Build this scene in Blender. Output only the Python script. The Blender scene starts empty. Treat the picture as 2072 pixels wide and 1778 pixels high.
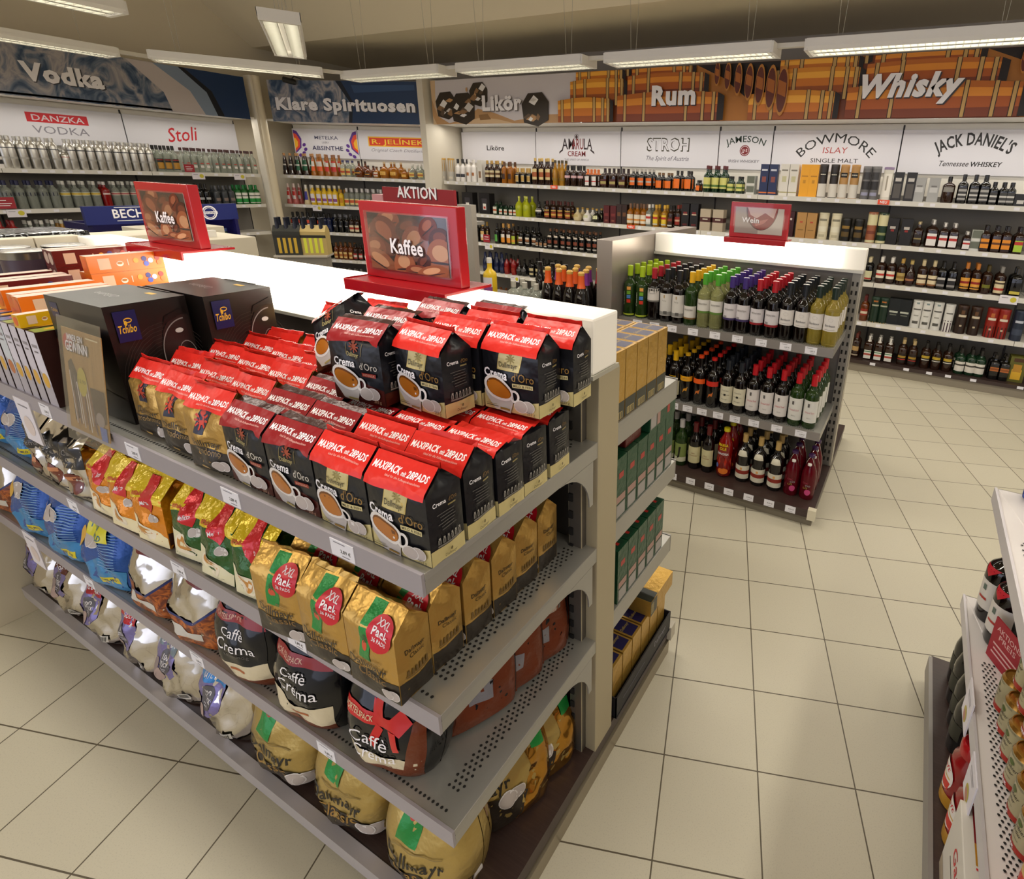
import bpy, bmesh, math, random
from math import sin, cos, pi, sqrt, radians
from mathutils import Vector, Matrix
from mathutils.geometry import tessellate_polygon
SC = bpy.context.scene
COL = SC.collection
rnd = random.Random(11)

# ------------------------------------------------------------------ camera
CAM_H = 1.769
cam_d = bpy.data.cameras.new('camera')
cam = bpy.data.objects.new('camera', cam_d)
COL.objects.link(cam)
ROT = ((0.890896, 0.452976, 0.033435), (0.180823, -0.286181, -0.940959), (-0.416663, 0.844342, -0.336866))
r0, r1, r2 = [Vector(r) for r in ROT]
cam.matrix_world = Matrix(((r0[0], -r1[0], -r2[0], 0), (r0[1], -r1[1], -r2[1], 0), (r0[2], -r1[2], -r2[2], CAM_H), (0, 0, 0, 1)))
cam_d.sensor_width = 36
cam_d.lens = 1108.7 / 2072 * 36
cam_d.shift_x = -(1289.0 - 1036) / 2072
cam_d.shift_y = -(889 - 758.2) / 2072
cam_d.clip_start = .02
SC.camera = cam

# ------------------------------------------------------------------ world, exposure
SC.view_settings.view_transform = 'Standard'
SC.view_settings.look = 'None'
SC.view_settings.exposure = 0.0
SC.view_settings.gamma = 1
SC.view_settings.use_curve_mapping = False
W = bpy.data.worlds.new('daylight_and_fill')
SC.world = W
W.use_nodes = True
bg = W.node_tree.nodes['Background']
wn_ = W.node_tree
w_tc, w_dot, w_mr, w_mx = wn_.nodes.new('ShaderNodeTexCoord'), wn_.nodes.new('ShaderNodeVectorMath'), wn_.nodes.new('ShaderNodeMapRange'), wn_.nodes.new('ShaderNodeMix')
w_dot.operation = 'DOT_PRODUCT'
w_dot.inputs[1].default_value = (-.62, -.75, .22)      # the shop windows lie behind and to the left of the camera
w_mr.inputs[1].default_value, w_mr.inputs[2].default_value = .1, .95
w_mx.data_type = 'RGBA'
w_mx.inputs[6].default_value = (.66, .61, .54, 1)  # warm ambient fill added from every other direction to lift the room
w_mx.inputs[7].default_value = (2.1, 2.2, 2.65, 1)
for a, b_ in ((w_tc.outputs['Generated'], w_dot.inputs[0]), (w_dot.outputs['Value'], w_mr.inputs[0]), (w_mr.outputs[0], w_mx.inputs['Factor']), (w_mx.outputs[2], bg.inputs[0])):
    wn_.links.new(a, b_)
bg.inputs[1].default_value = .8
cy = SC.cycles
cy.max_bounces = 7
cy.diffuse_bounces = 4
cy.glossy_bounces = 3
cy.transmission_bounces = 6
cy.transparent_max_bounces = 8
cy.sample_clamp_indirect = 4
cy.caustics_reflective = False
cy.caustics_refractive = False
cy.use_denoising = True
LAMP_W = 13.0      # each pendant luminaire
SHELF_W = 3.0      # each strip light under a canopy
LAMP_COL = (1.0, .94, .83)

# ------------------------------------------------------------------ materials
def lin(h):
    h = h.lstrip('#')
    if len(h) == 3: h = ''.join(c * 2 for c in h)
    o = []
    for i in (0, 2, 4):
        c = int(h[i:i + 2], 16) / 255
        o.append(c / 12.92 if c <= .04045 else ((c + .055) / 1.055) ** 2.4)
    return (*o, 1)

MATS = {}
def M(col, rough=.5, metal=0., trans=0., ior=1.45, emit=0., coat=0., bump=None, name=None, alpha=1.):
    key = (col, rough, metal, trans, ior, emit, coat, bump, alpha)
    if key in MATS: return MATS[key]
    m = bpy.data.materials.new(name or ('paint_' + col.strip('#')))
    m.use_nodes = True
    nt = m.node_tree
    b = nt.nodes['Principled BSDF']
    b.inputs['Base Color'].default_value = lin(col)
    b.inputs['Roughness'].default_value = rough
    b.inputs['Metallic'].default_value = metal
    b.inputs['Transmission Weight'].default_value = trans
    b.inputs['IOR'].default_value = ior
    b.inputs['Coat Weight'].default_value = coat
    b.inputs['Alpha'].default_value = alpha
    if emit:
        b.inputs['Emission Color'].default_value = lin(col)
        b.inputs['Emission Strength'].default_value = emit
    if bump:
        sc, st, det = bump
        tc = nt.nodes.new('ShaderNodeTexCoord')
        no = nt.nodes.new('ShaderNodeTexNoise')
        no.inputs['Scale'].default_value = sc
        no.inputs['Detail'].default_value = det
        bp = nt.nodes.new('ShaderNodeBump')
        bp.inputs['Strength'].default_value = st
        bp.inputs['Distance'].default_value = .01
        nt.links.new(tc.outputs['Object'], no.inputs['Vector'])
        nt.links.new(no.outputs['Fac'], bp.inputs['Height'])
        nt.links.new(bp.outputs['Normal'], b.inputs['Normal'])
    MATS[key] = m
    return m

def thin_glass(gloss=.03, tint=(1, 1, 1, 1)):
    k = ('thin', gloss, tint)
    if k not in MATS:
        m = bpy.data.materials.new('clear_film'); m.use_nodes = True
        nt = m.node_tree; nt.nodes.remove(nt.nodes['Principled BSDF'])
        a, g, x = nt.nodes.new('ShaderNodeBsdfTransparent'), nt.nodes.new('ShaderNodeBsdfGlossy'), nt.nodes.new('ShaderNodeMixShader')
        a.inputs[0].default_value = tint; g.inputs['Roughness'].default_value = .06
        lw = nt.nodes.new('ShaderNodeLayerWeight'); lw.inputs[0].default_value = .25
        ad = nt.nodes.new('ShaderNodeMath'); ad.operation = 'MULTIPLY_ADD'; ad.inputs[1].default_value = .3; ad.inputs[2].default_value = gloss
        nt.links.new(lw.outputs['Fresnel'], ad.inputs[0]); nt.links.new(ad.outputs[0], x.inputs[0])
        nt.links.new(a.outputs[0], x.inputs[1]); nt.links.new(g.outputs[0], x.inputs[2])
        nt.links.new(x.outputs[0], nt.nodes['Material Output'].inputs[0])
        MATS[k] = m
    return MATS[k]

def noise_mat(name, stops, scale=4., detail=5., dist=1.5, rough=.5, stretch=(1, 1, 1), kind='noise'):
    m = bpy.data.materials.new(name)
    m.use_nodes = True
    nt = m.node_tree
    b = nt.nodes['Principled BSDF']
    b.inputs['Roughness'].default_value = rough
    tc = nt.nodes.new('ShaderNodeTexCoord')
    mp = nt.nodes.new('ShaderNodeMapping')
    mp.inputs['Scale'].default_value = stretch
    no = nt.nodes.new('ShaderNodeTexNoise')
    no.inputs['Scale'].default_value = scale
    no.inputs['Detail'].default_value = detail
    no.inputs['Distortion'].default_value = dist
    cr = nt.nodes.new('ShaderNodeValToRGB')
    el = cr.color_ramp.elements
    while len(el) < len(stops): el.new(.5)
    for e, (p, c) in zip(el, stops):
        e.position = p
        e.color = lin(c)
    nt.links.new(tc.outputs['Object'], mp.inputs[0])
    nt.links.new(mp.outputs[0], no.inputs['Vector'])
    nt.links.new(no.outputs['Fac'], cr.inputs[0])
    nt.links.new(cr.outputs[0], b.inputs['Base Color'])
    return m

def floor_mat():
    m = bpy.data.materials.new('floor_tiles')
    m.use_nodes = True
    nt = m.node_tree
    b = nt.nodes['Principled BSDF']
    tc = nt.nodes.new('ShaderNodeTexCoord')
    mp = nt.nodes.new('ShaderNodeMapping')
    mp.vector_type = 'POINT'
    mp.inputs['Rotation'].default_value = (0, 0, -radians(17.843))
    mp.inputs['Scale'].default_value = (1 / .3, 1 / .3, 1)
    mp.inputs['Location'].default_value = (.182 + 20, -3.254 + 20, 0)
    br = nt.nodes.new('ShaderNodeTexBrick')
    br.offset = 0
    br.squash = 1
    br.inputs['Color1'].default_value = lin('#cbc4b0')
    br.inputs['Color2'].default_value = lin('#c6bfaa')
    br.inputs['Mortar'].default_value = lin('#5a5140')
    br.inputs['Scale'].default_value = 1
    br.inputs['Mortar Size'].default_value = .0075
    br.inputs['Mortar Smooth'].default_value = .1
    br.inputs['Brick Width'].default_value = 1
    br.inputs['Row Height'].default_value = 1
    no = nt.nodes.new('ShaderNodeTexNoise')
    no.inputs['Scale'].default_value = 260
    no.inputs['Detail'].default_value = 2
    cr = nt.nodes.new('ShaderNodeValToRGB')
    cr.color_ramp.elements[0].position = .3
    cr.color_ramp.elements[0].color = (.82, .82, .82, 1)
    cr.color_ramp.elements[1].position = .45
    cr.color_ramp.elements[1].color = (1, 1, 1, 1)
    mx = nt.nodes.new('ShaderNodeMix')
    mx.data_type = 'RGBA'
    mx.blend_type = 'MULTIPLY'
    mx.inputs['Factor'].default_value = .6
    L = nt.links.new
    L(tc.outputs['Object'], mp.inputs[0]); L(mp.outputs[0], br.inputs['Vector'])
    L(tc.outputs['Object'], no.inputs['Vector']); L(no.outputs['Fac'], cr.inputs[0])
    L(br.outputs['Color'], mx.inputs[6]); L(cr.outputs[0], mx.inputs[7])
    L(mx.outputs[2], b.inputs['Base Color'])
    b.inputs['Roughness'].default_value = .42
    bp = nt.nodes.new('ShaderNodeBump')
    bp.inputs['Strength'].default_value = .25
    bp.inputs['Distance'].default_value = .004
    bp.invert = True
    L(br.outputs['Fac'], bp.inputs['Height']); L(bp.outputs['Normal'], b.inputs['Normal'])
    return m

def lightbox_mat(name, x0, x1, strength):
    """Opal plastic lit by the tube inside; the tube stops short of both ends (object x x0..x1)."""
    m = bpy.data.materials.new(name)
    m.use_nodes = True
    nt = m.node_tree
    b = nt.nodes['Principled BSDF']
    b.inputs['Base Color'].default_value = lin('#f4efe4')
    b.inputs['Roughness'].default_value = .35
    tc = nt.nodes.new('ShaderNodeTexCoord')
    sp = nt.nodes.new('ShaderNodeSeparateXYZ')
    nt.links.new(tc.outputs['Object'], sp.inputs[0])
    def ramp(a, c):
        r = nt.nodes.new('ShaderNodeMapRange')
        r.interpolation_type = 'SMOOTHSTEP'
        r.inputs[1].default_value = a
        r.inputs[2].default_value = c
        nt.links.new(sp.outputs[0], r.inputs[0])
        return r
    ra, rb = ramp(x0 - .02, x0 + .4), ramp(x1 + .02, x1 - .4)
    mu = nt.nodes.new('ShaderNodeMath'); mu.operation = 'MULTIPLY'
    nt.links.new(ra.outputs[0], mu.inputs[0]); nt.links.new(rb.outputs[0], mu.inputs[1])
    ms = nt.nodes.new('ShaderNodeMath'); ms.operation = 'MULTIPLY_ADD'
    ms.inputs[1].default_value = strength
    ms.inputs[2].default_value = .08
    nt.links.new(mu.outputs[0], ms.inputs[0])
    b.inputs['Emission Color'].default_value = lin('#fff0d8')
    nt.links.new(ms.outputs[0], b.inputs['Emission Strength'])
    return m

# ------------------------------------------------------------------ mesh helpers
class MB:
    def __init__(s): s.v, s.f, s.k, s.mats, s.sm = [], [], [], [], []
    def slot(s, m):
        if m not in s.mats: s.mats.append(m)
        return s.mats.index(m)
    def add(s, vs, fs, m, smooth=False):
        o, k = len(s.v), s.slot(m)
        s.v += [tuple(v) for v in vs]
        for f in fs:
            s.f.append(tuple(i + o for i in f)); s.k.append(k); s.sm.append(smooth)
        return s
    def box(s, x0, x1, y0, y1, z0, z1, m, mt=None):
        v = [(x0, y0, z0), (x1, y0, z0), (x1, y1, z0), (x0, y1, z0), (x0, y0, z1), (x1, y0, z1), (x1, y1, z1), (x0, y1, z1)]
        s.add(v, [(0, 3, 2, 1), (0, 1, 5, 4), (1, 2, 6, 5), (2, 3, 7, 6), (3, 0, 4, 7)], m)
        return s.add(v, [(4, 5, 6, 7)], mt or m)
    def prism(s, pts, fn, a, b, m):
        """pts: outline; fn(p, t) -> xyz; extruded from t=a to t=b"""
        n = len(pts)
        v = [fn(p, a) for p in pts] + [fn(p, b) for p in pts]
        f = [(i, (i + 1) % n, n + (i + 1) % n, n + i) for i in range(n)]
        return s.add(v, f + [tuple(range(n))[::-1], tuple(range(n, 2 * n))], m)
    def lathe(s, prof, n, m, p=2., cx=0., cy=0., z0=0., closed=True):
        vs, fs = [], []
        for r, z in prof:
            for i in range(n):
                t = 2 * pi * i / n
                c, q = cos(t), sin(t)
                if p != 2:
                    k = (abs(c) ** p + abs(q) ** p) ** (-1 / p)
                    c, q = c * k, q * k
                vs.append((cx + r * c, cy + r * q, z0 + z))
        for j in range(len(prof) - 1):
            for i in range(n):
                k = (i + 1) % n
                fs.append((j * n + i, j * n + k, (j + 1) * n + k, (j + 1) * n + i))
        if closed:
            if prof[0][0] > 1e-5: fs.append(tuple(range(n))[::-1])
            if prof[-1][0] > 1e-5: fs.append(tuple((len(prof) - 1) * n + i for i in range(n)))
        return s.add(vs, fs, m, True)
    def grid(s, fn, us, vs_, m, flip=False):
        vs = [fn(u, v) for v in vs_ for u in us]
        n = len(us)
        fs = [(j * n + i, j * n + i + 1, (j + 1) * n + i + 1, (j + 1) * n + i) for j in range(len(vs_) - 1) for i in range(n - 1)]
        if flip: fs = [f[::-1] for f in fs]
        return s.add(vs, fs, m, True)
    def tube(s, pts, r, m, n=6):
        pts = [Vector(p) for p in pts]
        vs, fs = [], []
        for i, p in enumerate(pts):
            d = (pts[min(i + 1, len(pts) - 1)] - pts[max(i - 1, 0)]).normalized()
            a = d.cross(Vector((.31, .17, .93))).normalized()
            b = d.cross(a)
            vs += [p + r * (cos(2 * pi * k / n) * a + sin(2 * pi * k / n) * b) for k in range(n)]
        for i in range(len(pts) - 1):
            fs += [(i * n + k, i * n + (k + 1) % n, (i + 1) * n + (k + 1) % n, (i + 1) * n + k) for k in range(n)]
        fs += [tuple(range(n))[::-1], tuple((len(pts) - 1) * n + k for k in range(n))]
        return s.add(vs, fs, m, True)
    def mesh(s, name, bev=0, weld=False):
        me = bpy.data.meshes.new(name)
        me.from_pydata(s.v, [], s.f)
        for m in s.mats: me.materials.append(m)
        me.polygons.foreach_set('material_index', s.k)
        me.polygons.foreach_set('use_smooth', s.sm)
        if bev or weld:
            bm = bmesh.new(); bm.from_mesh(me)
            if weld: bmesh.ops.remove_doubles(bm, verts=bm.verts, dist=1e-5)
            if bev:
                bmesh.ops.remove_doubles(bm, verts=bm.verts, dist=1e-6)
                ed = [e for e in bm.edges if len(e.link_faces) == 2 and e.calc_face_angle(0) > .5]
                bmesh.ops.bevel(bm, geom=ed, offset=bev, segments=2, affect='EDGES', profile=.6, clamp_overlap=True)
            bm.to_mesh(me); bm.free()
        if any(s.sm): me.set_sharp_from_angle(angle=.75)
        me.update()
        return me
    def build(s, name, parent=None, bev=0, link=True, weld=False):
        o = bpy.data.objects.new(name, s.mesh(name, bev, weld))
        if parent is not None: adopt(parent, o)
        if link: COL.objects.link(o)
        return o

KIDS = {}
def adopt(p, c):
    c.parent = p
    KIDS.setdefault(p, []).append(c)

ALL_LABELS = {}
def tag(o, label=None, cat=None, group=None, kind=None):
    if label: o['label'] = label; ALL_LABELS.setdefault(label, []).append(group)
    if cat: o['category'] = cat
    if group: o['group'] = group
    if kind: o['kind'] = kind
    return o
def empty(name, loc=(0, 0, 0), rz=0., link=True):
    o = bpy.data.objects.new(name, None)
    o.empty_display_size = .05
    o.location = loc
    o.rotation_euler = (0, 0, rz)
    if link: COL.objects.link(o)
    return o
def struct(o): o['kind'] = 'structure'; return o
def put(t, loc, rz=0., label=None, cat=None, group=None, rx=0., ry=0., s=1.):
    """a copy of a thing with copies of its parts and sub-parts"""
    r = t.copy()
    r.location = loc
    r.rotation_euler = (rx, ry, rz)
    if s != 1: r.scale = (s, s, s)
    COL.objects.link(r)
    for c in KIDS.get(t, ()):
        d = c.copy(); COL.objects.link(d); d.parent = r
        for g in KIDS.get(c, ()):
            h = g.copy(); COL.objects.link(h); h.parent = d
    return tag(r, label, cat, group)

# ------------------------------------------------------------------ flat shapes (printing, lettering) laid on a surface
TXT = {}
def glyphs(s, bold, shear):
    k = (s, bold, shear)
    if k not in TXT:
        c = bpy.data.curves.new('lettering', 'FONT')
        c.body = s
        c.size = 1
        c.offset = bold * .6
        c.space_character = 1 + bold * 1.3
        c.shear = shear
        c.resolution_u = 2
        c.fill_mode = 'BOTH'
        o = bpy.data.objects.new('lettering', c)
        COL.objects.link(o)
        bpy.context.view_layer.update()
        me = bpy.data.meshes.new_from_object(o.evaluated_get(bpy.context.evaluated_depsgraph_get()))
        vs = [(v.co.x, v.co.y) for v in me.vertices]
        fs = [tuple(p.vertices) if p.normal.z >= 0 else tuple(p.vertices)[::-1] for p in me.polygons]
        bpy.data.objects.remove(o); bpy.data.curves.remove(c); bpy.data.meshes.remove(me)
        TXT[k] = (vs, fs)
    return TXT[k]
CAPH = .69
def shape(it):
    k, m = it[0], it[1]
    if k == 'R':
        x, y, w, h = it[2:6]
        a = it[6] if len(it) > 6 else 0
        c, q = cos(a), sin(a)
        vs = [(x + c * u - q * v, y + q * u + c * v) for u, v in ((-w / 2, -h / 2), (w / 2, -h / 2), (w / 2, h / 2), (-w / 2, h / 2))]
        return vs, [(0, 1, 2, 3)], m
    if k == 'E':
        x, y, rx, ry = it[2:6]
        a = it[6] if len(it) > 6 else 0
        c, q, n = cos(a), sin(a), 20
        vs = []
        for i in range(n):
            u, v = rx * cos(2 * pi * i / n), ry * sin(2 * pi * i / n)
            vs.append((x + c * u - q * v, y + q * u + c * v))
        return vs, [tuple(range(n))], m
    if k == 'O':
        x, y, rx, ry, th = it[2:7]
        n, vs, fs = 24, [], []
        for i in range(n):
            c, q = cos(2 * pi * i / n), sin(2 * pi * i / n)
            vs += [(x + rx * c, y + ry * q), (x + (rx - th) * c, y + (ry - th) * q)]
            j = (i + 1) % n
            fs.append((2 * i, 2 * j, 2 * j + 1, 2 * i + 1))
        return vs, fs, m
    if k == 'P':
        pts = it[2]
        tr = tessellate_polygon([[Vector((x, y, 0)) for x, y in pts]])
        out = []
        for a, b, c in tr:
            (x0, y0), (x1, y1), (x2, y2) = pts[a], pts[b], pts[c]
            out.append((a, b, c) if (x1 - x0) * (y2 - y0) - (y1 - y0) * (x2 - x0) > 0 else (a, c, b))
        return list(pts), out, m
    if k in 'TA':
        s, x, y, h = it[2:6]
        o = it[6] if len(it) > 6 else {}
        vs, fs = glyphs(s, o.get('b', .0), o.get('it', 0))
        if not vs: return [], [], m
        x0, x1 = min(v[0] for v in vs), max(v[0] for v in vs)
        f = h / CAPH
        fx = f * o.get('sx', 1)
        if 'w' in o: fx = o['w'] / (x1 - x0)
        al = o.get('al', 'c')
        xo = {'c': (x0 + x1) / 2, 'l': x0, 'r': x1}[al]
        vs = [((v[0] - xo) * fx, v[1] * f) for v in vs]
        if k == 'A':
            R = o['R']
            vs = [((R + v[1]) * sin(v[0] / R), (R + v[1]) * cos(v[0] / R) - R) for v in vs]
        a = o.get('rot', 0)
        c, q = cos(a), sin(a)
        return [(x + c * u - q * v, y + q * u + c * v) for u, v in vs], fs, m
def subdiv(vs, fs, step):
    xs, ys = [v[0] for v in vs], [v[1] for v in vs]
    if max(xs) - min(xs) < step and max(ys) - min(ys) < step: return vs, fs
    bm = bmesh.new()
    bv = [bm.verts.new((x, y, 0)) for x, y in vs]
    for f in fs:
        try: bm.faces.new([bv[i] for i in f])
        except ValueError: pass
    for ax, lo, hi in ((0, min(xs), max(xs)), (1, min(ys), max(ys))):
        k = math.floor(lo / step) + 1
        while k * step < hi:
            co, no = [0, 0, 0], [0, 0, 0]
            co[ax], no[ax] = k * step, 1
            bmesh.ops.bisect_plane(bm, geom=bm.verts[:] + bm.edges[:] + bm.faces[:], plane_co=co, plane_no=no, dist=1e-7)
            k += 1
    bm.verts.index_update()
    r = [(v.co.x, v.co.y) for v in bm.verts], [tuple(v.index for v in f.verts) for f in bm.faces]
    bm.free()
    return r
def skin(mb, fn, items, step=None, off0=.0005, doff=.00015):
    for i, it in enumerate(items):
        vs, fs, m = shape(it)
        if not vs: continue
        if step: vs, fs = subdiv(vs, fs, step)
        o = off0 + i * doff
        mb.add([fn(u, v, o) for u, v in vs], fs, m, step is not None)
    return mb
def flat(o, ux, uy):
    o, ux, uy = Vector(o), Vector(ux), Vector(uy)
    n = ux.cross(uy).normalized()
    return lambda u, v, d: o + ux * u + uy * v + n * d
def cyl(r, z0=0.):
    return lambda u, v, d: ((r + d) * sin(u / r), -(r + d) * cos(u / r), z0 + v)

ORD = 'first second third fourth fifth sixth seventh eighth ninth tenth eleventh twelfth thirteenth fourteenth fifteenth sixteenth seventeenth eighteenth nineteenth twentieth'.split()
CNT = 'zero one two three four five six seven eight nine ten eleven twelve'.split()
# ================================================================== room shell
WALLP = M('#ddd2bb', .8)
CEILP = M('#e4d8bd', .85)
struct(MB().box(-14, 8, -6, 12, -.1, 0, floor_mat()).build('floor'))
b = MB()
b.box(-9.0, 8, 6.95, 7.1, 0, 3.42, M('#b5aa9a', .85))
struct(b.build('wall_back'))
b = MB()
b.box(-8.95, -8.75, -6, 7.1, 0, 6.4, WALLP)
struct(b.build('wall_left'))
b = MB()
ridge = (1.3, 6.34)
b.prism([(7.1, 3.30), (5.3, 3.30), ridge, (-6, 3.3), (-6, 3.42), (1.3, 6.5), (5.34, 3.42), (7.1, 3.42)], lambda p, t: (t, p[0], p[1]), -8.95, 8, CEILP)
struct(b.build('ceiling'))

# ================================================================== pendant lamps
WHITE = M('#e9e6e0', .45)
WHITE2 = M('#d9d5cc', .5)
TUBE = M('#fff6e2', .3, emit=7.)
LOUV = M('#dcdcd6', .25, .6)
WIRE = M('#b8b2a4', .5)
def lamp(c, ang, wires, label, connector=None, power=1.0, lit=True):
    """trough luminaire, 1.27 m, hung on two pairs of wires; length along local x"""
    t = tag(empty('pendant_lamp', (*c, 0), ang), label, 'lamp', 'pendant trough lamps')
    L, w, z0, z1 = 1.27, .115, 2.585, 2.655
    b = MB()
    sec = [(-w, z0 + .022), (-w + .012, z0), (-w + .02, z0), (-w + .02, z0 + .045), (w - .02, z0 + .045), (w - .02, z0), (w - .012, z0), (w, z0 + .022), (w, z1), (-w, z1)]
    n = len(sec)
    v = [(x, y, z) for x in (-L / 2, L / 2) for y, z in sec]
    b.add(v, [(i, n + i, n + (i + 1) % n, (i + 1) % n) for i in range(n)], WHITE)
    for s in (-1, 1): b.box(s * L / 2 - .012, s * L / 2 + .012, -w + .004, w - .004, z0, z1 - .002, WHITE)
    adopt(t, b.build('housing'))
    lv = MB()
    for y in (-.055, .055):
        lv.box(-L / 2 + .02, L / 2 - .02, y - .04, y - .037, z0 + .002, z0 + .03, LOUV)
        lv.box(-L / 2 + .02, L / 2 - .02, y + .037, y + .04, z0 + .002, z0 + .03, LOUV)
        for i in range(30):
            x = -L / 2 + .04 + i * (L - .08) / 29
            lv.box(x - .001, x + .001, y - .037, y + .037, z0 + .004, z0 + .026, LOUV)
    adopt(t, lv.build('louvre'))
    for y in (-.055, .055):
        adopt(t, MB().tube([(-L / 2 + .03, y, z0 + .034), (L / 2 - .03, y, z0 + .034)], .008, TUBE, 8).build('tube'))
    top = lambda y: 3.3 if y > 5.3 else 3.3 + (5.3 - y) * .76
    for x in (-.45, .45):
        for q in (-.02, .02):
            zt = min(top(c[1]), 5.6) - .005
            adopt(t, MB().tube([(x + q * .5, q, z1), (x + q * 3, q * 2.2, zt)], .0016, WIRE, 4).build('wire'))
    if connector:
        adopt(t, MB().box(L / 2, L / 2 + connector, -.02, .02, z1 - .03, z1 - .002, WHITE2).build('connector'))
    ld = bpy.data.lights.new('lamp_light', 'AREA')
    ld.shape = 'RECTANGLE'
    ld.size, ld.size_y = 1.2, .16
    ld.energy = LAMP_W * power
    ld.color = LAMP_COL
    lo = bpy.data.objects.new('lamp_light', ld)
    lo.location = (0, 0, z0 - .004)
    lo.parent = t
    lo.visible_camera = False
    COL.objects.link(lo)
    return t
for i, x in enumerate((-4.68, -3.21, -1.74, -.25, 1.25)):
    lamp((x, 4.14 + .02 * i), 0, 0, ['white trough lamp over the clear spirits corner end of the long row', 'white trough lamp below the dark wall, second from the corner in the long row',
         'white trough lamp hanging before the first barrel picture', 'white trough lamp hanging before the largest barrel picture', 'white trough lamp at the far end of the long row'][i], .21)
lamp((-6.38, 2.04), radians(90), 0, 'white trough lamp running along the blue ice banner wall', .26)
lamp((-5.78, 3.38), radians(53), 0, 'white trough lamp set askew across the corner between the two rows', .2)
lamp((-4.22, 2.80), radians(145), 0, 'white trough lamp hung alone, its two bright tubes seen from below')
lamp((-4.55, 1.35), radians(90), 0, 'white trough lamp mostly cut off by the top of the picture', power=1)
for i, (x, y, a) in enumerate(((-2.6, .6, 0), (-.9, .6, 0), (1.2, 2.2, 90), (1.2, .2, 90), (-4.6, -.6, 90), (-1.6, 2.25, 0), (-2.6, -1.6, 0), (-.4, -1.6, 0), (3.2, 3.4, 0))):
    lamp((x, y), radians(a), 0, f'white trough lamp above the aisle, {ORD[i]} of those overhead', power=1.1)

# small smoke detector cord and camera
t = tag(empty('security_camera', (-7.72, 5.06, 2.82), radians(-35)), 'small black security camera perched beside the clear spirits banner', 'camera')
adopt(t, MB().lathe([(0, -.09), (.03, -.09), (.036, -.07), (.036, .05), (.02, .06), (0, .06)], 14, M('#15130f', .25)).build('body'))
KIDS[t][-1].rotation_euler = (radians(80), 0, 0)
adopt(t, MB().tube([(0, .03, .0), (.05, .08, .05), (.08, .16, .02)], .008, M('#25221e', .4)).build('bracket'))

# ================================================================== wall shelving
SHW = M('#d5d1c8', .42)         # white lacquered steel
BACKP = M('#77726a', .6)        # grey back panels between the shelves
PANW = M('#dcd9dd', .45)
TAGW = M('#e6e4ea', .5)
DECK = M('#3a2c28', .4)
PLINTH = M('#8a8171', .5)
DARKL = M('#2e2a2c', .6)
SHZ = (.12, .50, .89, 1.26, 1.655)
def bay(o, rz, w, label, group, sign=None, wide_base=True, sides=''):
    """one shelving unit: local x along the front, y into the wall, z up; upper shelf fronts at y = 0"""
    t = tag(empty('wall_shelving', o, rz), label, 'shelf', group)
    b = MB()
    b.box(0, w, .40, .42, 0, 1.70, BACKP)
    b.box(0, w, .40, .42, 1.70, 2.34, M('#e4dfd4', .5))
    for x in (0.004, w - .004): b.box(x - .004, x + .004, .393, .40, 0, 2.33, DARKL)
    adopt(t, b.build('back_panel'))
    b = MB()
    b.box(0, w, -.06, .40, .0, .085, PLINTH); b.box(0, w, -.075, .40, .085, .12, DECK)
    adopt(t, b.build('base'))
    for z in SHZ[1:]:
        b = MB()
        b.box(.002, w - .002, 0, .395, z - .022, z, SHW); b.box(.002, w - .002, -.006, .004, z - .042, z + .002, SHW)
        sh = b.build('shelf'); adopt(t, sh)
        x = .05 + rnd.random() * .1
        while x < w - .07:
            adopt(sh, MB().box(x, x + .042, -.0075, -.006, z - .034, z - .008, TAGW).build('price_tag'))
            x += .09 + rnd.random() * .14
    x = .1
    while x < w - .1:
        adopt(KIDS[t][1], MB().box(x, x + .05, -.078, -.0755, .09, .116, TAGW).build('price_tag'))
        x += .16 + rnd.random() * .16
    adopt(t, MB().box(0, w, -.1, .40, 2.345, 2.365, WHITE).build('canopy'))
    if sign:
        b = MB().box(.006, w - .006, .375, .39, 1.90, 2.285, PANW)
        skin(b, flat((w / 2, .375, 2.09), (1, 0, 0), (0, 0, 1)), sign)
        adopt(t, b.build('sign_panel'))
    ld = bpy.data.lights.new('strip_light', 'AREA')
    ld.shape = 'RECTANGLE'; ld.size, ld.size_y = w * .9, .05
    ld.energy = SHELF_W * w; ld.color = (1, .95, .86)
    lo = bpy.data.objects.new('strip_light', ld)
    lo.location = (w / 2, .05, 2.335); lo.rotation_euler = (radians(-14), 0, 0)
    lo.visible_camera = False
    lo.parent = t; COL.objects.link(lo)
    return t
BLK, RED, WHT, GRY = M('#26221f', .5), M('#c8242c', .5), M('#f2eef0', .5), M('#8c8890', .5)
MAROON = M('#7d1f24', .5)
GOLDT = M('#c79a3a', .4)
def petals(sx, ox):
    P = []
    for k, (c, s) in enumerate((('#5b2f8c', 1.), ('#e04a2c', .78), ('#f3b52a', .48))):
        m = M(c, .5)
        P.append(('P', m, [(ox + sx * x * s, -.02 + y * s) for x, y in ((0, -.12), (.10, -.04), (.12, .08), (.06, .18), (0, .2))][::1 if sx > 0 else -1]))
    for a, (x, y) in enumerate(((.15, -.02), (.165, -.08), (.13, -.13), (.07, -.16))):
        P.append(('E', M('#5b2f8c', .5), ox + sx * x, y, .03, .022, .5 * sx))
    return P
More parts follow.
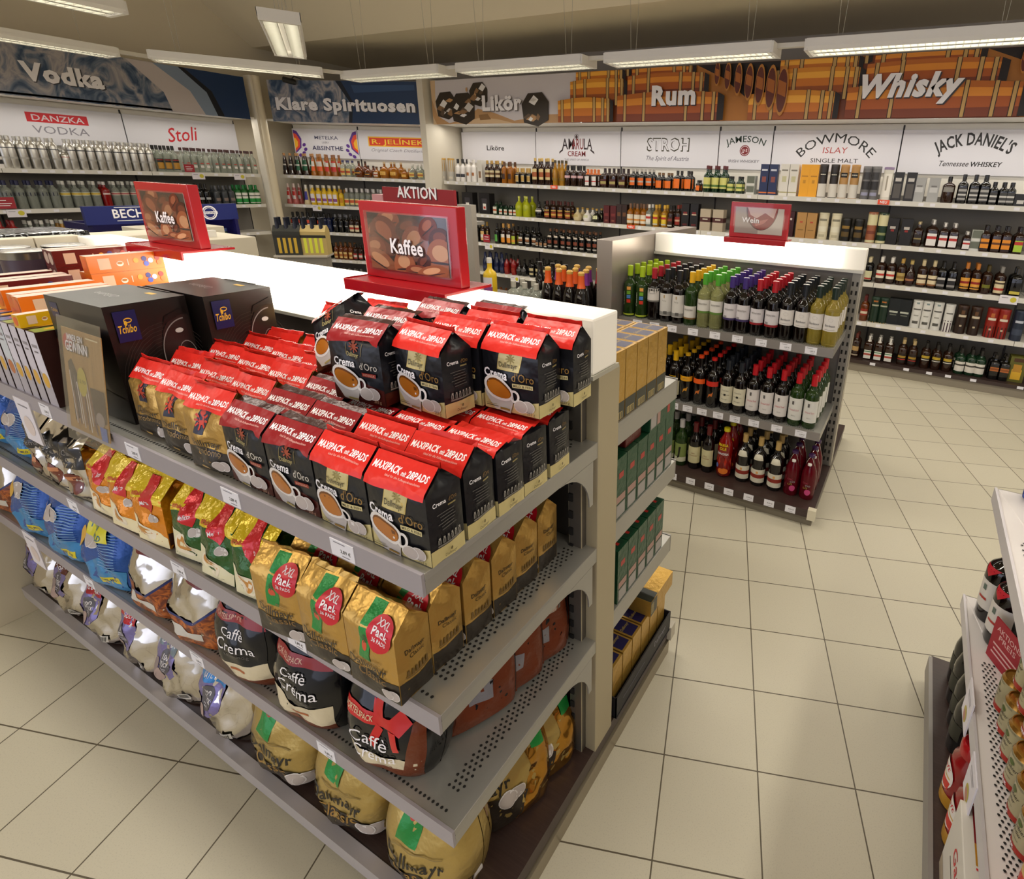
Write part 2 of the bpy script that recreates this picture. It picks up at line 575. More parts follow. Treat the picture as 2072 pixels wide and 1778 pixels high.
SIGN = {
 'danzka': [('P', RED, [(-.208, .035), (.298, .035), (.298, .13), (-.208, .13)]), ('T', M('#d8c9cc', .5), 'DANZKA', .05, .052, .058, {'b': .02, 'w': .43}), ('T', GRY, 'VODKA', .05, -.075, .075, {'w': .465})],
 'stoli': [('T', RED, 'Stoli', -.02, -.06, .16, {'b': .012, 'it': .35, 'w': .36, 'rot': .14})],
 'absinthe': petals(1, -.5) + petals(-1, .5) + [('T', M('#55566e', .5), 'METELKA', .02, .06, .045, {'w': .37, 'b': .01}), ('T', GRY, 'LIKÉRY', 0, .005, .025), ('T', M('#3d3a5c', .5), 'ABSINTHE', .02, -.085, .055, {'w': .49, 'b': .02})],
 'jelinek': [('R', M('#e8b22c', .5), .0, .05, .914, .13), ('R', M('#d33a1e', .5), .0, .05, .88, .10), ('T', M('#f0c63c', .5), 'R. JELÍNEK', .0, .02, .06, {'w': .8, 'b': .02}), ('T', GRY, 'Original Czech Distilleries', .0, -.08, .04, {'it': .35, 'w': .84})],
 'likoere': [('T', BLK, 'Liköre', -.035, -.03, .06, {'b': .03, 'w': .294})],
 'amarula': [('O', GRY, 0, .135, .035, .035, .008), ('E', M('#4a3030', .5), 0, .135, .018, .022), ('A', M('#302024', .5), 'AM', -.125, -.005, .12, {'b': .02, 'w': .18, 'R': 9}), ('T', MAROON, 'ARU', .015, -.005, .12, {'b': .02, 'w': .17}), ('T', M('#302024', .5), 'LA', .165, -.005, .12, {'b': .02, 'w': .12}), ('P', M('#302024', .5), [(-.26, -.06), (-.2, -.02), (-.2, .0), (-.25, -.03)]), ('P', M('#302024', .5), [(.26, -.06), (.25, -.03), (.2, .0), (.2, -.02)]), ('T', MAROON, 'CREAM', 0, -.085, .058, {'b': .02, 'w': .26}), ('T', GRY, 'THE SPIRIT OF AFRICA', 0, -.135, .022, {'w': .36})],
 'stroh': [('T', M('#3a3420', .5), 'STROH', 0, -.01, .13, {'b': .07, 'w': .53}), ('T', M('#dcd9dd', .5), 'STROH', 0, -.003, .116, {'b': .02, 'w': .505}), ('T', M('#5a5660', .5), 'The Spirit of Austria', 0, -.115, .048, {'it': .35, 'w': .53})],
 'jameson': [('A', M('#2c3a30', .5), 'JAMESON', 0, .085, .062, {'b': .015, 'w': .42, 'R': .55}), ('E', MAROON, 0, .0, .055, .055), ('O', M('#e6dcde', .5), 0, 0, .045, .045, .004), ('T', M('#f0e4e4', .5), 'JJ·S', 0, -.013, .03, {'b': .01}), ('T', M('#57545c', .5), 'IRISH WHISKEY', 0, -.12, .028, {'w': .34})],
 'bowmore': [('A', BLK, 'BOWMORE', .02, .085, .085, {'w': .74, 'R': .45}), ('T', M('#b04a44', .5), 'ISLAY', .02, -.015, .055, {'w': .24, 'it': .1}), ('T', BLK, 'SINGLE MALT', .02, -.105, .04, {'w': .46})],
 'jack': [('A', BLK, 'JACK DANIEL\'S', -.02, .07, .10, {'b': .04, 'w': .60, 'R': .55}), ('T', BLK, 'Tennessee', -.15, -.115, .046, {'it': .3, 'w': .24, 'b': .01}), ('T', BLK, 'WHISKEY', .11, -.115, .04, {'it': .15, 'w': .25, 'b': .04})],
}
WG = 'white wall shelving units'
KO, KRZ = (-8.05 - .306 * .12, 5.03 + .952 * .12, 0), math.atan2(.306, .952)
def kpt(s, y=0., z=0.):
    return (KO[0] + .952 * s - .306 * y, KO[1] + .306 * s + .952 * y, z)
xs = (-5.86, -4.61, -3.37, -2.15, -1.56, -.33, .92, 2.17)
for i, (k, l) in enumerate((('likoere', 'wall shelving under the cream and ice banner, against the white divider'), ('amarula', 'wall shelving whose maroon and black panel reads CREAM'), ('stroh', 'wall shelving under the panel with outlined letters'),
        ('jameson', 'narrow wall shelving under the panel with a round red seal'), ('bowmore', 'wall shelving with arched black lettering and the word ISLAY'), ('jack', 'wall shelving whose panel ends with the word WHISKEY'), (None, 'wall shelving at the open end of the long wall'))):
    bay((xs[i], 5.8, 0), 0, xs[i + 1] - xs[i], l, WG, SIGN.get(k))
for i, (k, l) in enumerate(((None, 'wall shelving at the cut edge of the blue ice banner'), ('danzka', 'wall shelving of silver bottles under a red and gray lettered panel'), ('stoli', 'wall shelving under the panel with red handwriting'))):
    bay((-8.3, 1.08 + 1.25 * i, 0), radians(90), 1.25, l, WG, SIGN.get(k))
for i, (k, l) in enumerate((('absinthe', 'slanted corner shelving with purple and orange petals on its panel'), ('jelinek', 'slanted corner shelving with a yellow and red plate on its panel'))):
    bay(kpt((-.2, .83)[i]), KRZ, (1.03, 1.23)[i], l, WG, SIGN.get(k))
POST = M('#d8d0c0', .5)
b = MB().box(-6.0, -5.9, 5.60, 6.3, 0, 2.87, POST)
tag(b.build('divider_panel', bev=.004), 'tall white divider panel between clear spirits and liqueur shelving', 'panel')
t = tag(empty('corner_cladding', (-8.22, 4.905, 0)), 'white corner cladding between vodka shelving and slanted shelving', 'panel')
adopt(t, MB().box(-.09, .05, -.06, -.01, 0, 2.87, POST).build('flat_side', bev=.004))
adopt(t, MB().lathe([(.045, 0), (.045, 2.87)], 20, M('#cfc2a6', .5), cx=.06, cy=.01).build('round_side'))

# ---- banners
def ice(name):
    return noise_mat(name, [(0, '#101c30'), (.36, '#2d4460'), (.46, '#5f6c80'), (.54, '#8b8a92'), (.62, '#a9a2a2'), (.72, '#6a7488'), (1, '#d9d4d2')], scale=4.2, detail=6, dist=2.4, stretch=(1, 1, .8), rough=.4)
NAVY = M('#1a3357', .4)
def banner(o, rz, w, items, back, label, name='wall_banner'):
    b = MB().box(0, w, 0, .02, 2.335, 2.835, back)
    skin(b, flat((0, 0, 2.335), (1, 0, 0), (0, 0, 1)), items, off0=.001, doff=.0004)
    r = b.build(name); r.location = o; r.rotation_euler = (0, 0, rz)
    return tag(r, label, 'banner')
LET, SHD = M('#f1edf0', .5), M('#3a3a40', .6)
def word(s, x, y, h, w, it=0., sh=SHD):
    return [('T', sh, s, x + .008, y - .008, h, {'b': .09, 'w': w * 1.015, 'it': it}), ('T', LET, s, x, y, h, {'b': .08, 'w': w, 'it': it})]
PALE = M('#b9b2b4', .4)
def arc(m, cx, cy, r0, r1, a0, a1, n=14):
    A = [a0 + (a1 - a0) * i / n for i in range(n + 1)]
    return ('P', m, [(cx + r0 * cos(a), cy + r0 * sin(a)) for a in A][::-1] + [(cx + r1 * cos(a), cy + r1 * sin(a)) for a in A])
clip = lambda pts: [(x, min(max(y, .002), .498)) for x, y in pts]
banner((-8.2, 1.05, 0), radians(90), 3.73,
       [('P', M('#c0b6b4', .4), clip([(2.5, .5), (2.75, .5), (3.1, .25), (3.2, .0), (2.85, .0), (2.8, .2)])), ('P', M('#7f8ea3', .4), clip([(2.75, .5), (3.05, .5), (3.3, .3), (3.38, .0), (3.2, .0), (3.08, .25)])),
        ('P', M('#0c1018', .4), clip([(3.0, .5), (3.06, .5), (3.32, .28), (3.42, 0), (3.34, 0), (3.26, .26)])), ('P', NAVY, clip([(3.06, .5), (3.73, .5), (3.73, 0), (3.42, 0), (3.32, .28)]))] + word('Vodka', 1.93, .16, .155, .64), ice('vodka_banner_print'), 'long banner with ice print and the word Vodka')
banner(kpt(-.05, -.12), KRZ, 2.14, [('P', M('#0c1420', .4), clip([(1.0, .5), (1.12, .5), (1.24, .25), (1.2, 0), (1.12, 0), (1.17, .25)])), ('P', NAVY, clip([(1.08, .5), (2.14, .5), (2.14, 0), (1.17, 0), (1.22, .25)])), ('P', M('#2f4b73', .4), [(1.25, .36), (2.1, .4), (2.1, .46), (1.22, .45)])]
       + word('Klare Spirituosen', 1.085, .15, .135, 2.0), ice('clear_spirits_banner_print'), 'corner banner with ice print and the words Klare Spirituosen')
CRM, CRM2, CRD = M('#b98f62', .4), M('#d0b08a', .4), M('#8e6a44', .4)
def cube_ice(x, y, s, r):
    q = [('P', M('#33291f', .4), [(x + s * a, y + s * c) for a, c in ((-.5, -.42), (.1, -.55), (.52, -.35), (.55, .2), (.28, .5), (-.3, .48), (-.58, .15))])]
    for k in range(7):
        a, c = r.uniform(-.35, .3), r.uniform(-.35, .3)
        w, h = r.uniform(.1, .28), r.uniform(.06, .2)
        q.append(('P', M(('#e8e4e2', '#8c6a48', '#cfc8c2', '#5c4a3a', '#b98f62')[k % 5], .4), [(x + s * (a + w * u), y + s * (c + h * v)) for u, v in ((-.9, -.3), (.2, -.9), (1, .1), (.1, .9))]))
    return q
r9 = random.Random(4)
banner((-5.84, 5.68, 0), 0, 2.22, [('P', CRM2, [(0, 0), (.14, 0), (.06, .2), (.08, .5), (0, .5)]), ('P', CRM, [(0, .5), (0, .3), (.08, .1), (.3, 0), (.06, 0), (.0, .1)]), ('P', CRM, clip([(.2, .0), (2.22, 0), (2.22, .09), (1.8, .09), (1.3, .03), (1.0, .12), (.75, .17), (.5, .05)])), ('P', CRM2, clip([(.3, 0), (1.3, 0), (1.05, .05), (.8, .07)])), ('P', CRD, [(.78, .04), (.95, .05), (.9, .11), (.76, .1)])]
       + cube_ice(.24, .22, .3, r9) + cube_ice(.52, .18, .34, r9) + cube_ice(.78, .33, .25, r9) + cube_ice(1.62, .15, .34, r9) + [('E', CRM, .6, .38, .015, .025)] + word('Likör', 1.13, .15, .15, .59, sh=M('#6a6260', .6)), M('#cdc6c9', .4), 'white banner with cream splash, ice cubes and the word Likör')
WOOD = [M(c, .45) for c in ('#8a4a14', '#a85f1c', '#7a3810', '#b97a2e', '#5e240c')]
HOOP, BARK, GRAV = M('#c09a5a', .45), M('#1c100a', .5), M('#b0702a', .5)
STAVE = [M(c, .45) for c in ('#d88a22', '#f2ac38', '#cc741a', '#9c4e12', '#5a240a')]
STAVE2 = [M(c, .45) for c in ('#b8641a', '#e08c28', '#ac5414', '#7c340e', '#481a06')]
def barrel(x, y, w, h, k, n=8):
    """a lying barrel printed from the side: bulged staves, pale hoops, dark chime"""
    edge = lambda u, f: y + h * f * (.38 + .12 * cos(u * 2.4))
    q = []
    lv = (.98, .72, .36, -.1, -.55, -1.)
    for i in range(5):
        up = [(x + w * (j / n - .5), edge(j / n - .5, lv[i])) for j in range(n + 1)]
        dn = [(x + w * (j / n - .5), edge(j / n - .5, lv[i + 1])) for j in range(n + 1)]
        q.append(('P', (STAVE, STAVE2)[k % 2][i], clip(dn + up[::-1])))
    for f in (-.42, -.22, .2, .36, .46):
        for g, m in ((0, BARK), (.006, HOOP)):
            a, c = x + w * f - .016 + g, x + w * f + .022 - g
            q.append(('P', m, clip([(a, edge(f, -1)), (c, edge(f, -1)), (c, edge(f, 1)), (a, edge(f, 1))])))
    q.append(('P', BARK, clip([(x + w * .5, edge(.5, -1)), (x + w * .56, edge(.5, -.8)), (x + w * .56, edge(.5, .8)), (x + w * .5, edge(.5, 1))])))
    return [i for i in q if max(p[1] for p in i[2]) - min(p[1] for p in i[2]) > .008]
def round_end(x, y, rx, ry):
    y = min(max(y, ry * .2), .498 - ry * .2)
    f = lambda m, r, c: ('P', m, clip([(x + c + rx * r * cos(a * pi / 10), y + ry * r * sin(a * pi / 10)) for a in range(20)]))
    return [f(WOOD[3], 1, 0), f(WOOD[4], .86, -rx * .06), ('P', WOOD[1], clip([(x - rx * .75, y - ry * .1), (x + rx * .6, y - ry * .25), (x + rx * .6, y + ry * .3), (x - rx * .75, y + ry * .45)]))]
def barrels(x0, w):
    q = [('P', GRAV, clip([(x0 + w * .72, 0), (x0 + w, 0), (x0 + w, .5), (x0 + w * .5, .5)])), ('P', BARK, clip([(x0 + w * .6, .5), (x0 + w, .5), (x0 + w, .02), (x0 + w * .83, .2), (x0 + w * .72, .38)]))]
    for k, (bx, by, bw, bh) in enumerate(((.16, .49, .2, .12), (.43, .5, .24, .12), (.1, .42, .26, .2), (.43, .43, .3, .2), (.09, .29, .3, .28), (.45, .31, .38, .28), (.02, .08, .3, .34), (.46, .09, .5, .38))):
        q += barrel(x0 + w * bx, by, w * bw, bh, k)
    for k in range(7):
        s = .35 + .65 * k / 6
        q += round_end(x0 + w * (.70 + .048 * k), .5 - .26 * s, .018 * w * s + .014, .16 * s + .05)
    return q
banner((-3.60, 5.68, 0), 0, 2.24, barrels(0, 2.24) + word('Rum', 1.12, .155, .165, .48), WOOD[2], 'orange banner with stacked barrels and the word Rum')
banner((-1.36, 5.68, 0), 0, 2.62, barrels(0, 2.62) + word('Whisky', 1.05, .17, .165, .79, .25), WOOD[2], 'orange banner with stacked barrels and the word Whisky')
# ================================================================== bottles, cartons, canisters
GL = {'dark': M('#0b0908', .06, coat=.4), 'brown': M('#2a1409', .08, coat=.4), 'amber': M('#6e3309', .1, trans=.25, coat=.4), 'honey': M('#b06a14', .1, trans=.35), 'gold': M('#c58d2a', .12, trans=.4),
      'green': M('#12301c', .07, coat=.4), 'bgreen': M('#2f7a3a', .1, trans=.3), 'clear': M('#d9dfd2', .06, trans=.74, ior=1.25, coat=.4), 'lime': M('#b7bd1e', .12, trans=.2), 'yellow': M('#dfb928', .3), 'cream': M('#cdbb92', .3),
      'white': M('#e6e1dc', .3), 'red': M('#8c1210', .1, trans=.15, coat=.4), 'rose': M('#b8605c', .3), 'navy': M('#11193a', .08, coat=.4), 'gray': M('#4a4d50', .08, trans=.2), 'alu': M('#c9c6bf', .28, .85),
      'wine': M('#0d0706', .05, coat=.3), 'wgold': M('#e8cf58', .03, trans=.75, ior=1.3, coat=.3), 'wgreen': M('#2f4a1e', .04, trans=.45, ior=1.33, coat=.3), 'wpale': M('#cfd08a', .03, trans=.72, ior=1.3, coat=.3), 'pink': M('#6b0f1c', .06, trans=.35, ior=1.33)}
def profile(sh, r, h):
    nr = min(.0145, r * .45)
    P = {'bord': [(r * .9, 0), (r, .012), (r, h * .60), (r * .96, h * .635), (r * .8, h * .68), (r * .52, h * .72), (nr * 1.06, h * .76), (nr, h * .80), (nr, h * .985)],
         'spirit': [(r * .92, 0), (r, .01), (r, h * .62), (r * .97, h * .66), (r * .84, h * .705), (r * .55, h * .745), (nr * 1.1, h * .775), (nr, h * .80), (nr, h * .985)],
         'slim': [(r * .92, 0), (r, .01), (r, h * .52), (r * .9, h * .6), (r * .62, h * .68), (nr, h * .76), (nr, h * .985)],
         'taper': [(r * .95, 0), (r, .01), (r * .96, h * .1), (r * .72, h * .3), (r * .55, h * .62), (nr * 1.1, h * .85), (nr, h * .985)],
         'pot': [(r * .6, 0), (r * .82, h * .04), (r, h * .22), (r * .98, h * .36), (r * .78, h * .52), (r * .42, h * .62), (nr, h * .7), (nr, h * .985)],
         'disc': [(r * .7, 0), (r * .9, h * .06), (r, h * .28), (r * .9, h * .5), (r * .55, h * .64), (nr, h * .72), (nr, h * .985)],
         'can': [(r * .93, 0), (r, .008), (r, h * .72), (r * .93, h * .77), (r * .66, h * .83), (r * .5, h * .86), (r * .5, h * .985)],
         'champ': [(r * .9, 0), (r, .012), (r, h * .46), (r * .95, h * .54), (r * .72, h * .66), (r * .46, h * .78), (nr * 1.15, h * .88), (nr * 1.1, h * .985)],
         'swing': [(r * .9, 0), (r, .012), (r * 1.0, h * .5), (r * .9, h * .62), (r * .6, h * .76), (nr * 1.1, h * .88), (nr, h * .985)],
         'pet': [(r * .7, 0), (r * .95, .012), (r, h * .2), (r * .9, h * .34), (r, h * .5), (r * .98, h * .62), (r * .8, h * .74), (r * .45, h * .85), (nr, h * .89), (nr, h * .985)]}
    return P[sh], nr
def bottle(name, sh, r, h, body, cap, ch, labels=(), ang=1.25, p=2., n=18, art=(), caprim=1.12):
    """ch: fraction of the height under the cap or capsule; labels: (z0, z1, colour) bands as fractions of h"""
    t = empty(name, link=False)
    prof, nr = profile(sh, r, h)
    adopt(t, MB().lathe(prof, n, GL[body] if body in GL else M(body, .3), p).build('glass', link=False))
    c = nr * caprim
    if sh == 'can': c = r * .52
    z = h * (1 - ch)
    rz = lambda q: next((a[0] + (b_[0] - a[0]) * (q - a[1]) / max(b_[1] - a[1], 1e-6) for a, b_ in zip(prof, prof[1:]) if a[1] <= q <= b_[1]), nr)
    cm = GL[cap] if cap in GL else M(cap, .32, coat=.2)
    adopt(t, MB().lathe([(max(c, rz(z) + .0008), z), (max(c, rz(z + .3 * (h - z)) + .0006), z + .3 * (h - z)), (c, h * .965), (c * 1.0, h - .002), (c * .85, h)], 12, cm).build('cap', link=False))
    if labels or art:
        b = MB()
        k = 7
        for i, (z0, z1, col) in enumerate(labels):
            rows = [z0 + (z1 - z0) * j / 2 for j in range(3)]
            a0 = ang if i == 0 or len(labels[i]) < 4 else ang
            m = M(col, .45)
            if p == 2:
                b.grid(lambda u, v: ((rz(v * h) + .0008 + .0003 * i) * sin(u), -(rz(v * h) + .0008 + .0003 * i) * cos(u), v * h), [ang * (2 * j / k - 1) for j in range(k + 1)], rows, m)
            else:
                y = -r * .985 - .0012 - .0003 * i
                b.add([(-r * .78, y, z0 * h), (r * .78, y, z0 * h), (r * .78, y, z1 * h), (-r * .78, y, z1 * h)], [(0, 1, 2, 3)], m)
        if art:
            skin(b, cyl(r) if p == 2 else flat((0, -r * .985 - .001, 0), (1, 0, 0), (0, 0, 1)), art, .012 if p == 2 else None, off0=.0018)
        adopt(t, b.build('label', link=False))
    return t
def carton(name, w, d, h, col, bands=(), art=()):
    t = empty(name, link=False)
    b = MB().box(-w / 2, w / 2, -d / 2, d / 2, 0, h, M(col, .4))
    it = [('R', M(c, .45), 0, h * (z0 + z1) / 2, w * f, h * (z1 - z0)) for z0, z1, c, f in bands]
    skin(b, flat((0, -d / 2, 0), (1, 0, 0), (0, 0, 1)), it + list(art))
    side = [('R', M(c, .45), 0, h * (z0 + z1) / 2, d * .999, h * (z1 - z0)) for z0, z1, c, f in bands if f > .99]
    skin(b, flat((w / 2, 0, 0), (0, 1, 0), (0, 0, 1)), side)
    skin(b, flat((-w / 2, 0, 0), (0, -1, 0), (0, 0, 1)), side)
    adopt(t, b.build('box', link=False))
    return t
def canister(name, r, h, col, bands=(), lid=None):
    t = empty(name, link=False)
    m = M(col, .35)
    b = MB().lathe([(r, 0), (r, h - .02)], 20, m)
    for z0, z1, c, a in bands:
        b.grid(lambda u, v: ((r + .0008) * sin(u), -(r + .0008) * cos(u), v * h), [a * (j / 5 - 1) for j in range(11)], [z0, z1], M(c, .4))
    adopt(t, b.build('tube', link=False))
    adopt(t, MB().lathe([(r * 1.02, h - .022), (r * 1.02, h - .003), (r * .98, h), (0, h)], 20, M(lid or col, .3)).build('lid', link=False))
    return t
WL, CL, DK, GD = '#ded9d2', '#cfc09a', '#1c1816', '#b8924a'
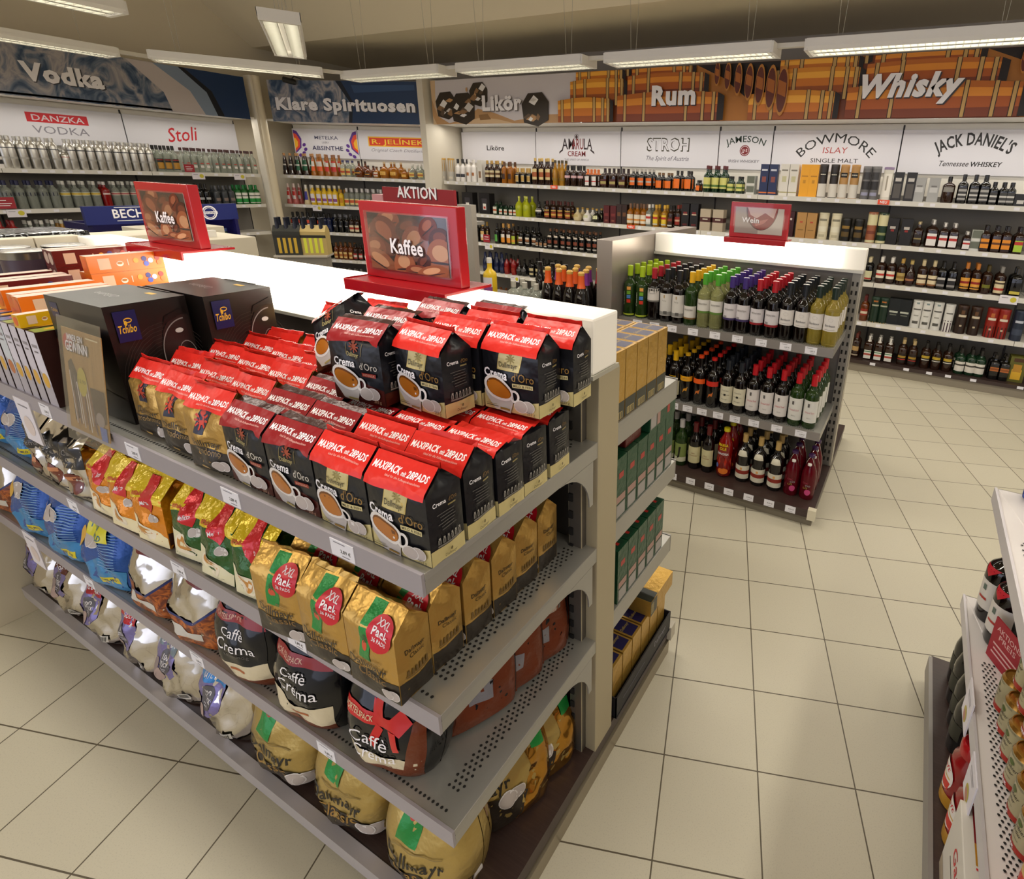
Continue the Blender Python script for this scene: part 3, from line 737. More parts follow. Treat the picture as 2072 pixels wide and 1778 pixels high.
# kind: (short description, builder, arguments)
B, X, T = 'b', 'x', 't'
K = {
 'goldtube': ('gold and silver gift canister', T, .045, .285, '#b9b4aa', [(.42, .97, '#b98f3e', 3.1), (.1, .2, '#cfc6b4', 1.)], '#b98f3e'),
 'whitelab': ('white coconut liqueur bottle with black cap', B, 'bord', .037, .28, 'white', DK, .2, [(.2, .34, '#3a3a40')]),
 'whitebot': ('white liqueur bottle with round brown mark', B, 'spirit', .038, .275, 'white', WL, .14, [(.28, .42, '#a86a3c')], .5),
 'whitecart': ('white patterned gift carton', X, .08, .08, .27, '#ddd8d0', [(.2, .5, '#8a6a50', .5)]),
 'creamlab': ('brown liqueur bottle with cream label', B, 'bord', .036, .27, 'brown', GD, .16, [(.26, .56, CL), (.36, .46, '#6a4a2c')]),
 'copper': ('copper bottle with round badge', B, 'spirit', .04, .26, 'honey', '#5e3a1c', .2, [(.2, .45, '#3a2014')], .6),
 'goldneck': ('small black bottle with gold neck', B, 'spirit', .033, .19, 'dark', GD, .34, [(.15, .55, CL), (.2, .5, GD)], .7),
 'bigcream': ('tall dark bottle with big cream label', B, 'bord', .04, .31, 'brown', '#c9a860', .12, [(.2, .6, '#d8c28c'), (.3, .48, '#a3552a')], .9),
 'olive': ('olive-gold slim bottle', B, 'slim', .034, .29, 'gold', '#4a3c10', .12, [(.2, .3, '#8a6a18')]),
 'pinklab': ('dark bottle with small pink label', B, 'spirit', .038, .235, 'brown', DK, .2, [(.4, .52, '#d8b0b4')]),
 'orangecap': ('orange-capped bottle with white label', B, 'spirit', .036, .2, 'brown', '#c8641e', .3, [(.1, .6, '#e2dcd8'), (.3, .36, '#c8282c')], .8),
 'redsquare': ('square red-brown bottle with dark label', B, 'spirit', .047, .215, 'brown', '#2a1210', .22, [(.14, .45, '#4a1a16'), (.2, .34, '#a99a5a')], 1.25, 4),
 'orangelab': ('black bottle with orange and gray label', B, 'spirit', .043, .22, 'dark', '#b4aca4', .14, [(.2, .56, '#b8b0a6'), (.2, .34, '#e06a1c'), (.42, .56, '#e06a1c')], .8),
 'orangesq': ('small black bottle with square orange label', B, 'spirit', .042, .185, 'dark', '#7a5a3a', .14, [(.14, .55, '#ee7420')], .9),
 'orangesqb': ('larger black bottle with square orange label', B, 'spirit', .045, .21, 'dark', '#2a2420', .14, [(.14, .6, '#ee7420')], .9),
 'orangemini': ('tiny black bottle with orange label', B, 'spirit', .027, .12, 'dark', DK, .14, [(.14, .55, '#ee7420')], .9),
 'greenyel': ('tall green bottle with pale yellow label', B, 'bord', .039, .27, 'green', '#5c1c1c', .14, [(.16, .56, '#d6d27a'), (.22, .3, '#5a7a3a')]),
 'greenyels': ('small green bottle with pale yellow label', B, 'bord', .034, .17, 'green', DK, .14, [(.16, .56, '#d6d27a'), (.3, .4, '#5a7a3a')]),
 'minipack': ('stacked tray of miniature bottles', X, .085, .1, .18, '#b8bab0', [(.0, .1, '#d8d6d0', .98), (.48, .58, '#d8d6d0', .98), (.12, .44, '#6a6e60', .9), (.62, .98, '#6a6e60', .9)]),
 'bluecart': ('dark blue whisky carton with orange stripe', X, .082, .085, .295, '#1d2a55', [(.06, .1, '#d8742c', .99), (.78, .84, '#c8ccd8', .7), (.42, .6, '#8a4a44', .5)]),
 'whitecart2': ('white whisky carton', X, .085, .085, .3, '#e2ddd4', [(.78, .83, '#8a8478', .7), (.44, .62, '#c9c49c', .5), (.1, .13, '#a39a5c', .99)]),
 'yellowcart': ('yellow whisky carton', X, .085, .085, .3, '#f0a818', [(.62, .66, '#c08010', .7), (.42, .52, '#c98a14', .3)]),
 'tubebw': ('black and white whisky canister', T, .04, .305, '#2c2523', [(.02, .42, '#dcd6cc', 1.6), (.64, .76, '#0e0c0c', .8), (.68, .71, '#cfc8b8', .6)], '#2c2523'),
 'tubetan': ('tan and white whisky canister', T, .04, .305, '#b98c52', [(.02, .42, '#dcd6cc', 1.6), (.62, .76, '#1c1612', .8), (.68, .71, '#cfc8b8', .6)], '#b98c52'),
 'tubegray': ('gray whisky canister with black print', T, .041, .295, '#6c6a6a', [(.3, .55, '#2e2c2e', .9), (.6, .82, '#3c3a3c', .8), (.12, .22, '#9a9ab4', .8)], '#7a7878'),
 'tubepurple': ('white canister with purple lid', T, .042, .29, '#ddd8cc', [(.1, .8, '#efe9de', 1.), (.3, .74, '#a59c8c', .16)], '#8f7a9a'),
 'blackcart': ('black gift carton with gray portrait', X, .085, .085, .25, '#211d1d', [(.1, .6, '#57524e', .7), (.68, .8, '#c9c4be', .6)]),
 'silvercart': ('silver gift carton', X, .09, .085, .21, '#a9a8a6', [(.4, .6, '#c9c8c6', .7), (.62, .68, '#7a7876', .5)]),
 'wideblack': ('wide dark whiskey bottle with gray badge', B, 'spirit', .05, .225, 'brown', DK, .2, [(.42, .6, '#8a8680')], .9),
 'sqblack': ('square black whiskey bottle with black label', B, 'spirit', .04, .245, 'dark', '#121010', .2, [(.1, .55, '#3a3836'), (.14, .2, '#a9a6a2'), (.28, .34, '#c9c6c2'), (.42, .5, '#a9a6a2')], 1.25, 4),
 'sqblacks': ('small square black whiskey bottle', B, 'spirit', .034, .19, 'dark', '#121010', .2, [(.1, .55, '#3a3836'), (.14, .22, '#a9a6a2'), (.34, .42, '#c9c6c2')], 1.25, 4),
 'darkbox': ('dark gift box', X, .1, .1, .1, '#1c1818', [(.2, .5, '#c9c4be', .5)]),
 'huntercart': ('black herbal liqueur carton with bottle window', X, .18, .1, .26, '#1e1b1c', [(.15, .75, '#38343a', .5), (.2, .5, '#e4e0d8', .3), (.25, .36, '#c23a24', .2)]),
 'herbal': ('dark green bottle with square white label', B, 'spirit', .038, .17, 'green', DK, .12, [(.1, .6, '#d4cfc0'), (.3, .42, '#b8502c')], .9, 4),
 'herbals': ('little dark green bottle with white label', B, 'spirit', .032, .13, 'green', DK, .12, [(.1, .6, '#d4cfc0'), (.3, .42, '#b8502c')], .9, 4),
 'lime': ('lime yellow cone bottle', B, 'slim', .052, .25, 'lime', '#c9c860', .1, [(.3, .4, '#8f9a20')], .4),
 'blackwhite': ('round black and white bottle', B, 'pot', .055, .2, 'dark', DK, .16, [(.4, .56, '#d9d4cc')]),
 'fruitlab': ('dark liqueur bottle with colourful label', B, 'spirit', .041, .215, 'brown', '#4a1c16', .2, [(.1, .4, '#8c3c1a'), (.2, .3, '#c8a24a'), (.44, .52, GD)], 1.),
 'potcream': ('round cream-coloured liqueur bottle', B, 'pot', .056, .155, 'cream', GD, .14, [(.3, .5, '#b09a5c')], .6),
 'potwhite': ('round white liqueur bottle', B, 'pot', .056, .155, 'white', GD, .14, [(.3, .5, '#c9c8a0')], .6),
 'potdark': ('round dark liqueur bottle with pale badge', B, 'pot', .056, .155, 'dark', GD, .14, [(.24, .54, '#cfd0a0')], .6),
 'redcart': ('dark red rum carton', X, .075, .075, .2, '#55161a', [(.4, .56, '#7a2a2a', .7), (.1, .2, '#8a4a3a', .5)]),
 'browncart': ('dark brown rum carton', X, .065, .07, .22, '#2e1810', [(.4, .6, '#6a4020', .6)]),
 'paleamber': ('pale amber rum bottle with white label', B, 'bord', .04, .24, 'honey', '#7a5a44', .2, [(.1, .5, '#e0d6c2'), (.22, .3, '#d08a3a')]),
 'clearrum': ('clear rum bottle with round white label', B, 'bord', .039, .24, 'clear', WL, .16, [(.16, .56, '#e4e0da'), (.36, .46, '#b83028'), (.1, .15, '#cfd0c0')], .8),
 'yellowrum': ('yellow rum bottle with round label', B, 'bord', .039, .24, 'gold', '#d8a83a', .16, [(.16, .56, '#e2c23a'), (.36, .46, '#b83028'), (.1, .15, '#cfd0c0')], .8),
 'brownrum': ('dark brown rum bottle with gray base band', B, 'bord', .037, .24, 'brown', DK, .16, [(.16, .5, '#3a2018'), (.3, .42, '#8a3a30'), (.08, .14, '#c9c8bc')], .8),
 'redrum': ('dark rum bottle with red label', B, 'bord', .037, .25, 'brown', '#7a2a18', .16, [(.16, .5, '#8c2418'), (.3, .38, '#c9a08a'), (.04, .1, '#c9c8bc')], .9),
 'tallblack': ('tall black rum carton with red seal', X, .09, .09, .27, '#141012', [(.55, .68, '#7a2020', .5), (.56, .6, '#c9b8a0', .6), (.14, .22, '#5a1818', .6)]),
 'beigecart': ('beige and maroon gift carton', X, .12, .1, .225, '#b9aa94', [(.4, .62, '#4a201e', .999), (.5, .56, '#cfc4b4', .5)]),
 'marooncart': ('maroon whisky carton', X, .1, .09, .25, '#3a1418', [(.66, .74, '#c9bcb4', .6)]),
 'tancart': ('tan whisky carton', X, .095, .09, .245, '#b3864c', [(.6, .66, '#b84a34', .3), (.3, .34, '#8f6a3a', .6)]),
 'tubecream': ('cream whisky canister', T, .047, .255, '#d8cfb4', [(.7, .78, '#8a8470', .8), (.3, .5, '#e2dcc6', .9), (.1, .2, '#b9b094', .6)], '#cfc6a8'),
 'tubedark': ('dark short whisky canister with gold print', T, .047, .215, '#17140f', [(.55, .68, '#8a6a2c', .8), (.2, .42, '#5a4620', .8)], '#17140f'),
 'tubecopper': ('copper and cream whisky canister', T, .043, .285, '#9a5c3e', [(.58, .96, '#d8d0a4', 1.7), (.02, .1, '#d8d0a4', 1.7), (.3, .4, '#7a3c2a', 1.)], '#9a5c3e'),
 'tubegreen': ('green and cream whisky canister', T, .043, .285, '#17321f', [(.58, .96, '#d8d0a4', 1.7), (.02, .1, '#d8d0a4', 1.7), (.28, .36, '#8a9060', 1.)], '#17321f'),
 'blackcart2': ('black whiskey carton with red mark', X, .095, .09, .24, '#171312', [(.6, .7, '#b8b0a8', .5), (.5, .58, '#8c2420', .3)]),
 'darkbour': ('dark bourbon bottle with pale stopper', B, 'spirit', .04, .22, 'brown', '#c9b48a', .1, [(.15, .5, '#241a16'), (.3, .36, '#8a7a4c')], 1., 4),
 'whitesqb': ('large whiskey bottle with white square label', B, 'spirit', .05, .245, 'brown', WL, .16, [(.08, .52, '#e4dfdc'), (.32, .42, '#b8322c')], 1.25, 4),
 'whitesq': ('whiskey bottle with white square label', B, 'spirit', .041, .225, 'brown', WL, .16, [(.08, .52, '#e4dfdc'), (.32, .42, '#b8322c')], 1.25, 4),
 'whitesqs': ('small whiskey bottle with white label', B, 'spirit', .035, .16, 'brown', WL, .16, [(.08, .52, '#e4dfdc'), (.32, .42, '#b8322c')], 1.25, 4),
 'honey': ('dark bottle with orange honey label', B, 'spirit', .04, .225, 'brown', DK, .18, [(.08, .5, '#e08a1c'), (.06, .14, '#2a1408'), (.3, .38, '#5c3210')], 1.25, 4),
 'applelab': ('dark bottle with lime green label', B, 'spirit', .04, .225, 'brown', DK, .18, [(.08, .5, '#a8c63a'), (.34, .46, '#b83028')], 1.25, 4),
 'darkcol': ('black bottle with red and yellow mark', B, 'bord', .036, .27, 'dark', '#c9a24a', .12, [(.16, .34, '#a83c1c'), (.3, .4, '#d8b43a')], .6),
 'blond': ('bottle with pale orange and white label', B, 'bord', .036, .26, 'brown', GD, .2, [(.1, .56, '#d8b070'), (.24, .4, '#e2dcd0')], .9),
 'greenlab': ('dark bottle with green oval label', B, 'bord', .038, .26, 'dark', DK, .16, [(.12, .46, '#58a048')], .6),
 'whiteorange': ('brown bottle with orange and white label', B, 'bord', .038, .265, 'brown', '#b98a4a', .2, [(.1, .5, '#d88a2c'), (.34, .5, '#ded6cc')], .9),
 'greenorange': ('bottle with green and orange label', B, 'bord', .036, .24, 'brown', DK, .2, [(.08, .5, '#a9b83a'), (.16, .3, '#e09a3a')], .9),
 'cream': ('black cream liqueur bottle with oval picture', B, 'bord', .042, .245, 'dark', DK, .12, [(.26, .46, '#8a5a3a'), (.38, .48, '#d8cfc0'), (.16, .22, '#c9c4be')], .8),
 'creams': ('small black cream liqueur bottle', B, 'bord', .03, .14, 'dark', DK, .12, [(.26, .5, '#a07a5a'), (.16, .22, '#c9c4be')], .8),
 'creamdark': ('dark cream liqueur bottle with brown oval', B, 'bord', .042, .25, 'dark', '#6a4630', .13, [(.3, .46, '#7a3c2a'), (.14, .2, '#a9a4a0'), (.6, .68, '#c9bcae')], .7),
 'goldcap': ('black whisky bottle with cream shield label', B, 'spirit', .039, .235, 'dark', CL, .2, [(.1, .46, '#c9c6a0'), (.12, .18, '#a03028')], .9),
 'redlab': ('bourbon bottle with red-lettered white label', B, 'spirit', .042, .25, 'brown', WL, .2, [(.2, .5, '#e2dcc8'), (.3, .38, '#c03a30'), (.08, .18, '#33241a')], 1.),
 'yellab': ('dark bourbon bottle with yellowed label', B, 'spirit', .041, .245, 'brown', '#b8924a', .16, [(.18, .48, '#b39a5a'), (.26, .36, '#8a6a30')], 1.),
 'darkred': ('bulbous dark bottle with purple lettering', B, 'disc', .045, .235, 'brown', '#b8a060', .14, [(.14, .4, '#33181e'), (.22, .3, '#a06a4a')], .9),
 'pikelab': ('bourbon bottle with cream and brown label', B, 'spirit', .042, .25, 'brown', '#c9b890', .2, [(.12, .48, '#dccba8'), (.3, .36, '#4a3424'), (.1, .16, '#8a5a34')], 1.1),
 'blacklab': ('black bourbon bottle with white lettering', B, 'spirit', .041, .25, 'dark', DK, .2, [(.08, .46, '#1e1a1a'), (.36, .44, '#b8b4b0'), (.12, .2, '#8a8683')], 1.1, 4),
 'orangelab2': ('bourbon bottle with orange label and rose', B, 'spirit', .042, .26, 'brown', '#b8702a', .2, [(.2, .5, '#d8983a'), (.3, .38, '#8c1c1c'), (.12, .16, '#d8983a')], 1.),
 'olivehoney': ('dark olive honey whiskey bottle', B, 'spirit', .043, .25, 'brown', '#4a3c14', .2, [(.22, .34, '#6a6a1c')], .8),
 'turkey': ('whiskey bottle with tall pale label', B, 'spirit', .043, .25, 'brown', '#8a8680', .2, [(.08, .52, '#d6c6a0'), (.18, .26, '#a83228'), (.4, .46, '#4a3c2c')], 1.),
 'wideyel': ('wide black bottle with yellow base label', B, 'spirit', .05, .25, 'dark', '#3a342c', .2, [(.1, .2, '#c9b84a')], .9, 4),
 'darksw': ('tall dark liqueur bottle with blue cap', B, 'champ', .04, .26, 'navy', '#1c2448', .2, [(.16, .3, '#2a3458')], .8),
 'redliq': ('red liqueur bottle', B, 'slim', .038, .25, 'red', DK, .2, [(.14, .36, '#8c2a1c')], .7),
 'darkround': ('dark bulb-shaped liqueur bottle', B, 'pot', .05, .2, 'dark', DK, .16, [(.3, .42, '#4a4648')], .6),
 'arcgold': ('black bottle with pale arched label', B, 'spirit', .044, .24, 'dark', DK, .2, [(.14, .5, '#bcae86'), (.24, .36, '#2a241e')], .8),
 'darksq': ('dark bottle with brown square label', B, 'spirit', .043, .24, 'dark', DK, .18, [(.12, .5, '#5a4228'), (.24, .34, '#8a6a3c')], .9, 4),
 'redbot': ('amber-red whisky bottle with red seal', B, 'bord', .04, .25, 'amber', '#5a1c1c', .2, [(.24, .5, '#8c2a1c'), (.3, .4, '#cfc0a8')], .9),
 'tubegreen2': ('dark green whisky canister with gold rims', T, .042, .25, '#182c1f', [(.0, .03, '#b8924a', 3.1), (.94, .97, '#b8924a', 3.1), (.66, .72, '#a9a890', .8), (.82, .88, '#a8642c', .5)], '#22382a'),
 'blackcart3': ('black-green whisky carton with pale lettering', X, .1, .09, .255, '#15191a', [(.46, .53, '#b8bcae', .75), (.36, .4, '#6a6e62', .6)]),
 'tubewhite': ('white whisky canister with small boat print', T, .043, .265, '#d6d4cf', [(.66, .71, '#5a5854', .8), (.44, .48, '#9a9890', .5), (.16, .26, '#55534e', .6), (.88, .94, '#7a8a8a', .3)], '#c9c8c2'),
 'tubeplum': ('white and plum whisky canister', T, .042, .26, '#d6d4cf', [(.0, .42, '#3c1c2c', 3.1), (.34, .38, '#d6d4cf', .8), (.66, .7, '#5a5854', .7)], '#cfcdc8'),
 'tubebrown': ('dark brown whisky canister with stag mark', T, .047, .265, '#2a1a12', [(.6, .68, '#c9bca4', .7), (.7, .84, '#5c3c20', .3), (.26, .32, '#b8a88c', .2)], '#3a2416'),
 'tubered': ('red whisky canister with stag mark', T, .047, .27, '#8c2218', [(.6, .68, '#d8ccb8', .7), (.7, .84, '#b0602c', .3), (.0, .4, '#3a1612', 3.1), (.26, .32, '#b8a88c', .2)], '#8c2218'),
 'tubenavy': ('navy whisky canister', T, .047, .275, '#232b3c', [(.6, .68, '#b8bcc8', .7), (.2, .4, '#3a4254', 1.)], '#232b3c'),
 'yellowmini': ('small yellow liqueur bottle', B, 'taper', .035, .17, 'yellow', '#6a3a18', .2, [(.1, .3, '#e2cf6a')], .7),
 'redmini': ('small red liqueur bottle with navy cap', B, 'spirit', .034, .16, 'red', '#2a2f55', .2, [(.2, .5, '#3a3a66')], .8),
 'darkmini': ('small dark liqueur bottle', B, 'spirit', .035, .16, 'dark', '#2a2420', .2, [(.2, .5, '#3e382e'), (.3, .4, '#8a8674')], .7),
 'darkgold': ('dark whisky bottle with gold shield label', B, 'spirit', .041, .25, 'brown', '#5a241c', .2, [(.3, .48, '#b3905c'), (.1, .15, '#b8a890')], .8),
 'whitesq2': ('whiskey bottle with red-green printed label', B, 'spirit', .042, .24, 'brown', WL, .24, [(.06, .42, '#dcdad2'), (.34, .38, '#3a7a4c'), (.2, .28, '#a8483c')], 1.25, 4),
 'queen': ('dark bottle with gold lettering and red line', B, 'bord', .043, .25, 'brown', '#b8a070', .16, [(.1, .46, '#241a14'), (.3, .38, '#a8842c'), (.22, .25, '#b83028')], .9),
 'velvet': ('dark bottle with gold lettering and white line', B, 'bord', .043, .25, 'brown', DK, .2, [(.3, .54, '#1a1412'), (.42, .52, '#b89a2c'), (.34, .37, '#d6d0c4')], .9),
 'canad': ('dark green bottle with square white label', B, 'bord', .045, .25, 'green', DK, .2, [(.12, .5, '#d9d4ca'), (.34, .4, '#3a3630')], 1.1),
 'orangeoval': ('dark bottle with orange oval label', B, 'spirit', .044, .23, 'dark', '#2a2420', .14, [(.36, .52, '#b8682c'), (.4, .48, '#8a4a1c')], .9, 4),
 'yellowcart2': ('green and yellow bottle-shaped carton', X, .13, .1, .24, '#5c5a1c', [(.1, .5, '#d8a82a', .6), (.4, .7, '#b8862a', .5), (.8, .94, '#4a2c14', .6)]),
 'taperblack': ('flared glass bottle with black label', B, 'taper', .048, .29, 'brown', '#a87a4a', .12, [(.22, .7, '#1c1a1c'), (.3, .5, '#c9c4bc')], .9),
 'tapergreen': ('flared glass bottle with green label', B, 'taper', .048, .29, 'brown', '#a87a4a', .12, [(.22, .7, '#1f5a3c'), (.34, .5, '#c9c4bc')], .9),
 'taperorange': ('flared glass bottle with orange label', B, 'taper', .048, .29, 'honey', '#a87a4a', .12, [(.22, .7, '#e0602c'), (.4, .66, '#d9d4cc')], .9),
 'taperred': ('flared glass bottle with red label', B, 'taper', .048, .285, 'honey', '#8a5a3a', .12, [(.22, .7, '#c8342c'), (.4, .62, '#d9d4cc')], .9),
 'clearyel': ('clear fruit brandy bottle with yellow label', B, 'spirit', .04, .22, 'clear', '#3a3c66', .14, [(.12, .5, '#d8bc6a'), (.24, .36, '#b8481c')], .9),
 'ambround': ('round amber flask with dark badge', B, 'disc', .07, .215, 'amber', '#3a2414', .14, [(.16, .42, '#2a1810'), (.24, .32, '#c98a2c')], .6),
 'ambrounds': ('small round amber flask', B, 'disc', .055, .16, 'amber', '#3a2414', .14, [(.16, .42, '#2a1810'), (.24, .32, '#c98a2c')], .6),
 'whiteround': ('small round flask with white label', B, 'disc', .05, .15, 'honey', '#5a3a24', .14, [(.14, .5, '#ddd2c4'), (.26, .36, '#a8482c')], .7),
 'honeyround': ('round golden flask', B, 'disc', .072, .215, 'honey', '#c9b088', .12, [(.2, .42, '#d8a84a')], .6),
 'honeyrounds': ('small round golden flask', B, 'disc', .055, .14, 'honey', '#c9b088', .12, [(.2, .42, '#d8a84a')], .6),
 'clearyel2': ('clear round flask with yellow badge', B, 'disc', .06, .2, 'clear', WL, .14, [(.16, .44, '#d8c26a'), (.24, .34, '#b8681c')], .7),
 'taperrose': ('flared rose bottle with white label', B, 'taper', .045, .28, 'rose', '#d9c4bc', .2, [(.24, .66, '#dcd4d2'), (.4, .62, '#c8342c')], .7),
 'taperblue': ('flared bottle with blue label', B, 'taper', .046, .27, 'cream', WL, .2, [(.24, .66, '#3a3490')], .9),
 'eggliq': ('yellow egg liqueur bottle with heart label', B, 'bord', .04, .27, 'yellow', '#d8d0c0', .14, [(.12, .56, '#dcd6dc'), (.2, .34, '#8a4a8c')], .9),
 'yelsmall': ('small yellow bottle with amber label', B, 'spirit', .035, .22, 'yellow', '#a8741c', .2, [(.2, .5, '#c98a1c')], .8),
 'clearfruit': ('clear fruit brandy bottle with orange band', B, 'spirit', .042, .245, 'clear', '#c9c4c4', .2, [(.1, .42, '#d8cc8a'), (.2, .36, '#c8562c')], .9),
 'darkslim': ('dark slim bottle with black cap', B, 'slim', .036, .26, 'dark', DK, .2, [(.2, .4, '#5a5a62')], .7),
 'colorblack': ('black bottle with bright label and white lettering', B, 'bord', .039, .255, 'dark', '#141212', .2, [(.42, .6, '#c8482c'), (.32, .38, '#dcd8d4')], .8),
 'darkblue': ('dark blue bottle with black cap', B, 'spirit', .04, .25, 'navy', DK, .2, [(.2, .4, '#1c2c5a')], .8),
 'darkslim2': ('black bottle with thin white lettering', B, 'bord', .038, .25, 'dark', '#6a6a70', .16, [(.24, .5, '#202024'), (.34, .38, '#a9a8ac')], .6),
 'creamband': ('dark bottle with cream and red label', B, 'spirit', .042, .24, 'brown', DK, .2, [(.1, .46, '#d6c8a8'), (.22, .34, '#a8382c')], .9),
 'greenbot': ('green bottle with striped pale label', B, 'spirit', .042, .23, 'green', '#b8b4ac', .16, [(.12, .44, '#2a4a2c'), (.22, .4, '#b8bca0'), (.1, .14, '#a9b03a')], .7, 4),
 'darkherb': ('dark herb liqueur bottle', B, 'spirit', .043, .22, 'dark', DK, .16, [(.16, .46, '#2a2826'), (.26, .34, '#8a8880')], .8, 4),
 'ambercream': ('amber bottle with cream oval label', B, 'spirit', .04, .24, 'amber', '#6a4420', .16, [(.1, .46, '#d6b878'), (.2, .34, '#a8642c')], .7),
 'redoval': ('dark bottle with red and white oval label', B, 'spirit', .042, .23, 'brown', DK, .16, [(.12, .44, '#a82c2c'), (.2, .34, '#d6ccc0')], .7),
 'darkbase': ('dark bottle with gray cap', B, 'spirit', .042, .24, 'dark', '#8a8680', .16, [(.16, .44, '#5a5448')], .7),
 'starbox': ('white box with black star', X, .1, .09, .2, '#ddd8d4', [(.2, .75, '#1c1a1a', .7), (.4, .55, '#ddd8d4', .9)]),
 'alu': ('silver aluminium vodka bottle', B, 'can', .038, .31, 'alu', 'alu', .12, [(.62, .65, '#55555c'), (.3, .36, '#b3b0aa')], 1.2),
 'alus': ('short silver aluminium vodka bottle', B, 'can', .033, .2, 'alu', 'alu', .12, [(.62, .65, '#b8403c')], 1.2),
 'goldblack': ('clear vodka bottle with gold-black label', B, 'spirit', .039, .3, 'clear', DK, .16, [(.1, .5, '#1c1612'), (.12, .36, '#b8862c'), (.44, .47, '#a8322c')], .9),
 'clearstol': ('clear vodka bottle with red ribbon mark', B, 'bord', .038, .29, 'clear', '#4a2a28', .12, [(.36, .4, '#b84038'), (.2, .3, '#e0dcd6')], .5),
 'finnav': ('clear vodka bottle with navy band', B, 'spirit', .04, .28, 'clear', '#1c1c40', .16, [(.46, .58, '#14152c')], 2.8),
 'finpale': ('clear vodka bottle with pale fruit band', B, 'spirit', .04, .28, 'clear', '#c9c6bc', .14, [(.46, .58, '#c6c4a8'), (.49, .55, '#c8a83a')], 1.5),
 'finred': ('red vodka bottle', B, 'spirit', .042, .275, 'red', '#cfc8c4', .12, [(.5, .56, '#d8c4c0')], .9),
 'finpale2': ('clear vodka bottle with pale red-lettered band', B, 'spirit', .04, .28, 'clear', '#c9c6bc', .14, [(.46, .58, '#c6c4b4'), (.49, .55, '#a85a5a')], 1.5),
 'darkvod': ('smoky dark vodka bottle', B, 'spirit', .042, .27, 'gray', '#2a2c38', .18, [(.1, .4, '#3a4450')], .9),
 'amberlab': ('vodka bottle with amber medallion label', B, 'spirit', .041, .27, 'gray', '#3a342c', .16, [(.14, .46, '#b8986a'), (.24, .36, '#d8c49a')], .7),
 'blackvod': ('black vodka bottle with white script', B, 'bord', .041, .26, 'dark', DK, .18, [(.26, .36, '#a9a9ac')], .7),
 'grayvod': ('gray vodka bottle with small badge', B, 'spirit', .039, .24, 'gray', '#55565a', .18, [(.2, .36, '#7a6a64')], .7),
 'greenvod': ('green vodka bottle with white-green label', B, 'spirit', .038, .25, 'bgreen', '#1c7a3a', .2, [(.06, .6, '#e0ded4'), (.1, .3, '#1f8c3c'), (.42, .46, '#2a3a2c')], 1.2),
 'redvod': ('clear vodka bottle with red neck', B, 'spirit', .043, .26, 'clear', '#8c1c1c', .3, [(.3, .44, '#b8403c')], .8),
 'clearwide': ('wide-shouldered clear vodka bottle', B, 'disc', .055, .25, 'clear', '#cfccc4', .16, [(.2, .3, '#c9c8c0')], .6),
 'ambwide': ('wide-shouldered amber vodka bottle', B, 'disc', .055, .25, 'gold', '#c9c4b4', .16, [(.2, .3, '#b8a05a')], .6),
}
TMPL = {}
def kind(k, name):
    if (k, name) not in TMPL:
        d = K[k]
        if d[1] == B:
            a = list(d[2:8]) + [d[8] if len(d) > 8 else (), d[9] if len(d) > 9 else 1.25, d[10] if len(d) > 10 else 2., 14]
            TMPL[k, name] = bottle(name, *a)
        elif d[1] == X: TMPL[k, name] = carton(name, *d[2:])
        else: TMPL[k, name] = canister(name, *d[2:])
    return TMPL[k, name]
def radius(k):
    d = K[k]
    return d[3] if d[1] == B else d[2] / 2 if d[1] == X else d[2]
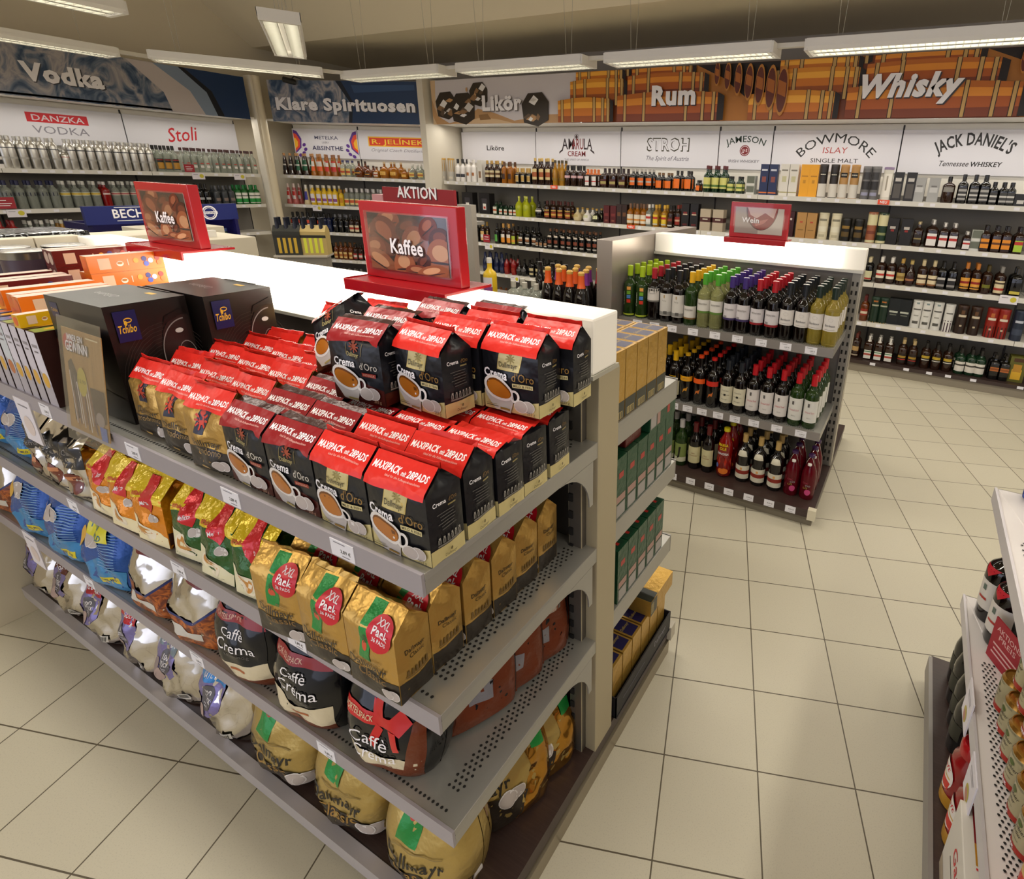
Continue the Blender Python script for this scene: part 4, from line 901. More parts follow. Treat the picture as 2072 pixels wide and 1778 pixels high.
# ================================================================== goods on the wall shelves
IT={
'w1':[('goldtube',[-5.93,-5.77]),('whitelab',[-5.65,-5.56]),('whitebot',[-5.46,-5.37]),('whitecart',[-5.27]),('creamlab',[-5.15,-5.07,-4.97]),('copper',[-4.87,-4.77]),('goldneck',[-4.66,-4.57,-4.48]),('bigcream',[-4.39,-4.29,-4.19]),('olive',[-4.09,-3.99]),('pinklab',[-3.91,-3.82,-3.73]),('orangecap',[-3.63,-3.53]),('redsquare',[-3.4,-3.28,-3.15]),('orangelab',[-3.03,-2.92,-2.82]),('orangesq',[-2.7,-2.59]),('orangesqb',[-2.48,-2.36]),('orangemini',[-2.24]),('greenyel',[-2.14,-2.05,-1.96]),('greenyels',[-1.88,-1.78]),('minipack',[-1.66]),('bluecart',[-1.53,-1.44]),('whitecart2',[-1.33,-1.23]),('yellowcart',[-1.13,-1.04]),('tubebw',[-0.95,-0.85]),('tubetan',[-0.76,-0.66]),('tubegray',[-0.56,-0.48]),('tubepurple',[-0.37]),('blackcart',[-0.28,-0.17]),('silvercart',[-0.09,0.02]),('wideblack',[0.14]),('sqblack',[0.25,0.34,0.42]),('sqblacks',[0.49,0.56,0.62]),('darkbox',[0.7])],
'w2':[('huntercart',[-5.87,-5.53,-5.23]),('herbal',[-5.03]),('herbals',[-4.94,-4.86,-4.78,-4.71]),('lime',[-4.66,-4.54]),('blackwhite',[-4.35]),('fruitlab',[-4.22,-4.12,-4.02,-3.91]),('potcream',[-3.78]),('potwhite',[-3.64]),('potdark',[-3.51]),('redcart',[-3.37,-3.28]),('browncart',[-3.2,-3.13]),('paleamber',[-3.05,-2.96,-2.88]),('clearrum',[-2.81]),('yellowrum',[-2.72,-2.62]),('brownrum',[-2.54]),('redrum',[-2.45]),('tallblack',[-2.36,-2.26]),('beigecart',[-2.13,-1.98]),('marooncart',[-1.34,-1.23]),('tancart',[-1.1,-1.0]),('tubecream',[-0.89,-0.77]),('tubedark',[-0.67,-0.56]),('tubecopper',[-0.44]),('tubegreen',[-0.35]),('blackcart2',[-0.25,-0.14]),('darkbour',[-0.03]),('whitesqb',[0.08]),('whitesq',[0.18,0.26]),('whitesqs',[0.37]),('minipack',[0.44]),('honey',[0.51,0.59,0.67]),('applelab',[0.76])],
'w3':[('darkcol',[-5.38]),('blond',[-5.28]),('greenlab',[-5.04]),('whiteorange',[-4.93,-4.84]),('greenorange',[-4.76]),('cream',[-4.64,-4.53,-4.43]),('creams',[-4.38,-4.32,-4.25]),('creamdark',[-4.18,-4.08,-3.98,-3.89,-3.79,-3.7,-3.6,-3.51]),('goldcap',[-0.4]),('redlab',[-0.29,-0.2]),('yellab',[-0.11]),('darkred',[-0.03]),('pikelab',[0.07,0.16]),('blacklab',[0.24,0.32]),('orangelab2',[0.43,0.51]),('olivehoney',[0.6]),('turkey',[0.7]),('wideyel',[0.82])],
'w4':[('darksw',[-5.27,-5.17,-5.07,-4.98]),('redliq',[-4.9,-4.78]),('darkround',[-4.69,-4.61]),('arcgold',[-4.48,-4.38,-4.28]),('darksq',[-4.18,-4.09]),('redbot',[-0.38]),('tubegreen2',[-0.28,-0.2]),('blackcart3',[-0.11,-0.01]),('tubewhite',[0.09,0.18,0.27]),('tubeplum',[0.37]),('tubebrown',[0.47,0.58]),('tubered',[0.71,0.8]),('tubenavy',[0.92])],
'w5':[('yellowmini',[-5.16,-5.07,-4.98]),('redmini',[-4.88,-4.79]),('darkmini',[-4.7,-4.6,-4.51,-4.42,-4.33,-4.24,-4.16]),('darkgold',[-0.39]),('whitesq2',[-0.27,-0.18,-0.08]),('queen',[0.04,0.13]),('velvet',[0.25,0.34,0.44]),('canad',[0.54,0.63,0.71]),('orangeoval',[0.82,0.9]),('yellowcart2',[1.0])],
'k1':[('taperblack',[-0.13,-0.04]),('tapergreen',[0.08,0.2]),('taperorange',[0.31,0.43]),('taperred',[0.53,0.64]),('clearyel',[0.77,0.85]),('ambround',[1.0]),('ambrounds',[1.14]),('whiteround',[1.27]),('honeyround',[1.39,1.54]),('honeyrounds',[1.69]),('clearyel2',[1.81,1.93])],
'k2':[('taperrose',[-0.15,-0.06]),('taperblue',[0.13]),('eggliq',[0.24,0.33,0.42,0.51,0.59]),('yelsmall',[0.68]),('clearfruit',[0.77,0.85,0.93,1.01,1.1,1.19,1.29,1.38]),('darkslim',[1.5,1.61,1.72,1.84])],
'k3':[('colorblack',[-0.15,-0.06,0.01,0.1,0.19,0.28]),('darkblue',[0.36,0.43]),('darkslim2',[0.53,0.62,0.71]),('creamband',[0.79,0.87,0.97,1.07,1.16])],
'k4':[('greenbot',[-0.13,-0.0,0.13]),('darkherb',[0.23,0.33]),('ambercream',[0.48,0.56,0.63,0.71]),('redoval',[0.79,0.87,0.96,1.06])],
'k5':[('darkbase',[-0.0,0.1,0.21,0.31,0.42,0.5,0.59,0.68,0.78])],
'v1':[('starbox',[2.38]),('alu',[2.41,2.46,2.54,2.62,2.69,2.78]),('alus',[2.86]),('alu',[2.92,3.0,3.08,3.16,3.23,3.32,3.39,3.47,3.55,3.62]),('goldblack',[3.71,3.79,3.87]),('clearstol',[4.0,4.08,4.15,4.22,4.32,4.4,4.47,4.55,4.62,4.71,4.8])],
'v2':[('finnav',[2.33,2.42,2.51,2.6,2.68]),('finpale',[2.77,2.86,2.94,3.03]),('finred',[3.12]),('finpale2',[3.21,3.29,3.38,3.46,3.54]),('darkvod',[3.64,3.75]),('amberlab',[3.86,3.95]),('blackvod',[4.07,4.14]),('grayvod',[4.26,4.35,4.44]),('greenvod',[4.52,4.6,4.69,4.77])],
'v3':[('redvod',[2.2,2.29]),('clearwide',[2.42,2.51,2.6]),('ambwide',[2.67,2.75])],
}
PLACE = {'w1': ('long wall top', .0), 'w2': ('long wall second shelf', 0), 'w3': ('long wall third shelf', 0), 'w4': ('long wall fourth shelf', 0), 'w5': ('long wall deck', 0),
         'k1': ('corner shelving top', 0), 'k2': ('corner second shelf', 0), 'k3': ('corner third shelf', 0), 'k4': ('corner fourth shelf', 0), 'k5': ('corner deck', 0),
         'v1': ('vodka wall top', 0), 'v2': ('vodka second shelf', 0), 'v3': ('vodka third shelf', 0)}
def wall_goods():
    seen = {}
    for sh, lst in IT.items():
        lvl = int(sh[1])
        z = SHZ[5 - lvl]
        place = PLACE[sh][0]
        ends = {'w': 'from the divider', 'k': 'from the corner', 'v': 'from the cut edge'}[sh[0]]
        for k, pos in lst:
            d = K[k]
            isb = d[1] == B
            seen[sh, k] = seen.get((sh, k), 0)
            ntot = sum(len(p) for kk, p in lst if kk == k)
            for x in pos:
                i = seen[sh, k]; seen[sh, k] += 1
                nm = {B: {'w': 'liqueur_bottle' if x < -3.0 else 'rum_bottle' if x < -1.7 else 'whisky_bottle', 'k': 'schnapps_bottle', 'v': 'vodka_bottle'}[sh[0]], X: 'gift_carton', T: 'gift_canister'}[d[1]]
                cat = {B: 'bottle', X: 'box', T: 'canister'}[d[1]]
                for row in range(2 if isb else 1):
                    y = .045 + (.02 if sh in ('w5', 'k5') else 0) + radius(k) * .4 + row * (2 * radius(k) + .012) - (.05 if lvl == 5 else 0)
                    if d[1] == X: y += .03
                    xx = x + rnd.uniform(-.004, .004)
                    if sh[0] == 'w': p, rz = (xx, 5.80 + y, z), 0
                    elif sh[0] == 'k': p, rz = (*kpt(xx, y)[:2], z), KRZ
                    else: p, rz = (-8.30 - y, xx, z), radians(90)
                    who = (ORD[i] + ' ' if ntot > 1 else 'the single ') + d[0]
                    lab = who + (' ' + ends if ntot > 1 else '') + ((', rear, ' if row else ', front, ') if isb else ', ') + place
                    o = put(kind(k, nm), p, rz + rnd.uniform(-.06, .06), lab, cat, d[0] + 's on the ' + place)
wall_goods()
def small_sign(name, o, rz, w, h, items, m, label, cat='sign', thick=.004):
    b = MB().box(-w / 2, w / 2, 0, thick, 0, h, m)
    skin(b, flat((0, 0, 0), (1, 0, 0), (0, 0, 1)), items)
    r = b.build(name); r.location = o; r.rotation_euler = (0, 0, rz)
    return tag(r, label, cat)
NEU = M('#e8502c', .45)
for x, z, l in ((-4.06, 1.655, 'orange shelf flag reading NEU under the olive-gold bottles'), (-3.0, 1.26, 'orange shelf flag reading NEU under the pale amber rum'), (-.37, 1.655, 'orange shelf flag reading NEU under the purple-lidded canister')):
    small_sign('shelf_flag', (x, 5.778, z - .036), 0, .1, .042, [('T', WHT, 'NEU', 0, .01, .022, {'b': .04, 'w': .06})], NEU, l)
PSIGN = M('#9c2430', .5)
small_sign('shelf_flag', (-8.27, 3.97, 1.66), radians(90), .11, .09, [('R', WHT, -.01, .06, .06, .006), ('R', WHT, 0, .04, .07, .005), ('R', WHT, -.005, .025, .06, .005)], PSIGN, 'dark red notice in the gap beside clear vodka bottles, top shelf')
small_sign('shelf_flag', (-8.27, 2.27, 1.27), radians(90), .14, .11, [('R', WHT, -.02, .08, .06, .008), ('R', WHT, 0, .05, .09, .006), ('R', WHT, -.01, .03, .08, .006)], PSIGN, 'dark red notice standing at the cut end, second vodka shelf')
small_sign('shelf_flag', (-5.17, 5.79, .9), 0, .11, .1, [('R', WHT, 0, .07, .07, .008), ('R', WHT, 0, .04, .08, .005)], PSIGN, 'dark red notice among dark bottles on the third liqueur shelf')
OFFER, YDISC = M('#ded9e0', .5), M('#c9bc3a', .5)
offer = [('E', YDISC, .035, .04, .024, .024), ('R', GRY, -.03, .055, .05, .006)]
for i, (o, rz, l) in enumerate((((-8.285, 4.06, 1.575), 90, 'white offer tag below the first clear vodka bottles, top shelf'), ((-8.285, 4.55, 1.575), 90, 'white offer tag near the corner end of the top vodka shelf'), ((-8.285, 2.33, 1.185), 90, 'white offer tag with red edge at the cut end of vodka shelf'),
        ((*kpt(.32, -.015)[:2], 1.18), math.degrees(KRZ), 'white offer tag under the yellow egg liqueur'), ((-2.3, 5.785, 1.19), 0, 'white offer tag under the tall black rum cartons'), ((-5.13, 5.785, .81), 0, 'white offer tag beneath the notice on third liqueur shelf'), ((-4.72, 5.785, .42), 0, 'white offer tag under the bulb-shaped liqueur bottles'), ((.79, 5.785, .83), 0, 'white offer tag with gold disc above the red canisters'))):
    small_sign('offer_tag', o, radians(rz), .14, .075, offer, OFFER, l)
# ================================================================== gondola shelving
STEEL = M('#a9a7a1', .34, .55)
STEELF = M('#98948f', .38, .45)
ALU_F = M('#b5a98c', .45, .3)
DBACK = M('#4a4642', .45, .3)
HOLE = M('#1a1816', .8)
DECKW = noise_mat('dark_wood_deck', [(0, '#2c1f1c'), (.5, '#3b2b27'), (1, '#4a3832')], scale=6, stretch=(1, 30, 30), rough=.4)
PLG = M('#7d7566', .45, .2)
def holes(x0, x1, y0, y1, z, dx=.012):
    it = []
    ny = max(1, int((y1 - y0) / dx)); nx = max(1, int((x1 - x0) / dx))
    for j in range(ny):
        for i in range(nx):
            x, y = x0 + (i + .5 * (j % 2)) * dx, y0 + j * dx
            it.append([(x + .0035 * cos(a * pi / 3), y + .0035 * sin(a * pi / 3), z) for a in range(6)])
    b = MB()
    for p in it: b.add(p, [(0, 1, 2, 3, 4, 5)], HOLE)
    return b
def gshelf(t, x0, x1, yf, yb, z, side, tags, hole_x=None, h=.042, rail_m=STEELF):
    """sheet shelf from the front edge yf to the spine yb; side=+1 when the front looks to -y"""
    a, c = min(yf, yb), max(yf, yb)
    sh = MB().box(x0, x1, a, c, z - .012, z, STEEL)
    sh.box(x0, x0 + .004, a, c, z - h, z - .012, STEEL); sh.box(x1 - .004, x1, a, c, z - h, z - .012, STEEL)
    o = sh.build('shelf', bev=.0015); adopt(t, o)
    f = yf - .006 * side
    adopt(o, MB().box(x0, x1, min(f, yf), max(f, yf), z - h, z + .002, rail_m).build('price_rail'))
    g = yf + .02 * side
    hb = holes(x0 + .02, x1 - .02, min(g, g + .018 * side), max(g, g + .018 * side), z + .0006)
    adopt(o, hb.build('perforation'))
    if hole_x is not None:
        adopt(o, holes(hole_x - .04, hole_x, a + .06, c - .03, z + .0006).build('perforation'))
    for x in tags:
        y0 = f - .0014 * side
        b = MB().box(x - .03, x + .03, min(f, y0), max(f, y0), z - h + .004, z - .004, TAGW)
        skin(b, flat((x, y0, z - h / 2), (side, 0, 0), (0, 0, 1)), [('R', GRY, -.006, .012, .03, .002), ('T', BLK, '2,89 €', .008, -.006, .007), ('R', GRY, .008, -.012, .02, .0015)], off0=.0003)
        adopt(o, b.build('price_tag'))
    return o
def light_box(t, x0, x1, y0, y1, z0, z1, strength):
    b = MB().box(x0, x1, y0, y1, z0, z1, lightbox_mat('lit_opal_plastic', x0, x1, strength * .5))
    adopt(t, b.build('light_box', bev=.006))

# ---- coffee gondola
G = tag(empty('shelving_gondola', (0, 0, 0)), 'long two-sided shelving gondola of coffee with a glowing top box', 'shelf')
GX0, GX1 = -2.98, -.60
b = MB().box(GX0, GX1 - .02, .57, 1.585, 0, .075, PLG)
b.box(GX0, GX1 - .005, .525, 1.59, .075, .125, DECKW)
b.box(GX0, GX1 - .005, .495, .525, .085, .131, M('#b5b0b4', .35, .3))
b.box(GX0, GX1 - .005, 1.59, 1.605, .06, .13, DECKW)
b.box(GX1 - .02, GX1 - .0, .53, 1.585, 0, .06, M('#9a8f7a', .35, .5))
b.box(GX1 - .03, GX1 + .012, 1.57, 1.61, .075, .135, M('#b8b0a0', .4))
adopt(G, b.build('base'))
b = MB().box(GX0, GX1 - .03, 1.03, 1.07, .125, 1.34, DBACK)
adopt(G, b.build('spine_panel'))
b = MB().box(GX1 - .035, GX1, 1.02, 1.12, .125, 1.34, ALU_F)
b.box(GX1 - .075, GX1 - .035, 1.0, 1.1, .125, 1.335, M('#6b665f', .4, .5))
adopt(G, b.build('end_post', bev=.002))
sl = MB()
for k in range(22):
    z = .2 + k * .05
    for y0 in (.996,): sl.box(GX1 - .072, GX1 - .06, y0, y0 + .006, z, z + .022, HOLE)
adopt(G, sl.build('slot_pattern'))
TG = {1.171: (-.79, -1.12, -1.5, -1.95, -2.4), .866: (-1.0, -1.45, -2.0, -2.6), .558: (-.98, -1.5, -2.1)}
for z in (1.171, .866, .558):
    gshelf(G, GX0, GX1 - .002, .487, 1.03, z, 1, TG[z], GX1 - .035, rail_m=M('#a59fa6', .4, .3))
    gshelf(G, GX0, GX1 - .012, 1.53 if z > 1 else 1.56, 1.07, z, -1, (), None, h=.066)
    b = MB()
    pts = [(.86 + .125 * sin(k * pi / 16), z - .042 - .12 * (1 - cos(k * pi / 16))) for k in range(0, 9)] + [(1.0, z - .162), (1.0, z - .042)]
    b.prism(pts, lambda p, s_: (s_, p[0], p[1]), GX1 - .006, GX1 - .002, STEEL)
    adopt(G, b.build('bracket'))
light_box(G, GX0 - .005, GX1 + .005, .985, 1.095, 1.352, 1.482, 3.2)
adopt(G, MB().box(GX0, GX1 + .008, .98, 1.1, 1.342, 1.352, M('#b8b5a8', .4, .3)).build('top_trim'))
for x0, x1 in ((-1.8, -.75), (-2.85, -1.8)):
    ld = bpy.data.lights.new('box_light', 'AREA')
    ld.shape = 'RECTANGLE'; ld.size, ld.size_y = 1.0, .11; ld.energy = 2.2; ld.color = (1, .94, .84)
    lo = bpy.data.objects.new('box_light', ld); lo.location = ((x0 + x1) / 2, .975, 1.42); lo.rotation_euler = (radians(90), 0, 0)
    lo.visible_camera = False
    lo.parent = G; COL.objects.link(lo)
# ---- end gondola closing the far end
E2 = tag(empty('end_gondola', (0, 0, 0)), 'cream end gondola standing across the far end of the coffee shelves', 'shelf')
CREAMP = M('#d9cfba', .45)
for y0, y1 in ((-.35, .862), (.866, 1.0)):
    adopt(E2, MB().box(-3.06, -2.99, y0, y1, 0, 1.482, CREAMP).build('back_panel', bev=.003))
adopt(E2, MB().box(-3.5, -3.06, -.35, 1.25, 0, .12, DECKW).build('base'))
for z in (.5, .9, 1.40):
    adopt(E2, MB().box(-3.42, -3.06, -.35, 1.25, z - .03, z, STEEL).build('shelf'))
adopt(E2, MB().box(-3.06, -2.99, 1.1, 1.25, 0, 1.47, CREAMP).build('back_panel', bev=.003))

# ---- wine gondola
WGN = tag(empty('shelving_gondola', (0, 0, 0)), 'gray wine gondola with three bottle levels and a glowing top strip', 'shelf')
WX0, WX1 = -1.53, -.25
b = MB().box(WX0, WX1 - .005, 2.745, 4.0, 0, .07, PLG)
b.box(WX0, WX1, 2.74, 4.01, .07, .105, DECKW)
b.box(WX0, WX1, 2.72, 2.74, .06, .108, DECKW)
b.box(WX1 - .03, WX1 + .012, 2.715, 2.75, .05, .112, M('#d8d0b8', .4))
adopt(WGN, b.build('base'))
for x in [-1.08 + i * .118 for i in range(7)]:
    q = MB().box(x - .028, x + .028, 2.717, 2.7195, .064, .104, TAGW)
    skin(q, flat((x, 2.717, .084), (1, 0, 0), (0, 0, 1)), [('T', BLK, '4,99 €', .004, -.002, .008), ('R', GRY, .004, -.012, .02, .002)], off0=.0003)
    adopt(KIDS[WGN][0], q.build('price_tag'))
b = MB().box(WX0, WX1 - .04, 3.33, 3.37, .105, 1.31, M('#7d7871', .4, .4))
adopt(WGN, b.build('spine_panel'))
b = MB().box(WX1 - .055, WX1 - .01, 3.30, 3.40, .105, 1.32, M('#8a857c', .38, .5))
b.box(WX1 - .01, WX1, 3.30, 3.40, .105, 1.32, M('#b3ac9c', .4, .3))
adopt(WGN, b.build('end_post', bev=.002))
b = MB()
for k in range(23):
    z = .14 + k * .05
    b.box(WX1 - .05, WX1 - .04, 3.2985, 3.30, z, z + .024, HOLE); b.box(WX1 - .026, WX1 - .016, 3.2985, 3.30, z, z + .024, HOLE)
adopt(WGN, b.build('groove_print'))
adopt(WGN, MB().box(WX0 - .1, WX0, 2.73, 4.03, 0, 1.44, M('#a49a92', .32, .55)).build('side_panel', bev=.003))
for z, tg in ((.99, (-1.4, -1.29, -1.18, -1.05, -.92, -.79, -.66, -.53, -.4)), (.52, (-1.24, -1.14, -1.05, -.96, -.86, -.76, -.65, -.52, -.39))):
    o = gshelf(WGN, WX0 + .002, WX1 - .04, 2.825, 3.33, z, 1, tg, WX1 - .08, h=.046, rail_m=M('#8d8783', .4, .3))
    gshelf(WGN, WX0 + .002, WX1 - .04, 3.86, 3.37, z, -1, ())
light_box(WGN, WX0 + .002, WX1, 3.29, 3.40, 1.33, 1.445, 3.2)
adopt(WGN, MB().box(WX0 + .002, WX1, 3.28, 3.41, 1.315, 1.33, M('#c9c6bd', .4, .2)).build('top_trim'))
ld = bpy.data.lights.new('box_light', 'AREA')
ld.shape = 'RECTANGLE'; ld.size, ld.size_y = 1.0, .1; ld.energy = 2.2; ld.color = (1, .94, .84)
lo = bpy.data.objects.new('box_light', ld); lo.location = (-.88, 3.28, 1.39); lo.rotation_euler = (radians(90), 0, 0)
lo.visible_camera = False
lo.parent = WGN; COL.objects.link(lo)

# ---- red sign holders standing on the glowing boxes
REDP = M('#a50d18', .25, coat=.4)
REDD = M('#8c0d16', .3, coat=.5)
def beans(w, h, r):
    q = [('R', M('#2a0e08', .4), 0, 0, w, h)]
    cl = lambda P: [(min(max(x, -w / 2), w / 2), min(max(y, -h / 2), h / 2)) for x, y in P]
    for i, (x, y, a, b_, t, c) in enumerate(((-.42, .18, .16, .13, .5, 0), (-.22, .36, .15, .2, .2, 1), (-.28, .1, .2, .3, -.5, 0), (.02, .28, .16, .14, .3, 2), (.1, .02, .17, .26, .5, 1), (-.42, -.14, .14, .18, .1, 1), (-.36, -.4, .22, .2, -.4, 3), (-.05, -.4, .14, .24, .1, 3), (.28, .3, .12, .16, .6, 0), (.42, .1, .14, .2, .1, 2), (.42, -.2, .18, .3, 0, 3), (.2, -.3, .1, .12, .7, 2), (.12, -.46, .16, .1, 0, 1), (.3, -.46, .2, .12, .2, 3))):
        m = [M(k, .3) for k in ('#6e2a14', '#8a3c1e', '#4e1c0e', '#a35a34')][c]
        m2 = [M(k, .3) for k in ('#a3593a', '#c08058', '#7a3820', '#d09a70')][c]
        e = lambda rx, ry, ox=0, oy=0: cl([(x * w + ox + rx * w * cos(k * pi / 12) * cos(t) - ry * w * .6 * sin(k * pi / 12) * sin(t), y * h + oy + rx * w * cos(k * pi / 12) * sin(t) + ry * w * .6 * sin(k * pi / 12) * cos(t)) for k in range(24)])
        q += [('P', m, e(a, b_)), ('P', m2, e(a * .55, b_ * .4, -.05 * a * w, .3 * b_ * w * .6)), ('P', M('#2a0e08', .4), e(a * .8, b_ * .06, .0, -.18 * b_ * w * .6))]
    return q
def glass_print(w, h):
    q = [('R', M('#a3948c', .4), 0, 0, w, h), ('R', M('#c9bfb4', .4), .25 * w, 0, w * .5, h)]
    cl = lambda P: [(min(max(x, -w / 2), w / 2), min(max(y, -h / 2), h / 2)) for x, y in P]
    bowl = [(.05 * w + .33 * w * cos(a), .5 * h + .86 * h * sin(a)) for a in [pi + pi * k / 16 for k in range(17)]]
    q += [('P', M('#5a3a36', .4), cl(bowl)), ('P', M('#8c2c28', .4), cl([(x * .93 + .004, y * .96 + .015 * h) for x, y in bowl])), ('P', M('#c9a8a0', .4), cl([(-.25 * w, .5 * h), (.35 * w, .5 * h), (.3 * w, .12 * h), (.12 * w, .32 * h), (-.05 * w, .1 * h), (-.18 * w, .22 * h)])), ('P', M('#b86a60', .4), [(-.1 * w, -.05 * h), (.2 * w, .1 * h), (.1 * w, -.1 * h), (-.05 * w, -.2 * h)])]
    return q
def sign_holder(o, label, pic, txt, w=.362, h=.19, sc=1.):
    t = tag(empty('sign_holder', o), label, 'sign')
    s = sc
    b = MB().box(-w / 2 * s, w / 2 * s, -.075 * s, .085 * s, 0, .008, REDP)
    b.box(-w / 2 * s, w / 2 * s, -.083 * s, -.075 * s, -.022 * s, .008, REDP)
    adopt(t, b.build('tray', bev=.002))
    fw = w * .95 / 2 * s
    b = MB().box(-fw, fw, -.016 * s, .016 * s, .008, (.015 + h) * s, REDP)
    fr = b.build('frame', bev=.003); adopt(t, fr)
    pw, ph = 2 * fw * .82, h * s * .76
    for sg in (-1, 1):
        q = MB()
        y = .017 * s * sg
        q.box(-pw / 2, pw / 2, min(y, y + .001 * sg), max(y, y + .001 * sg), .01 + (h * s - ph) / 2, .01 + (h * s + ph) / 2, WHT)
        skin(q, flat((0, y + .001 * sg, .01 + h * s / 2), (-sg, 0, 0), (0, 0, 1)), pic(pw, ph) + txt(pw, ph), off0=.0005, doff=.0001)
        po = q.build('picture'); adopt(fr, po)
    q = MB().box(-pw * .53, pw * .53, -.0225 * s, -.0205 * s, .01 + (h * s - ph * 1.06) / 2, .01 + (h * s + ph * 1.06) / 2, thin_glass())
    adopt(fr, q.build('cover'))
    return t
kf = lambda w, h: [('T', M('#3a2018', .5), 'Kaffee', .004, -.028, .036, {'b': .06, 'w': w * .42}), ('T', LET, 'Kaffee', 0, -.025, .036, {'b': .035, 'w': w * .41})]
wn = lambda w, h: [('T', M('#6a4a48', .5), 'Wein', -.047, -.014, .03, {'b': .06, 'w': w * .37}), ('T', LET, 'Wein', -.05, -.012, .03, {'b': .035, 'w': w * .36})]
sign_holder((-1.172, 1.035, 1.486), 'red sign holder with coffee bean picture reading Kaffee, near the stacked packs', lambda w, h: beans(w, h, 0), kf)
sign_holder((-2.335, 1.035, 1.486), 'red sign holder with coffee bean picture reading Kaffee, reflecting light, farther along', lambda w, h: beans(w, h, 0), kf, h=.2)
sign_holder((-.875, 3.345, 1.449), 'red sign holder with wine glass picture reading Wein', glass_print, wn, w=.37, h=.195)
# ================================================================== coffee packs
def foil(c, rough=.28, metal=.6, bump=(60, .25, 3)): return M(c, rough, metal, bump=bump)
F_BLACK, F_RED, F_GOLD = foil('#15151a', .3, .1, (28, .3, 2)), foil('#d8281f', .33, .1, (30, .35, 2)), foil('#c49c52', .3, .75, (26, .5, 3))
F_DRED, F_SILV, F_CREAM = foil('#8f141c', .3, .1, (28, .3, 2)), foil('#cfc9c0', .1, 1., (15, 1., 1)), foil('#d3c48a', .35, .2, (30, .3, 2))
F_DGOLD = foil('#b8863a', .14, 1., (17, 1., 1))
def p_(c, r=.38): return M(c, r)
class Bag:
    """block-bottom bag: upright to the shoulder hs, then the faces lean together to a top seam at ht"""
    def __init__(s, w, d, hs, ht, bul=.005, gus=.34, wr=.0014, seed=0, flare=.0):
        s.w, s.d, s.hs, s.ht, s.bul, s.gus, s.wr, s.sd, s.fl = w, d, hs, ht, bul, gus, wr, seed * 1.7, flare
        s.sl = sqrt((d / 2) ** 2 + (ht - hs) ** 2)
        s.L = hs + s.sl
    def t(s, v): return min(max((v - s.hs) / s.sl, 0), 1)
    def half(s, v): return s.d / 2 * (1 - s.t(v)) + .0012
    def zz(s, v): return v if v < s.hs else s.hs + (s.ht - s.hs) * s.t(v)
    def front(s, u, v, o=0.):
        t, w2 = s.t(v), s.w / 2
        e = max(0, 1 - (u / w2) ** 2)
        fz = min(1, v / .02)
        y = -s.half(v) - s.bul * e * sin(pi * min(max(v / s.hs, 0), 1)) ** .6 * (1 - t)
        y -= e * fz * s.wr * (sin(70 * u + 3 * s.sd + 40 * v) + sin(95 * v + s.sd - 50 * u)) * (1 - .6 * t)
        x = u * (1 + s.fl * t) * (1 - .03 * sin(pi * min(v / s.hs, 1)) * 0)
        nx, ny, nz = 0, -(1 - t * .0) * (s.ht - s.hs) / s.sl if v > s.hs else -1, (s.d / 2 / s.sl) if v > s.hs else 0
        return Vector((x, y + ny * o, s.zz(v) + nz * o))
    def side(s, q, v, o=0., sg=1):
        t = s.t(v)
        g = s.gus * s.d * t ** .8
        x = sg * (s.w / 2 * (1 + s.fl * t) - g * (1 - abs(q)) + (s.bul * .8 * (1 - q * q) * sin(pi * min(v / s.hs, 1)) + s.wr * (1 - q * q) * sin(60 * v + s.sd + 3 * q)) * (1 - t) + o)
        return Vector((x, q * s.half(v), s.zz(v)))
    def body(s, mat, back=None):
        b = MB()
        us = [s.w * (i / 10 - .5) for i in range(11)]
        vs = [s.hs * i / 9 for i in range(10)] + [s.hs + s.sl * i / 4 for i in range(1, 5)]
        b.grid(s.front, us, vs, mat)
        b.grid(lambda u, v: Vector((-s.front(u, v).x, -s.front(u, v).y, s.front(u, v).z)), us, vs, mat)
        qs = [-1 + i / 3 for i in range(7)]
        b.grid(lambda q, v: s.side(q, v), qs, vs, mat)
        b.grid(lambda q, v: s.side(q, v, 0, -1), qs, vs, mat, True)
        f = [s.front(u, 0) for u in us]
        b.add([(p.x, p.y, 0) for p in f] + [(p.x, -p.y, 0) for p in f], [tuple(range(11, 22)) + tuple(range(10, -1, -1))], mat)
        return b
    def fin(s, mat, h=.012, tilt=.3, seed=0):
        r = random.Random(seed)
        b = MB()
        w = s.w / 2 * (1 + s.fl)
        n = 10
        wv = [r.uniform(-.0025, .0025) for _ in range(n + 1)]
        v = []
        for sgn in (-1, 1):
            for i in range(n + 1):
                u = w * (2 * i / n - 1)
                v.append((u, sgn * .0012, s.ht - .001))
            for i in range(n + 1):
                u = w * (2 * i / n - 1)
                v.append((u, sgn * .0008 + tilt * h + wv[i], s.ht + h * (1 - .5 * abs(tilt)) + wv[(i * 3) % n] * .4))
        N = n + 1
        f = []
        for i in range(n):
            f += [(i, i + 1, N + i + 1, N + i), (2 * N + i + 1, 2 * N + i, 3 * N + i, 3 * N + i + 1), (N + i, N + i + 1, 3 * N + i + 1, 3 * N + i)]
        return b.add(v, f, mat)
GB = foil('#d9c27a', .3, .4)
COF = p_('#b26a1e', .25)
COFD = p_('#6e3c10', .25)
CUPW, CUPG = p_('#e2dcd8', .3), p_('#b9b2ae', .3)
PADC, PADR = p_('#b9aea8', .5), p_('#ded8d4', .45)
